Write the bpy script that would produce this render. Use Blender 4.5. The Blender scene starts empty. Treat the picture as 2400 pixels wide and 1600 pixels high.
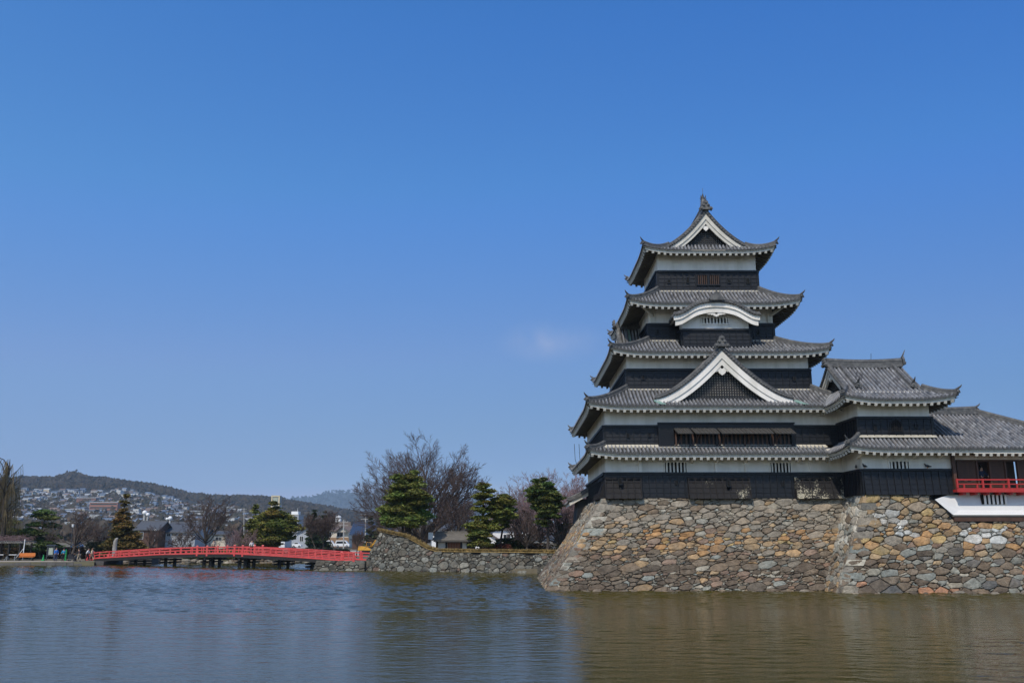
import bpy, math, random
import numpy as np
from mathutils import Vector, Matrix
R = math.radians
rnd = random.Random(7)
scene = bpy.context.scene
col = scene.collection

# ------------------------------------------------------------------ camera
FPX, CAMH = 2042.6, 3.45
PITCH = math.atan(462 / FPX)
def at(px, py, Y):
    """point of the place seen at photo pixel (px, py) that stands Y metres in front of the viewer"""
    x = (px - 1200) / FPX; v = (800 - py) / FPX
    ry = math.cos(PITCH) - v * math.sin(PITCH); rz = math.sin(PITCH) + v * math.cos(PITCH)
    t = Y / ry
    return Vector((x * t, Y, CAMH + rz * t))
def zat(py, Y): return at(1200, py, Y).z
def xat(px, py, Y): return at(px, py, Y).x
def lerp(a, b, t): return a + (b - a) * t

cam = bpy.data.cameras.new('camera'); camo = bpy.data.objects.new('camera', cam); col.objects.link(camo)
cam.sensor_width = 23.5; cam.lens = 20.0; cam.clip_start = 0.5; cam.clip_end = 40000
camo.location = (0, 0, CAMH); camo.rotation_euler = (math.pi / 2 + PITCH, 0, 0)
scene.camera = camo

# ------------------------------------------------------------------ materials
def M(name, c=(.5, .5, .5), rough=.8, var=.2, scale=3., bump=0., bscale=None, attr=False, spec=.5,
      stretch=(1, 1, 1), metal=0., detail=5., var2=0., scale2=.4, tint2=None):
    m = bpy.data.materials.new(name); m.use_nodes = True
    nt = m.node_tree; N = nt.nodes; L = nt.links
    bs = N['Principled BSDF']; bs.inputs['Roughness'].default_value = rough
    bs.inputs['Specular IOR Level'].default_value = spec; bs.inputs['Metallic'].default_value = metal
    tc = N.new('ShaderNodeTexCoord'); mp = N.new('ShaderNodeMapping'); mp.inputs['Scale'].default_value = stretch
    L.new(tc.outputs['Object'], mp.inputs['Vector'])
    if attr:
        a = N.new('ShaderNodeAttribute'); a.attribute_name = 'Col'; src = a.outputs['Color']
    else:
        a = N.new('ShaderNodeRGB'); a.outputs[0].default_value = (*c, 1); src = a.outputs[0]
    if tint2:
        n2 = N.new('ShaderNodeTexNoise'); n2.inputs['Scale'].default_value = scale2; n2.inputs['Detail'].default_value = 6
        L.new(mp.outputs[0], n2.inputs['Vector'])
        r2 = N.new('ShaderNodeMapRange'); r2.inputs[1].default_value = .45; r2.inputs[2].default_value = .7
        r2.inputs[3].default_value = 0; r2.inputs[4].default_value = var2
        L.new(n2.outputs['Fac'], r2.inputs[0])
        mx = N.new('ShaderNodeMixRGB'); L.new(r2.outputs[0], mx.inputs[0]); L.new(src, mx.inputs[1]); mx.inputs[2].default_value = (*tint2, 1)
        src = mx.outputs[0]
    if var > 0:
        n = N.new('ShaderNodeTexNoise'); n.inputs['Scale'].default_value = scale; n.inputs['Detail'].default_value = detail
        n.inputs['Roughness'].default_value = .65
        L.new(mp.outputs[0], n.inputs['Vector'])
        r = N.new('ShaderNodeMapRange'); r.inputs[1].default_value = .25; r.inputs[2].default_value = .75
        r.inputs[3].default_value = 1 - var; r.inputs[4].default_value = 1 + var
        L.new(n.outputs['Fac'], r.inputs[0])
        sc = N.new('ShaderNodeVectorMath'); sc.operation = 'SCALE'
        L.new(src, sc.inputs[0]); L.new(r.outputs[0], sc.inputs['Scale']); src = sc.outputs[0]
    L.new(src, bs.inputs['Base Color'])
    if bump > 0:
        nb = N.new('ShaderNodeTexNoise'); nb.inputs['Scale'].default_value = bscale or scale * 3; nb.inputs['Detail'].default_value = 6
        L.new(mp.outputs[0], nb.inputs['Vector'])
        b = N.new('ShaderNodeBump'); b.inputs['Strength'].default_value = 1; b.inputs['Distance'].default_value = bump
        L.new(nb.outputs['Fac'], b.inputs['Height']); L.new(b.outputs[0], bs.inputs['Normal'])
    return m

MAT = dict(
    stone=M('stone', attr=True, rough=.85, var=.5, scale=3.2, bump=.07, bscale=7, spec=.25, detail=10, var2=.5, scale2=1.3, tint2=(.19, .16, .12)),
    gap=M('stone_gap', (.035, .03, .024), rough=1, var=.3),
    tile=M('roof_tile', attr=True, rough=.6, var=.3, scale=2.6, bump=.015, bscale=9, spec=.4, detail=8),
    ridge=M('ridge_tile', (.075, .075, .075), rough=.65, var=.45, scale=4, bump=.03, bscale=8, var2=.5, scale2=3, tint2=(.2, .195, .18)),
    plaster=M('white_plaster', (.84, .8, .735), rough=.85, var=.07, scale=1.2, stretch=(1.6, 1.6, .3), var2=.55, scale2=.7, tint2=(.5, .47, .39), bump=.008, bscale=3),
    plaster_clean=M('fresh_plaster', (.68, .675, .66), rough=.8, var=.05, scale=1.0, bump=.005, bscale=3),
    trim=M('plaster_trim', (.62, .59, .52), rough=.85, var=.12, scale=2.5, var2=.4, scale2=1.5, tint2=(.5, .48, .42)),
    mortar=M('lime_mortar', (.5, .46, .37), rough=.9, var=.25, scale=3),
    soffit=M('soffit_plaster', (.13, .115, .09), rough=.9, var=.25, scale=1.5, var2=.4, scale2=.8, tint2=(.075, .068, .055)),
    black=M('black_lacquered_wood', (.005, .0055, .0075), rough=.5, var=.4, scale=1.8, stretch=(.5, .5, 3), bump=.008, bscale=4, spec=.4),
    worn=M('worn_black_wood', (.014, .013, .014), rough=.7, var=.4, scale=2.5, stretch=(1, 1, 1.2), spec=.25, var2=.0, bump=.01),
    hole=M('dark_opening', (.004, .004, .004), rough=1, var=0),
    lattice=M('lattice_wood', (.02, .02, .02), rough=.6, var=.3, scale=4),
    brownwood=M('brown_timber', (.075, .035, .02), rough=.6, var=.35, scale=3, stretch=(1, 1, .2)),
    orangewood=M('orange_timber', (.22, .075, .025), rough=.6, var=.3, scale=4),
    awning=M('weathered_shutter', (.05, .047, .043), rough=.7, var=.35, scale=3, stretch=(3, 1, 1)),
    copper=M('green_copper', (.2, .32, .27), rough=.6, var=.25, scale=4),
    red=M('vermilion_paint', (.42, .03, .025), rough=.5, var=.15, scale=3),
    bridgered=M('bridge_vermilion', (.6, .065, .062), rough=.55, var=.25, scale=1.6, var2=.45, scale2=.8, tint2=(.46, .12, .1)),
    pier=M('dark_pier_timber', (.016, .014, .013), rough=.75, var=.3, scale=3),
    bark=M('bark', (.06, .048, .04), rough=.95, var=.35, scale=4, bump=.04, bscale=6),
    twig=M('twigs', (.075, .052, .045), rough=.95, var=.25, scale=1),
    twigpink=M('reddish_twigs', (.2, .13, .13), rough=.95, var=.25, scale=1),
    leaf=M('needles', attr=True, rough=.7, var=.3, scale=1.3, spec=.3),
    grass=M('dry_grass', (.32, .225, .085), rough=.95, var=.3, scale=5, bump=.006),
    earth=M('ground_earth', (.15, .125, .085), rough=1, var=.3, scale=.6, var2=.6, scale2=.12, tint2=(.1, .105, .05)),
    pave=M('paving', (.38, .33, .27), rough=.9, var=.12, scale=1.5),
    edge=M('bank_kerb', (.09, .085, .08), rough=.9, var=.35, scale=2),
    asphalt=M('asphalt', (.055, .055, .058), rough=.9, var=.15, scale=2),
    white=M('white_paint', (.78, .78, .77), rough=.5, var=.04),
    carwhite=M('car_white', (.8, .8, .8), rough=.25, var=.02),
    carblue=M('bus_blue', (.03, .14, .36), rough=.25, var=.02),
    cardark=M('car_dark', (.03, .035, .045), rough=.25, var=.02),
    glass=M('dark_glass', (.02, .025, .03), rough=.08, var=0),
    rubber=M('rubber', (.015, .015, .015), rough=.9, var=0),
    yellow=M('machine_yellow', (.6, .3, .02), rough=.45, var=.1),
    greenp=M('cone_green', (.01, .28, .07), rough=.5, var=.05),
    orange=M('bench_orange', (.55, .17, .03), rough=.5, var=.1),
    greyroof=M('grey_roof', (.1, .105, .115), rough=.55, var=.2, scale=2),
    blueroof=M('blue_tile_roof', (.035, .055, .1), rough=.4, var=.2, scale=2),
    brownroof=M('brown_roof', (.16, .12, .1), rough=.7, var=.2, scale=2),
    shingle=M('shingle_roof', (.17, .155, .135), rough=.9, var=.3, scale=1.5, stretch=(1, 1, 5), bump=.03),
    cream=M('cream_wall', (.6, .53, .42), rough=.85, var=.06),
    brick=M('brown_wall', (.28, .17, .09), rough=.85, var=.12),
    redbrick=M('red_brick_wall', (.3, .14, .1), rough=.85, var=.12),
    greywall=M('grey_wall', (.36, .38, .41), rough=.85, var=.06),
    concrete=M('concrete', (.4, .39, .37), rough=.9, var=.12),
    sandstone=M('sandstone_frame', (.58, .5, .33), rough=.85, var=.08),
    monument=M('monument_stone', (.3, .285, .26), rough=.9, var=.3, scale=1.5, bump=.05, var2=.6, scale2=1, tint2=(.14, .13, .11)),
    signboard=M('sign_panel', (.34, .38, .31), rough=.5, var=.25, scale=3),
    steel=M('steel_grey', (.3, .31, .32), rough=.45, var=.08, metal=.3),
    skin=M('skin', (.5, .3, .2), rough=.6, var=.05),
    hair=M('dark_hair', (.015, .012, .01), rough=.6, var=.1),
    hill=M('hill_ground', (.014, .014, .012), rough=1, var=.35, scale=.012, var2=.7, scale2=.008, tint2=(.012, .013, .009)),
    wood=M('far_wood', attr=True, rough=1, var=.15, scale=.05),
)

# ------------------------------------------------------------------ object helpers
ORG = {}
def tag(o, label=None, cat=None, group=None, kind=None):
    if label: o['label'] = label
    if cat: o['category'] = cat
    if group: o['group'] = group
    if kind: o['kind'] = kind
    return o
def thing(name, label, cat, loc=(0, 0, 0), group=None):
    o = bpy.data.objects.new(name, None); col.objects.link(o); o.location = loc
    o.empty_display_size = .2
    ORG[o.name] = Vector(loc)
    return tag(o, label, cat, group)
def copy_tree(o, parent=None, loc=None):
    c = o.copy(); col.objects.link(c)
    if parent: c.parent = parent
    if loc is not None: c.location = loc
    ORG[c.name] = Vector(c.location) if not parent else ORG.get(parent.name)
    for ch in list(o.children): copy_tree(ch, c)
    return c

class MB:
    """collects shapes and links them as ONE mesh object"""
    def __init__(s): s.v = []; s.f = []; s.c = []
    def add(s, vs, fs, c=None):
        n = len(s.v); s.v.extend(vs)
        for f in fs: s.f.append(tuple(i + n for i in f)); s.c.append(c)
    def hexa(s, p, c=None):   # p: bottom 4 (ccw), top 4
        s.add(p, [(3, 2, 1, 0), (4, 5, 6, 7), (0, 1, 5, 4), (1, 2, 6, 5), (2, 3, 7, 6), (3, 0, 4, 7)], c)
    def box(s, x0, x1, y0, y1, z0, z1, c=None):
        s.hexa([(x0, y0, z0), (x1, y0, z0), (x1, y1, z0), (x0, y1, z0), (x0, y0, z1), (x1, y0, z1), (x1, y1, z1), (x0, y1, z1)], c)
    def frus(s, b, z0, t, z1, c=None):   # rectangles (x0,x1,y0,y1)
        s.hexa([(b[0], b[2], z0), (b[1], b[2], z0), (b[1], b[3], z0), (b[0], b[3], z0),
                (t[0], t[2], z1), (t[1], t[2], z1), (t[1], t[3], z1), (t[0], t[3], z1)], c)
    def beam(s, p0, p1, w, h, c=None, up=(0, 0, 1)):
        p0 = Vector(p0); p1 = Vector(p1); d = (p1 - p0)
        if d.length < 1e-6: return
        d.normalize(); u = Vector(up)
        sd = d.cross(u)
        if sd.length < 1e-4: sd = d.cross(Vector((0, 1, 0)))
        sd.normalize(); uu = sd.cross(d).normalized()
        a = sd * w / 2; b = uu * h / 2
        s.hexa([p0 - a - b, p0 + a - b, p1 + a - b, p1 - a - b, p0 - a + b, p0 + a + b, p1 + a + b, p1 - a + b], c)
    def tube(s, pts, rad, n=6, c=None, cap=True):
        pts = [Vector(p) for p in pts]; base = len(s.v); k = len(pts)
        prev = None
        for i, p in enumerate(pts):
            d = (pts[min(i + 1, k - 1)] - pts[max(i - 1, 0)])
            d = d.normalized() if d.length > 1e-9 else Vector((0, 0, 1))
            if prev is None:
                a = d.cross(Vector((0, 0, 1)) if abs(d.z) < .9 else Vector((1, 0, 0))).normalized()
            else:
                a = (prev - d * prev.dot(d))
                a = a.normalized() if a.length > 1e-6 else d.orthogonal().normalized()
            prev = a; b = d.cross(a)
            r = rad[i] if hasattr(rad, '__len__') else rad
            for j in range(n):
                t = 2 * math.pi * j / n
                s.v.append(p + (a * math.cos(t) + b * math.sin(t)) * r)
        for i in range(k - 1):
            for j in range(n):
                j2 = (j + 1) % n
                s.f.append((base + i * n + j, base + i * n + j2, base + (i + 1) * n + j2, base + (i + 1) * n + j)); s.c.append(c)
        if cap:
            s.f.append(tuple(base + j for j in range(n))[::-1]); s.c.append(c)
            s.f.append(tuple(base + (k - 1) * n + j for j in range(n))); s.c.append(c)
    def prism(s, pts, off, c=None):
        """closed outline pts extruded by vector off"""
        n = len(pts); off = Vector(off)
        vs = [Vector(p) for p in pts] + [Vector(p) + off for p in pts]
        s.add(vs, [tuple(range(n)), tuple(range(2 * n - 1, n - 1, -1))] + [(i, i + n, (i + 1) % n + n, (i + 1) % n)[::-1] for i in range(n)], c)
    def sweep(s, pts, prof, c=None, up=(0, 0, 1)):
        """profile [(side, up)] swept along pts, capped"""
        up = Vector(up); pts = [Vector(p) for p in pts]; base = len(s.v); k = len(pts); n = len(prof)
        for i, p in enumerate(pts):
            d = (pts[min(i + 1, k - 1)] - pts[max(i - 1, 0)]).normalized()
            sd = d.cross(up); sd = sd.normalized() if sd.length > 1e-5 else Vector((1, 0, 0))
            uu = sd.cross(d)
            for q in prof: s.v.append(p + sd * q[0] + uu * q[1])
        for i in range(k - 1):
            for j in range(n):
                j2 = (j + 1) % n
                s.f.append((base + i * n + j, base + i * n + j2, base + (i + 1) * n + j2, base + (i + 1) * n + j)); s.c.append(c)
        s.f.append(tuple(base + j for j in range(n))[::-1]); s.c.append(c)
        s.f.append(tuple(base + (k - 1) * n + j for j in range(n))); s.c.append(c)
    def ball(s, p, r, nu=8, nv=6, c=None, jit=0.):
        p = Vector(p); rr = r if hasattr(r, '__len__') else (r, r, r)
        vs = []
        for i in range(nv + 1):
            th = math.pi * i / nv
            for j in range(nu):
                ph = 2 * math.pi * j / nu; k = 1 + jit * (rnd.random() - .5)
                vs.append(p + Vector((math.sin(th) * math.cos(ph) * rr[0] * k, math.sin(th) * math.sin(ph) * rr[1] * k, math.cos(th) * rr[2] * k)))
        s.add(vs, [(i * nu + j, (i + 1) * nu + j, (i + 1) * nu + (j + 1) % nu, i * nu + (j + 1) % nu) for i in range(nv) for j in range(nu)], c)
    def build(s, name, mat, parent=None, loc=None, smooth=False, label=None):
        me = bpy.data.meshes.new(name)
        org = ORG[parent.name] if parent is not None else Vector(loc if loc is not None else (0, 0, 0))
        o3 = (org.x, org.y, org.z)
        va = np.array([tuple(p) for p in s.v], dtype=np.float64).reshape(-1, 3) - np.array(o3)
        me.from_pydata(va.tolist(), [], s.f)
        if any(c is not None for c in s.c):
            at_ = me.attributes.new('Col', 'FLOAT_COLOR', 'FACE')
            arr = np.ones((len(s.f), 4), dtype=np.float32)
            arr[:, :3] = np.array([c if c is not None else (.3, .3, .3) for c in s.c], dtype=np.float32)
            at_.data.foreach_set('color', arr.ravel())
        if smooth: me.polygons.foreach_set('use_smooth', [True] * len(me.polygons))
        me.materials.append(MAT[mat] if isinstance(mat, str) else mat)
        me.update()
        o = bpy.data.objects.new(name, me); col.objects.link(o)
        if parent is not None: o.parent = parent
        elif loc is not None: o.location = loc
        ORG[o.name] = org
        if label: o['label'] = label
        return o
# ================================================================== CASTLE
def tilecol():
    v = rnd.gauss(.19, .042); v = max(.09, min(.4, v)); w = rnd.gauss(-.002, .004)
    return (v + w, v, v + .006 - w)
def troughcol():  # same tile, painted darker: groove shade put into the colour
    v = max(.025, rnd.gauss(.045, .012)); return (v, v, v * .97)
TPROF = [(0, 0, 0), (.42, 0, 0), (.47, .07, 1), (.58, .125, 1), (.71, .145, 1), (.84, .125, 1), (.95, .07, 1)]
def columns(u0, u1, p):
    """tile profile columns from u0 to u1: (u, height, is_round)"""
    n = max(1, round((u1 - u0) / p)); p = (u1 - u0) / n; out = []
    for i in range(n):
        for f, h, r in TPROF: out.append((u0 + (i + f) * p, h, r, i))
    out.append((u1, 0, 0, n)); return out

def tile_grid(mb, cols, t0f, pos, seglen, length, lip=.055):
    """rows of round tiles: column u runs from t0f(u) to 1 along pos(u, t)"""
    N = max(3, int(length / seglen)); prev = None
    cc = {}
    for (u, h, r, i) in cols:
        a, b = t0f(u)
        if b - a < .03: prev = None; continue
        base = len(mb.v)
        for k in range(N + 1):
            t = a + (b - a) * k / N; p = pos(u, t)
            mb.v.append(p + Vector((0, 0, h)))
        p = pos(u, b); mb.v.append(p + Vector((0, 0, -lip)))
        if prev is not None:
            pb, pr, pi = prev
            for k in range(N + 1):
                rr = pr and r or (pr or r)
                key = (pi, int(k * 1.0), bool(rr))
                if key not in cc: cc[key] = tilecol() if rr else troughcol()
                mb.f.append((pb + k, base + k, base + k + 1, pb + k + 1)); mb.c.append(cc[key] if k < N else (.07, .07, .07))  # last row is the eave lip, its shadow painted in as dark grey
        prev = (base, r, i)

def hip_ornament(mb, p, d, s=1.):
    """end tile with an upturned horn; d is the outward direction"""
    d = Vector((d[0], d[1], 0)).normalized(); sd = Vector((-d.y, d.x, 0)); p = Vector(p)
    pts = []
    for k in range(9):
        a = math.pi * k / 8; pts.append(p + sd * (math.cos(a) * .27 * s) + Vector((0, 0, math.sin(a) * .42 * s - .08)))
    mb.prism(pts, d * .14 * s)
    mb.ball(p + d * .16 * s + Vector((0, 0, .12 * s)), .1 * s, 6, 4)
    for q in (-1, 1): mb.ball(p + sd * (.29 * s * q) + d * .06 + Vector((0, 0, .0)), .1 * s, 6, 4)
    mb.tube([p + d * -.1 + Vector((0, 0, .3 * s)), p + d * .12 * s + Vector((0, 0, .45 * s)), p + d * .34 * s + Vector((0, 0, .6 * s)), p + d * .5 * s + Vector((0, 0, .8 * s))], [.14 * s, .12 * s, .09 * s, .03 * s], 6)

def ridge_bar(mb, pts, w=.3, h=.34):
    mb.sweep(pts, [(-w / 2 * 1.25, -.12), (w / 2 * 1.25, -.12), (w / 2 * 1.2, .06), (w / 2 * .9, .08), (w / 2 * .88, h * .6), (w / 2, h * .62), (w / 2 * .75, h * .9), (0, h), (-w / 2 * .75, h * .9), (-w / 2, h * .62), (-w / 2 * .88, h * .6), (-w / 2 * .9, .08), (-w / 2 * 1.2, .06)])

def skirt(parent, inner, outer, zt, ze, pw=1.35, lift=.35, sides='FLRB', hips='FL FR BL BR', wall=None, cut=None, period=.285, band=True, bando=.24, bandh=.2, label=None, rafter_sp=.49, board_h=.155, g=None, clip=None, name='tiled_roof', extra_u=None):
    """hipped skirt roof between two rectangles (x0,x1,y0,y1)"""
    ix0, ix1, iy0, iy1 = inner; ox0, ox1, oy0, oy1 = outer
    g = g or (lambda t: 1 - max(0., 1 - t) ** pw)
    def corner(d, t): return lift * max(0, 1 - d / 3.2) ** 2.2 * t * t
    def mk(side):
        if side in 'FB':
            yi, yo = (iy0, oy0) if side == 'F' else (iy1, oy1)
            def pos(u, t):
                l, r = lerp(ix0, ox0, t), lerp(ix1, ox1, t)
                dl = (u - l) if (side + 'L') in hips.split() else 9
                dr = (r - u) if (side + 'R') in hips.split() else 9
                return Vector((u, lerp(yi, yo, t), zt + (ze - zt) * g(t) + corner(max(0, min(dl, dr)), t)))
            def t0(u):
                a = 0
                if u < ix0 and ix0 != ox0: a = (ix0 - u) / (ix0 - ox0)
                if u > ix1 and ix1 != ox1: a = (u - ix1) / (ox1 - ix1)
                b = 1
                if clip: a, b = clip(side, u, a, b)
                return a, b
            return pos, t0, ox0, ox1, math.hypot(yi - yo, zt - ze)
        xi, xo = (ix0, ox0) if side == 'L' else (ix1, ox1)
        def pos(u, t):
            l, r = lerp(iy0, oy0, t), lerp(iy1, oy1, t)
            dl = (u - l) if ('F' + side) in hips.split() else 9
            dr = (r - u) if ('B' + side) in hips.split() else 9
            return Vector((lerp(xi, xo, t), u, zt + (ze - zt) * g(t) + corner(max(0, min(dl, dr)), t)))
        def t0(u):
            a = 0
            if u < iy0: a = (iy0 - u) / (iy0 - oy0)
            if u > iy1: a = (u - iy1) / (oy1 - iy1)
            b = 1
            if clip: a, b = clip(side, u, a, b)
            return a, b
        return pos, t0, oy0, oy1, math.hypot(xi - xo, zt - ze)
    mb = MB(); F = {}
    for s in sides:
        pos, t0, a, b, ln = mk(s); F[s] = (pos, t0, a, b)
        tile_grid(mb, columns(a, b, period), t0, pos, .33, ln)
    roof = mb.build(name, 'tile', parent, label=label)
    # hip ridges with their end tiles
    H = {'FL': ('F', ix0, ox0, (-1, -1)), 'FR': ('F', ix1, ox1, (1, -1)), 'BL': ('B', ix0, ox0, (-1, 1)), 'BR': ('B', ix1, ox1, (1, 1))}
    for k in hips.split():
        s, a, b, d = H[k]
        if s not in F: continue
        r = MB(); pos = F[s][0]
        ridge_bar(r, [pos(lerp(a, b, t), t) + Vector((0, 0, .06)) for t in [i / 10 * .97 for i in range(11)]])
        ro = r.build('hip_ridge', 'ridge', roof)
        e = MB(); hip_ornament(e, pos(lerp(a, b, .985), .985) + Vector((0, 0, .16)), d, .6)
        e.build('ridge_end_tile', 'ridge', roof)
    # white eave board, rafters and soffit
    eb, rf, so, re_ = MB(), MB(), MB(), MB()
    wx0, wx1, wy0, wy1 = wall or inner
    for s in sides:
        pos, t0, a, b = F[s]
        n = {'F': Vector((0, 1, 0)), 'B': Vector((0, -1, 0)), 'L': Vector((1, 0, 0)), 'R': Vector((-1, 0, 0))}[s]
        us = [a + (b - a) * i / 60 for i in range(61)]
        us = [u for u in us if t0(u)[1] > .97]
        ha, hb = ((s + 'L') in hips.split(), (s + 'R') in hips.split()) if s in 'FB' else (('F' + s) in hips.split(), ('B' + s) in hips.split())
        ins = .16
        def cl(u): return max(a + (ins if ha else 0), min(b - (ins if hb else 0), u))
        line = []
        for u in us:
            q = pos(u, 1) + n * ins
            if s in 'FB': q.x = cl(q.x)
            else: q.y = cl(q.y)
            line.append(q + Vector((0, 0, -.05)))
        if len(line) < 2: continue
        sg = 1
        for i in range(len(line) - 1):
            p, q = line[i], line[i + 1]
            bh_ = board_h if s in 'FB' else board_h * .6; up = Vector((0, 0, -.075)); dn = Vector((0, 0, -.075 - bh_)); th = n * .09
            eb.hexa([p + dn, q + dn, q + dn + th, p + dn + th, p + up, q + up, q + up + th, p + up + th])
            p2, q2 = p - n * .07, q - n * .07; u2 = Vector((0, 0, .0)); d2 = Vector((0, 0, -.07)); th2 = n * .16
            eb.hexa([p2 + d2, q2 + d2, q2 + d2 + th2, p2 + d2 + th2, p2 + u2, q2 + u2, q2 + u2 + th2, p2 + u2 + th2])
        # rafters
        wa, wb = (wx0, wx1) if s in 'FB' else (wy0, wy1)
        wl = {'F': wy0, 'B': wy1, 'L': wx0, 'R': wx1}[s]
        el = {'F': oy0, 'B': oy1, 'L': ox0, 'R': ox1}[s]
        m = max(1, round((b - a - .8) / rafter_sp))
        for i in range(m + 1):
            u = a + .4 + (b - a - .8) * i / m
            if t0(u)[1] < .97: continue
            e0 = pos(u, 1); over = abs(wl - el)
            k = 0.
            if u < wa: k = (wa - u) / max(.01, wa - a) if ha else 0
            if u > wb: k = (u - wb) / max(.01, b - wb) if hb else 0
            if k > .93: continue
            zr = .32 * over
            st = e0 + n * .2 + Vector((0, 0, -.05 - .075 - board_h - .075))
            en = e0 + n * (over * (1 - k) + .05) + Vector((0, 0, -.05 - .075 - board_h - .075 + zr * (1 - k)))
            rf.beam(st, en, .17, .17)
            dv = (en - st).normalized(); eb.beam(st - dv * .03, st + dv * .05, .19, .19)
        # soffit sheet above the rafters
        q = []
        for i in range(31):
            u = a + (b - a) * i / 30
            if t0(u)[1] < .97: continue
            e0 = pos(u, 1); over = abs(wl - el); k = 0
            if u < wa and ha: k = (wa - u) / max(.01, wa - a)
            if u > wb and hb: k = (u - wb) / max(.01, b - wb)
            z0 = -.05 - .075 - board_h + .05
            q.append((e0 + n * .22 + Vector((0, 0, z0)), e0 + n * (over * (1 - k) + .02) + Vector((0, 0, z0 + .32 * over * (1 - k)))))
        for i in range(len(q) - 1):
            so.add([q[i][0], q[i][1], q[i + 1][1], q[i + 1][0]], [(0, 1, 2, 3)])
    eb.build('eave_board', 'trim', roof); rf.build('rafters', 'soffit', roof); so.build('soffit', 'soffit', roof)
    # plaster flashing where the tiles meet the wall above
    if band:
        b2 = MB()
        z1 = zt + bandh; o = bando
        def zz(t): return zt + (ze - zt) * g(t)
        if 'F' in sides: b2.hexa([(ix0 - .1, iy0 - o, zz(o / abs(iy0 - oy0)) + .02), (ix1 + .1, iy0 - o, zz(o / abs(iy0 - oy0)) + .02), (ix1, iy0 + .1, zt), (ix0, iy0 + .1, zt),
                 (ix0 - .3, iy0 - o, zz(o / abs(iy0 - oy0)) + .1), (ix1 + .3, iy0 - o, zz(o / abs(iy0 - oy0)) + .1), (ix1, iy0 + .1, z1), (ix0, iy0 + .1, z1)])
        if 'L' in sides: b2.hexa([(ix0 - o, iy0 - .3, zz(o / abs(ix0 - ox0)) + .02), (ix0 + .1, iy0, zt), (ix0 + .1, iy1, zt), (ix0 - o, iy1 + .3, zz(o / abs(ix0 - ox0)) + .02),
                 (ix0 - o, iy0 - .3, zz(o / abs(ix0 - ox0)) + .1), (ix0 + .1, iy0, z1), (ix0 + .1, iy1, z1), (ix0 - o, iy1 + .3, zz(o / abs(ix0 - ox0)) + .1)])
        b2.build('plaster_flashing', 'mortar', roof)
    return roof, F

def white_wall(parent, r, z0, z1, name='plaster_wall', mat='plaster'):
    mb = MB(); mb.box(r[0], r[1], r[2], r[3], z0, z1)
    return mb.build(name, mat, parent)

def clad_face(mb, p0, p1, z0, z1, n, flare=.0, proud=.1, rows=5, batten=.52, top=True, mb2=None):
    """weatherboards with battens on the wall line p0-p1, n the outward normal"""
    p0 = Vector((*p0, 0)); p1 = Vector((*p1, 0)); n = Vector((*n, 0)); ln = (p1 - p0).length; d = (p1 - p0).normalized()
    def off(z): return proud + flare * ((z1 - z) / (z1 - z0)) ** 1.6
    zr = [z0 + (z1 - z0) * i / rows for i in range(rows + 1)]
    for i in range(rows):
        a, b = zr[i], zr[i + 1]
        q = [(p0 + n * (off(a) + .035), a), (p1 + n * (off(a) + .035), a), (p1 - n * .05, a), (p0 - n * .05, a)]
        w = [(p0 + n * (off(b) + .0), b), (p1 + n * (off(b) + .0), b), (p1 - n * .05, b), (p0 - n * .05, b)]
        vs = [v + Vector((0, 0, z)) for v, z in q] + [v + Vector((0, 0, z)) for v, z in w]
        f = [(3, 2, 1, 0), (4, 5, 6, 7), (0, 1, 5, 4), (1, 2, 6, 5), (2, 3, 7, 6), (3, 0, 4, 7)]
        if d.cross(n).z > 0: f = [t[::-1] for t in f]
        mb.add(vs, f)
    k = max(1, round(ln / batten))
    for i in range(k + 1):
        e = p0 + d * (ln * i / k)
        mb.beam(e + n * (off(z0) + .05) + Vector((0, 0, z0 + .01)), e + n * (off(z1) + .035) + Vector((0, 0, z1 - .01)), .06, .06)
    if top:
        c0 = p0 + n * (proud + .05); c1 = p1 + n * (proud + .05)
        mb.beam(c0 - d * .06 + Vector((0, 0, z1 - .06)), c1 + d * .06 + Vector((0, 0, z1 - .06)), .16, .17)
    if flare == 0:
        mb.beam(p0 + n * (proud + .04) + Vector((0, 0, z0 + .06)), p1 + n * (proud + .04) + Vector((0, 0, z0 + .06)), .12, .12)

def cladding(parent, r, z0, z1, sides='FLRB', flare=0., mat='black', rows=5, name='black_cladding'):
    mb = MB(); x0, x1, y0, y1 = r
    if 'F' in sides: clad_face(mb, (x0, y0), (x1, y0), z0, z1, (0, -1), flare, rows=rows)
    if 'L' in sides: clad_face(mb, (x0, y0), (x0, y1), z0, z1, (-1, 0), flare, rows=rows)
    if 'R' in sides: clad_face(mb, (x1, y0), (x1, y1), z0, z1, (1, 0), flare, rows=rows)
    if 'B' in sides: clad_face(mb, (x0, y1), (x1, y1), z0, z1, (0, 1), flare, rows=rows)
    for cx, cy in ((x0, y0), (x1, y0)):
        sx = -1 if cx == x0 else 1
        mb.beam((cx + sx * .1, cy - .1, z0), (cx + sx * .1, cy - .1, z1), .12, .12)
    return mb.build(name, mat, parent)

def loophole(parent, px, py, Y, w=.2, h=.28, depth=.12):
    p = at(px, py, Y); mb = MB(); t = .05
    for (a, b, c, d) in ((-w / 2 - t, -w / 2, -h / 2 - t, h / 2 + t), (w / 2, w / 2 + t, -h / 2 - t, h / 2 + t), (-w / 2, w / 2, h / 2, h / 2 + t), (-w / 2, w / 2, -h / 2 - t, -h / 2)):
        mb.box(p.x + a, p.x + b, Y - depth - .09, Y - depth + .06, p.z + c, p.z + d)
    o = mb.build('loophole', 'black', parent)
    m2 = MB(); m2.box(p.x - w / 2, p.x + w / 2, Y - depth - .075, Y - depth + .05, p.z - h / 2, p.z + h / 2); m2.build('opening', 'hole', o)

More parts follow.
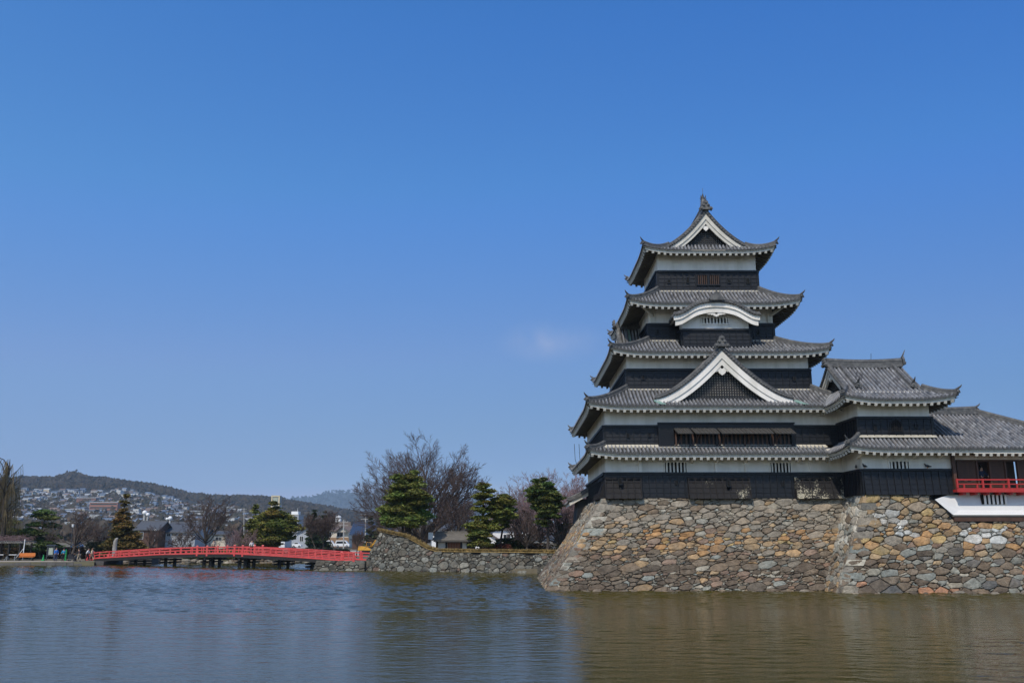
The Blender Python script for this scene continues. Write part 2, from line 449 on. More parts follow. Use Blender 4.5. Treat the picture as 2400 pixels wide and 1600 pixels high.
def bar_window(parent, px0, px1, py0, py1, Y, nb, barmat='plaster', frame='plaster', proud=.04, barw=.45):
    if barmat == 'brownwood': barw = .3
    x0, x1 = xat(px0, py0, Y), xat(px1, py0, Y); z1, z0 = zat(py0, Y), zat(py1, Y)
    fr = MB(); t = .09
    fr.box(x0 - t, x0, Y - proud - .05, Y + .05, z0 - t, z1 + t); fr.box(x1, x1 + t, Y - proud - .05, Y + .05, z0 - t, z1 + t)
    fr.box(x0, x1, Y - proud - .05, Y + .05, z1, z1 + t); fr.box(x0, x1, Y - proud - .06, Y + .05, z0 - t, z0)
    o = fr.build('barred_window', frame, parent)
    h = MB(); h.box(x0, x1, Y - .02, Y + .04, z0, z1); h.build('opening', 'hole', o)
    b = MB(); p = (x1 - x0) / nb
    for i in range(nb):
        c = x0 + (i + .5) * p; b.box(c - p * barw / 2, c + p * barw / 2, Y - proud - .03, Y - .021, z0, z1)
    b.build('bars', barmat, o)

def pendant(mb, hole, C, w, h, frame, b):
    """carved gable pendant hanging from C=(a,z); frame maps (a,b,z)"""
    pts = []
    outline = [(0, .12), (.18, .1), (.3, -.1), (.62, -.42), (1, -.62), (.8, -.66), (.56, -.62), (.5, -.78), (.34, -.66), (.3, -.84), (.16, -.95), (0, -1.08)]
    full = [(a, z) for a, z in outline] + [(-a, z) for a, z in outline[-2:0:-1]]
    for a, z in full: pts.append(frame(C[0] + a * w, b, C[1] + z * h))
    off = frame(0, .1, 0) - frame(0, 0, 0)
    mb.prism(pts, off)
    hp = [frame(C[0] + math.cos(k * math.pi / 4) * w * .15, b - .015, C[1] - h * .32 + math.sin(k * math.pi / 4) * w * .15) for k in range(8)]
    hole.prism(hp, frame(0, .05, 0) - frame(0, 0, 0))

def gable(parent, frame, a0, bv, bback, half, prof, board_w, board_t=.16, recess=.55, lattice_z=None, pend=(.5, .6), ridge_h=.55, ridge_ext=.1, desc=1.1, period=.285, name='gable_roof', horn=1., both=False, lat=True, tail=True, endtile=True, lat_grid=.2, plastered=True, desc_t=.97):
    """gabled roof: ridge along b from verge bv back to bback, slopes fall along a by prof(s), s in 0..1 over half"""
    mb = MB()
    ln = half * 1.35
    for sg in (-1, 1):
        def pos(u, t): return frame(a0 + sg * half * t, u, prof(t))
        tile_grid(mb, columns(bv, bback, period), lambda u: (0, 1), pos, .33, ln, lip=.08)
    roof = mb.build(name, 'tile', parent)
    rd = MB()
    zt = prof(0)
    pts = [frame(a0, lerp(bv - ridge_ext, bback, k / 8), zt + .02 + .12 * abs(k / 4 - 1) ** 2) for k in range(9)]
    ridge_bar(rd, pts, .42, ridge_h)
    if desc:
        for sg in (-1, 1):
            q = [frame(a0 + sg * half * t, bv + desc, prof(t) + .07 + (.16 * max(0, (t - .8) / .2) ** 2 if tail else 0)) for t in [k / 14 * desc_t for k in range(15)]]
            ridge_bar(rd, q, .24, .26)
    # rows of tile ends along the verge
    for sg in (-1, 1):
        q = [frame(a0 + sg * half * t, bv + .12, prof(t) + .06) for t in [k / 16 for k in range(17)]]
        ridge_bar(rd, q, .3, .2)
        n = int(half * 1.5 / .26)
        for k in range(1, n + 1):
            t = k / n; rd.ball(frame(a0 + sg * half * t, bv - .04, prof(t) + .02), .1, 6, 4)
    rd.build('ridge', 'ridge', roof)
    if endtile:
        en = MB(); P = frame(a0, bv - ridge_ext - .02, zt + .2); dd = frame(0, -1, 0) - frame(0, 0, 0); sd = frame(1, 0, 0) - frame(0, 0, 0)
        lob = [(-.5, -.25), (-.62, -.05), (-.5, .12), (-.36, .12), (-.36, .3), (-.22, .42), (-.2, .62), (0, .74), (.2, .62), (.22, .42), (.36, .3), (.36, .12), (.5, .12), (.62, -.05), (.5, -.25), (.2, -.12), (-.2, -.12)]
        en.prism([P + sd * (x * horn) + Vector((0, 0, z * horn)) for x, z in lob], dd * .16)
        for x, z in ((-.42, -.06), (.42, -.06), (-.2, .25), (.2, .25), (0, .5)): en.ball(P + dd * .17 + sd * x * horn + Vector((0, 0, z * horn)), .12 * horn, 6, 4)
        en.build('ridge_end_tile', 'ridge', roof)
    # bargeboards in two steps
    bd = MB(); K = 18
    for sg in (-1, 1):
        for (w0, w1, b0, th) in ((.1, .1 + board_w * .55, bv + .02, board_t), (.1 + board_w * .45, .1 + board_w, bv + .1, board_t)):
            for k in range(K):
                t0, t1 = k / K, (k + 1) / K
                def P(t, w, b):
                    # offset perpendicular-ish: straight down scaled by slope
                    e = 1e-3; sl = (prof(min(1, t + e)) - prof(max(0, t - e))) / (half * (min(1, t + e) - max(0, t - e)))
                    return frame(a0 + sg * half * t, b, prof(t) - w * math.sqrt(1 + min(2.2, sl * sl)))
                vs = [P(t0, w1, b0), P(t1, w1, b0), P(t1, w1, b0 + th), P(t0, w1, b0 + th), P(t0, w0, b0), P(t1, w0, b0), P(t1, w0, b0 + th), P(t0, w0, b0 + th)]
                bd.hexa(vs)
        # plaster soffit between bargeboard and gable wall
    bdo = bd.build('bargeboard', 'trim' if plastered == 'old' else 'plaster', roof)
    # gable wall with lattice
    zb = lattice_z if lattice_z is not None else prof(1)
    gw = MB(); bw = bv + recess
    def zin(a): return prof(min(1, abs(a - a0) / half)) - .12
    n = 24; pl = []
    for k in range(n + 1):
        a = a0 - half + 2 * half * k / n
        pl.append((a, max(zb, zin(a) - .05)))
    for k in range(n):
        (x0, z0), (x1, z1) = pl[k], pl[k + 1]
        gw.add([frame(x0, bw + .12, zb - .3), frame(x1, bw + .12, zb - .3), frame(x1, bw + .12, z1), frame(x0, bw + .12, z0)], [(0, 1, 2, 3)])
    gwo = gw.build('gable_wall', 'plaster' if lat else 'black', roof)
    # soffit under the overhang
    sf = MB()
    for sg in (-1, 1):
        for k in range(12):
            t0, t1 = k / 12, (k + 1) / 12
            sf.add([frame(a0 + sg * half * t0, bv + .1, prof(t0) - .1), frame(a0 + sg * half * t1, bv + .1, prof(t1) - .1), frame(a0 + sg * half * t1, bw + .2, prof(t1) - .1), frame(a0 + sg * half * t0, bw + .2, prof(t0) - .1)], [(0, 1, 2, 3)])
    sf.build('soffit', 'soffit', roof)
    if lat:
        la = MB(); g = lat_grid; dd = .05; w = g * .52
        m = int(half / g)
        for i in range(-m, m + 1):
            a = a0 + i * g; zt_ = zin(a)
            if zt_ > zb + .1: la.beam(frame(a, bw + .02, zb), frame(a, bw + .02, zt_), w, dd, up=(frame(0, -1, 0) - frame(0, 0, 0)))
        z = zb
        while z < prof(0) - .3:
            # widest a where roof is above z
            lo = 0
            for k in range(100):
                if zin(a0 + half * k / 100) > z: lo = half * k / 100
            if lo > .1: la.beam(frame(a0 - lo, bw - .01, z + g / 2), frame(a0 + lo, bw - .01, z + g / 2), w, dd, up=(frame(0, -1, 0) - frame(0, 0, 0)))
            z += g
        la.beam(frame(a0 - half * .8, bw - .03, zb + .05), frame(a0 + half * .8, bw - .03, zb + .05), .1, .3, up=(0, 0, 1))
        la.build('lattice', 'lattice', gwo)
    pm, hm = MB(), MB()
    wd = .1 + board_w
    e = 1e-3; sl = (prof(.05) - prof(0)) / (half * .05)
    pendant(pm, hm, (a0, prof(0) - wd * math.sqrt(1 + min(2.2, sl * sl)) + .12), pend[0], pend[1], frame, bv + .14)
    po = pm.build('gable_pendant', 'plaster', roof); hm.build('pendant_boss', 'hole', po)
    return roof

FX = lambda a, b, z: Vector((a, b, z))         # gable facing the viewer
FW = lambda a, b, z: Vector((b, a, z))         # gable facing left

# ---------------------------------------------------------------- main keep
keep = thing('castle_keep', 'tall black and white castle keep with five tiled roofs above the stone base', 'castle', (15.75, 72.5, 6.3))
S1 = (6.9, 24.6, 64.5, 80.0); S3 = (8.9, 22.95, 66.3, 78.5); S4 = (10.98, 20.9, 68.0, 77.0); S5 = (12.03, 20.15, 68.9, 76.2)
def grow(r, o): return (r[0] - o, r[1] + o, r[2] - o, r[3] + o)
ZA, ZAE = 10.2, 9.45; ZB, ZBE = 14.72, 12.9; ZC, ZCE = 18.93, 17.33; ZD, ZDE = 23.33, 21.5
white_wall(keep, S1, 8.1, 10.0); white_wall(keep, S1, 11.55, 13.15, 'plaster_wall')
white_wall(keep, S3, 16.15, 17.7); white_wall(keep, S4, 20.2, 22.1); white_wall(keep, S5, 24.9, 26.9)
co = MB()
for r, a, b in ((S1, 6.2, 12.6), (S3, 13.5, 17), (S4, 17.5, 21), (S5, 22, 26)): co.box(r[0] + .15, r[1] - .15, r[2] + .15, r[3] - .15, a, b)
co.build('inner_core', 'hole', keep)
cladding(keep, S1, 6.34, 8.18, 'FLR', rows=5); cladding(keep, S1, 10.2, 11.64, 'FLR', rows=5)
cladding(keep, S3, 14.7, 16.24, rows=5); cladding(keep, S4, 18.9, 20.27, rows=5); cladding(keep, S5, 23.3, 24.96, rows=5)
def peeled(name, lo, hi, sc):
    m = M(name, (.014, .013, .014), rough=.7, var=.4, scale=2.5, spec=.25); nt = m.node_tree; N_, L_ = nt.nodes, nt.links; bs = N_['Principled BSDF']; src = bs.inputs['Base Color'].links[0].from_socket
    tc = N_.new('ShaderNodeTexCoord'); n = N_.new('ShaderNodeTexNoise'); n.inputs['Scale'].default_value = sc; n.inputs['Detail'].default_value = 9; n.inputs['Roughness'].default_value = .72; L_.new(tc.outputs['Object'], n.inputs['Vector'])
    n2 = N_.new('ShaderNodeTexNoise'); n2.inputs['Scale'].default_value = .9; n2.inputs['Detail'].default_value = 2; L_.new(tc.outputs['Object'], n2.inputs['Vector'])
    ad = N_.new('ShaderNodeMath'); ad.operation = 'MULTIPLY_ADD'; L_.new(n2.outputs['Fac'], ad.inputs[0]); ad.inputs[1].default_value = .9; L_.new(n.outputs['Fac'], ad.inputs[2])
    r = N_.new('ShaderNodeMapRange'); r.inputs[1].default_value = lo; r.inputs[2].default_value = hi; L_.new(ad.outputs[0], r.inputs[0])
    mx = N_.new('ShaderNodeMixRGB'); L_.new(r.outputs[0], mx.inputs[0]); L_.new(src, mx.inputs[1]); mx.inputs[2].default_value = (.4, .37, .28, 1); L_.new(mx.outputs[0], bs.inputs['Base Color'])
    return m
MAT['peel'] = peeled('peeled_black_wood', .97, 1.05, 9); MAT['speckle'] = peeled('speckled_black_wood', 1.1, 1.16, 11)
# stone dropping skirts at the foot
for (a, b, mt, n) in ((1418, 1501, 'worn', 4), (1612, 1754, 'speckle', 4), (1861, 1979, 'peel', 4)):
    mb = MB(); x0, x1 = xat(a, 1119, 64.5), xat(b, 1119, 64.5)
    clad_face(mb, (x0, 64.5), (x1, 64.5), 6.28, 7.82, (0, -1), .5, proud=.14, rows=n, batten=.5, top=True)
    for x, s in ((x0, -1), (x1, 1)):
        mb.hexa([(x - .04, 63.86, 6.28), (x + .04, 63.86, 6.28), (x + .04, 64.45, 6.28), (x - .04, 64.45, 6.28), (x - .04, 64.34, 7.82), (x + .04, 64.34, 7.82), (x + .04, 64.45, 7.82), (x - .04, 64.45, 7.82)])
    o = mb.build('stone_dropping_bay', mt, keep)
mb = MB(); clad_face(mb, (6.9, 64.6), (6.9, 68), 6.28, 7.82, (-1, 0), .5, proud=.14, rows=4); mb.build('stone_dropping_bay', 'worn', keep)
# barred windows and loopholes
bar_window(keep, 1558, 1608, 1083, 1106, 64.5, 6); bar_window(keep, 1805, 1852, 1084, 1107, 64.5, 6)
for px, py in ((1585, 1131), (1834, 1134), (1471, 1021), (1521, 1019)): loophole(keep, px, py, 64.5, .16, .24)
for px, py in ((1453, 1128), (1706, 1133)): loophole(keep, px, py, 64.1, .2, .36)
for px, py in ((1507, 885), (1860, 888)): loophole(keep, px, py, 66.3, .16, .26)
for px, py in ((1541, 778), (1775, 780)): loophole(keep, px, py, 68, .16, .36)
for px, py, h in ((1567, 661, .22), (1611, 658, .4), (1707.5, 661, .22), (1752, 660, .4)): loophole(keep, px, py, 68.9, .18, h)
bar_window(keep, 1634, 1657, 645, 667, 68.78, 5, 'brownwood', 'black'); bar_window(keep, 1662, 1685, 645, 667, 68.78, 5, 'brownwood', 'black')
# plaster pilasters and struts under the first eaves
for px in (1500, 1679, 1749, 1900):
    pb = MB(); pb.box(xat(px - 4, 1095, 64.5), xat(px + 4, 1095, 64.5), 64.38, 64.5, 8.2, 9.4); pb.build('plaster_pilaster', 'plaster', keep)
for px in (1620, 1679, 1745, 1868, 1940):
    pb = MB(); pb.beam((xat(px, 1080, 64.5), 64.5, 8.95), (xat(px, 1080, 64.5), 63.5, 9.25), .2, .18); pb.build('eave_strut', 'plaster', keep)

# skirt roofs; the right end of the two lowest runs into the corner turret
TF = 60.8
def keepclip(side, u, a, b):
    return a, b
skirt(keep, (S1[0], 22.9, S1[2], S1[3]), (S1[0] - 1.5, 22.9, S1[2] - 1.5, S1[3] + 1.5), ZA, ZAE, sides='FLB', hips='FL BL', wall=S1, lift=.32, bando=.42, bandh=.26)
skirt(keep, (S3[0], S3[1], S3[2], S3[3]), (S1[0] - 1.5, S1[1] + 1.5, S1[2] - 1.5, S1[3] + 1.5), ZB, ZBE, sides='FLRB', hips='FL FR BL BR', wall=S1, lift=.35)
skirt(keep, S4, grow(S3, 1.45), ZC, ZCE, wall=S3, lift=.36)
skirt(keep, S5, grow(S4, 1.95), ZD, ZDE, wall=S4, lift=.38)
# bracket arms under the fourth eaves
ba = MB()
for px in (1530, 1803):
    x = xat(px, 740, 68); ba.box(x - .2, x + .2, 67.85, 68, 20.3, 21.8)
    s = -1 if px < 1600 else 1
    ba.beam((x, 67.9, 20.9), (x - s * -1.2, 66.9, 21.7), .18, .2)
ba.build('eave_brackets', 'trim', keep)

# top roof: hip and gable, gable to the viewer
EX = 16.1; OE = 1.42; EO = grow(S5, OE); zE, zEg, zEa = 26.38, 27.0, 30.0
halfE = (EO[1] - EO[0]) / 2; EX = (EO[0] + EO[1]) / 2
def profE(s): return zE + (zEa - zE) * max(0., 1 - s) ** 2.15
si = 1 - ((zEg - zE) / (zEa - zE)) ** (1 / 2.15)
wi = halfE * si
yin = EO[2] + 1.0
innerE = (EX - wi, EX + wi, yin, EO[3] - 1.0)
def gE(t): return 1 - (profE(si + (1 - si) * t) - zE) / (zEg - zE)
skirt(keep, innerE, EO, zEg, zE, g=gE, wall=S5, lift=.4, band=False)
gable(keep, FX, EX, yin - .15, EO[3] - .8, wi, lambda s: profE(si * s), .52, recess=.6, lattice_z=zEg + .1, pend=(.62, .68), ridge_h=.75, desc=.9, horn=.95, plastered='old', lat_grid=.17)
# dolphin-like finial on the ridge end
sh = MB()
b = Vector((EX, yin + .35, zEa + .5))
sh.tube([b, b + Vector((0, .02, .3)), b + Vector((0, .08, .55)), b + Vector((-.02, .14, .8)), b + Vector((-.03, .08, 1.05)), b + Vector((-.04, -.02, 1.25))], [.34, .27, .2, .15, .1, .03], 8)
sh.ball(b + Vector((0, -.12, .15)), (.24, .3, .22), 8, 6)
for q in (-1, 1):
    sh.tube([b + Vector((.1 * q, .1, .75)), b + Vector((.18 * q, .05, .95)), b + Vector((.2 * q, 0, 1.15))], [.07, .06, .015], 5)
    for zz in (.3, .5, .7): sh.tube([b + Vector((.16 * q, .05, zz)), b + Vector((.3 * q, .05, zz + .16))], [.06, .01], 4)
sh.tube([b + Vector((-.03, 0, 1.2)), b + Vector((-.03, 0, 1.75))], .015, 4)
sh.build('fish_finial', 'ridge', keep)

# big triangular gable on the second roof
chx = (xat(1536, 935, 64.1) + xat(1857, 935, 64.1)) / 2; chh = (xat(1857, 935, 64.1) - xat(1536, 935, 64.1)) / 2
zca, zcf = zat(816, 64.1), zat(936, 64.1) + .1
gable(keep, FX, chx, 64.0, 67.2, chh, lambda s: zcf + (zca - zcf) * max(0., 1 - s) ** 1.5, .75, recess=.6, lattice_z=zcf - .05, pend=(.85, .85), ridge_h=.5, desc=1.25, horn=1.0, lat_grid=.19, desc_t=.93)
cs = MB()
for px in (1543, 1873):   # copper valley strips beside the gable
    xa = xat(px, 945, 63.6)
    def zB(Y): t = (66.3 - Y) / 3.3; return ZB + (ZBE - ZB) * (1 - (1 - t) ** 1.35)
    for k in range(4):
        y0, y1 = 64.2 - k * .28, 64.2 - (k + 1) * .28
        s = (px - 1700) / 170 * .2
        cs.hexa([(xa - .22 + .1 * k, y1, zB(y1) + .1), (xa + .2 + .1 * k, y1, zB(y1) + .1), (xa + .15 + .1 * k, y0, zB(y0) + .1), (xa - .25 + .1 * k, y0, zB(y0) + .1),
                 (xa - .22 + .1 * k, y1, zB(y1) + .15), (xa + .2 + .1 * k, y1, zB(y1) + .15), (xa + .15 + .1 * k, y0, zB(y0) + .15), (xa - .25 + .1 * k, y0, zB(y0) + .15)])
cs.build('copper_valley', 'copper', keep)

# left-facing gable on the third roof
def zC(X): t = (S4[0] - X) / (S4[0] - (S3[0] - 1.45)); return ZC + (ZCE - ZC) * (1 - (1 - t) ** 1.35)
gable(keep, FW, 72.5, 8.95, 10.9, 2.6, lambda s: 18.25 + (20.95 - 18.25) * max(0., 1 - s) ** 1.4, .5, recess=.5, lattice_z=18.2, pend=(.5, .5), ridge_h=.45, desc=.75, horn=.8)
cw = MB()
for k in range(6):
    s0_, s1_ = 1 - k / 6, 1 - (k + 1) / 6; pz = lambda s: 18.25 + 2.7 * max(0., 1 - s) ** 1.4 + .16
    cw.hexa([(9.6, 72.5 - 2.6 * s0_, pz(s0_)), (10.0, 72.5 - 2.6 * s0_, pz(s0_)), (10.0, 72.5 - 2.6 * s1_, pz(s1_)), (9.6, 72.5 - 2.6 * s1_, pz(s1_)), (9.6, 72.5 - 2.6 * s0_, pz(s0_) + .06), (10.0, 72.5 - 2.6 * s0_, pz(s0_) + .06), (10.0, 72.5 - 2.6 * s1_, pz(s1_) + .06), (9.6, 72.5 - 2.6 * s1_, pz(s1_) + .06)])
cw.build('copper_valley', 'copper', keep)

# curved gable bay on the third roof
kx0, kx1 = xat(1600.6, 790, 66.6), xat(1756, 790, 66.6); kz0 = zat(811, 66.6); kzb = zat(772, 66.6)
kb = MB(); kb.box(kx0, kx1, 66.6, 68.0, kzb - .1, kzb + 1.6); kb.build('bay_plaster', 'plaster', keep)
km = MB()
clad_face(km, (kx0, 66.6), (kx1, 66.6), kz0 - .1, kzb, (0, -1), rows=5); clad_face(km, (kx0, 66.6), (kx0, 68), kz0 - .1, kzb, (-1, 0), rows=5); clad_face(km, (kx1, 66.6), (kx1, 68), kz0 - .1, kzb, (1, 0), rows=5)
km.box(kx0 + .06, kx1 - .06, 66.66, 68, kz0 - .6, kzb)
km.build('bay_cladding', 'black', keep)
bar_window(keep, 1645, 1706, 745, 758, 66.6, 8)
kcx = (xat(1580, 748, 65.7) + xat(1781.6, 748, 65.7)) / 2; kh = (xat(1781.6, 748, 65.7) - xat(1580, 748, 65.7)) / 2
kzt, kze = zat(713, 65.7), zat(744, 65.7)
_s = np.array([0, .12, .28, .42, .52, .62, .72, .82, .91, 1.0]); _d = np.array([0, .015, .075, .19, .33, .52, .72, .89, .975, 1.0])
def kprof(s):
    d = float(np.interp(s, np.linspace(0, 1, 201), KD)); return kzt + (kze - kzt) * d
KD = np.interp(np.linspace(0, 1, 201), _s, _d)
for _ in range(25): KD[1:-1] = (KD[:-2] + KD[1:-1] * 2 + KD[2:]) / 4
mb = MB()
for sg in (-1, 1):
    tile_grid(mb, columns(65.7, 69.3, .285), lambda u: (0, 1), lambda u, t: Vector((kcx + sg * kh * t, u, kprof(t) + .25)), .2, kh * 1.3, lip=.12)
kro = mb.build('curved_gable_roof', 'tile', keep)
rb = MB()
for sg in (-1, 1):
    ridge_bar(rb, [Vector((kcx + sg * kh * t, 65.78, kprof(t) + .28)) for t in [k / 24 for k in range(25)]], .3, .2)
    for k in range(1, 17): t = k / 16; rb.ball(Vector((kcx + sg * kh * t, 65.6, kprof(t) + .24)), .1, 6, 4)
ridge_bar(rb, [Vector((kcx, y, kzt + .3)) for y in (65.6, 66.5, 68.2)], .35, .4)
lob = [(-.5, -.1), (-.62, .05), (-.4, .2), (-.3, .4), (-.12, .5), (0, .75), (.12, .5), (.3, .4), (.4, .2), (.62, .05), (.5, -.1)]
rb.prism([Vector((kcx + x, 65.55, kzt + .38 + z)) for x, z in lob], (0, -.15, 0))
rb.build('ridge', 'ridge', kro)
kb2 = MB()
for sg in (-1, 1):
    for (w0, w1, y0) in ((-.2, .2, 65.72), (.12, .62, 65.82)):
        for k in range(24):
            t0, t1 = k / 24 * (1 if w1 < .3 else .965), (k + 1) / 24 * (1 if w1 < .3 else .965)
            p = lambda t, w, y: Vector((kcx + sg * kh * t, y, kprof(t) - w))
            kb2.hexa([p(t0, w1, y0), p(t1, w1, y0), p(t1, w1, y0 + .16), p(t0, w1, y0 + .16), p(t0, w0, y0), p(t1, w0, y0), p(t1, w0, y0 + .16), p(t0, w0, y0 + .16)])
kb2.build('bargeboard', 'plaster', kro)
ks = MB()
for sg in (-1, 1):
    for k in range(24):
        t0, t1 = k / 24, (k + 1) / 24; p = lambda t, y: Vector((kcx + sg * kh * t, y, kprof(t) + .1))
        ks.add([p(t0, 65.8), p(t1, 65.8), p(t1, 68), p(t0, 68)], [(0, 1, 2, 3)])
for sg in (-1, 1):   # side rafters
    for k in range(6): ks.beam((kcx + sg * (kh - .05), 66.0 + k * .4, kze - .1), (kcx + sg * (kx1 - kx0) / 2, 66.0 + k * .4, kze + .25), .15, .15)
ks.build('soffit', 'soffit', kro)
km, kh2 = MB(), MB(); pendant(km, kh2, (kcx, kzt - .5), .75, .42, FX, 65.86); po = km.build('gable_pendant', 'plaster', kro); kh2.build('pendant_boss', 'hole', po)
# plaster wall filling the arch
ka = MB()
for k in range(24):
    xa, xb = lerp(kx0, kx1, k / 24), lerp(kx0, kx1, (k + 1) / 24)
    ka.add([(xa, 66.58, kzb), (xb, 66.58, kzb), (xb, 66.58, kprof(min(1, abs(xb - kcx) / kh)) + .05), (xa, 66.58, kprof(min(1, abs(xa - kcx) / kh)) + .05)], [(0, 1, 2, 3)])
ka.build('arch_plaster', 'plaster', kro)

# shuttered gallery on the second storey
Yb = 64.1; gx0, gx1 = xat(1543, 1010, Yb), xat(1861.6, 1010, Yb); gz1, gz0 = zat(992, Yb), zat(1044, Yb)
zo1, zo0 = zat(1004, Yb), zat(1043, Yb)
ga = MB(); ga.box(gx0, gx1, Yb, 64.42, zo1, gz1); ga.box(gx0, gx1, Yb - .03, 64.42, gz0 - .05, zo0)
ops = [(1579.6, 1616), (1620, 1678), (1682, 1741), (1741, 1804), (1807, 1855)]
edges = [gx0] + [q for o in ops for q in (xat(o[0], 1020, Yb), xat(o[1], 1020, Yb))] + [gx1]
for i in range(0, len(edges), 2):
    if edges[i + 1] - edges[i] > .02: ga.box(edges[i], edges[i + 1], Yb + .004, 64.42, zo0, zo1)
for k in range(11): ga.box(gx0, xat(1579, 1020, Yb), Yb - .02, Yb, zo0 + .14 * k, zo0 + .14 * k + .02)
ga.beam((gx0 - .05, Yb - .03, gz1 + .02), (gx1 + .05, Yb - .03, gz1 + .02), .12, .12)
gal = ga.build('shuttered_gallery', 'black', keep)
for o in ops:
    x0, x1 = xat(o[0], 1020, Yb), xat(o[1], 1020, Yb)
    q = MB(); q.box(x0, x1, 64.405, 64.425, zo0, zo1); q.build('opening', 'hole', gal)
    w = MB(); n = max(2, int((x1 - x0) / .3))
    for i in range(n): c = x0 + (i + .5) * (x1 - x0) / n; w.box(c - .06, c + .06, 64.28, 64.4, zo0, zo1)
    w.box(x0 + .1, x0 + .2, Yb + .05, Yb + .15, zo0, zo1); w.build('window_bars', 'brownwood', gal)
    b = MB(); b.beam((x0 + .35, Yb + .1, zo0 + .15), (x0 + .55, Yb - .65, zo1 - .3), .05, .05); b.build('prop', 'brownwood', gal)
    a = MB(); za = zat(1003, Yb); sx_ = .22; a.hexa([(x0 - .05 + sx_, Yb - .8, za - .52), (x1 + sx_ - .1, Yb - .8, za - .52), (x1 - .03, Yb - .02, za - .06), (x0 - .02, Yb - .02, za - .06), (x0 - .05 + sx_, Yb - .82, za - .47), (x1 + sx_ - .1, Yb - .82, za - .47), (x1 - .03, Yb - .02, za), (x0 - .02, Yb - .02, za)])
    for i in range(6): xx = lerp(x0, x1, (i + .3) / 6); a.beam((xx + sx_ - .02, Yb - .8, za - .46), (xx, Yb - .05, za + .01), .06, .04)
    a.build('awning_shutter', 'awning', gal)

# lean-to porch on the far left side of the keep
lo = MB(); lo.hexa([(5.5, 78.6, 3.2), (7.3, 78.6, 3.2), (7.3, 83, 3.2), (5.5, 83, 3.2), (5.9, 78.6, 6.9), (7.3, 78.6, 6.9), (7.3, 83, 6.9), (5.9, 83, 6.9)])
lo.build('lean_to_wall', 'black', keep)
lm = MB()
def lpos(u, t): return Vector((lerp(7.1, 4.95, t), u, lerp(7.75, 6.55, 1 - max(0., 1 - t) ** 1.25) + .15 * max(0, 1 - (u - 78.1) / 1.5) * t))
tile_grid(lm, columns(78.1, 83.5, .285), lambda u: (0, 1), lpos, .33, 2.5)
lr = lm.build('lean_to_roof', 'tile', keep)
le = MB()
le.hexa([(5.1, 78.15, 6.3), (7.0, 78.15, 7.3), (7.0, 83.4, 7.3), (5.1, 83.4, 6.3), (5.05, 78.15, 6.58), (7.0, 78.15, 7.6), (7.0, 83.4, 7.6), (5.05, 83.4, 6.58)])
le.build('eave_board', 'trim', lr)
lh = MB(); ridge_bar(lh, [lpos(78.2, t) + Vector((0, 0, .1)) for t in [k / 6 for k in range(7)]], .28, .26); hip_ornament(lh, lpos(78.2, 1) + Vector((0, 0, .1)), (-1, -.3), .5); lh.build('hip_ridge', 'ridge', lr)
# cables hanging from the left eaves
cb = MB()
for px in (1346, 1357): cb.tube([at(px, 1040, 72), at(px + 2, 1075, 72), at(px + 9, 1100, 72)], .02, 4)
cb.build('hanging_cable', 'cardark', keep)
# ---------------------------------------------------------------- corner turret
tur = thing('corner_turret', 'two-storey corner turret with a ridged tile roof joined to the right of the keep', 'turret', (27.2, 64.5, 6.3))
T1 = (24.28, 30.5, 60.8, 68.5); T2 = (24.25, 29.3, 60.8, 67.9)
white_wall(tur, T1, 8.05, 10.1); white_wall(tur, T2, 11.7, 13.6)
cc_ = MB(); cc_.box(24.4, 30.3, 60.95, 68, 6.1, 10.6); cc_.box(24.4, 29.1, 60.95, 67.5, 10.3, 12.7); cc_.build('inner_core', 'hole', tur)
cladding(tur, T1, 6.4, 8.15, 'FL', rows=5, flare=.12); cladding(tur, T2, 10.35, 11.77, 'FLR', rows=5)
bar_window(tur, 2084, 2128, 1081, 1098, 60.8, 5)
loophole(tur, 2049, 1001, 60.8, .16, .36); loophole(tur, 2145.6, 998, 60.8, .16, .22)
# bell-shaped window
kw = MB(); c = at(2098, 998, 60.8); ol = [(-.44, -.48), (.44, -.48), (.42, .05), (.34, .28), (.16, .42), (0, .54), (-.16, .42), (-.34, .28), (-.42, .05)]
kw.prism([Vector((c.x + x * 1.1, 60.64, c.z + z * 1.1)) for x, z in ol], (0, -.06, 0)); kwo = kw.build('bell_window', 'black', tur)
kw = MB(); kw.prism([Vector((c.x + x * .92, 60.59, c.z + z * .92)) for x, z in ol], (0, -.02, 0)); kw.build('opening', 'hole', kwo)
kw = MB()
for i in range(-2, 3): kw.box(c.x + i * .16 - .02, c.x + i * .16 + .02, 60.53, 60.56, c.z - .44, c.z + .46 - .07 * abs(i) ** 1.5)
for i in range(4): kw.box(c.x - .38, c.x + .38, 60.52, 60.55, c.z - .4 + i * .2, c.z - .37 + i * .2)
kw.build('lattice', 'worn', kwo)
for px in (2010, 2075, 2140, 2200):
    pb = MB(); pb.beam((xat(px, 1070, 60.8), 60.8, 8.95), (xat(px, 1070, 60.8), 59.8, 9.25), .2, .18); pb.build('eave_strut', 'plaster', tur)
# first roof of the turret
TO1 = (T1[0] - 1.5, 33.6, 59.3, 69.6)
skirt(tur, (T2[0], 31.4, 60.8, 67.9), (T1[0] - 1.5, 31.4, 59.3, 69.4), 10.38, 9.42, sides='FL', hips='FL', wall=(T1[0], T1[1], 60.8, 68.5), lift=.28, band=False)
fb = MB(); fb.hexa([(24.1, 60.45, 10.3), (29.5, 60.45, 10.3), (29.4, 60.9, 10.38), (24.2, 60.9, 10.38), (24.1, 60.45, 10.38), (29.5, 60.45, 10.38), (29.4, 60.9, 10.62), (24.2, 60.9, 10.62)]); fb.build('plaster_flashing', 'mortar', tur)
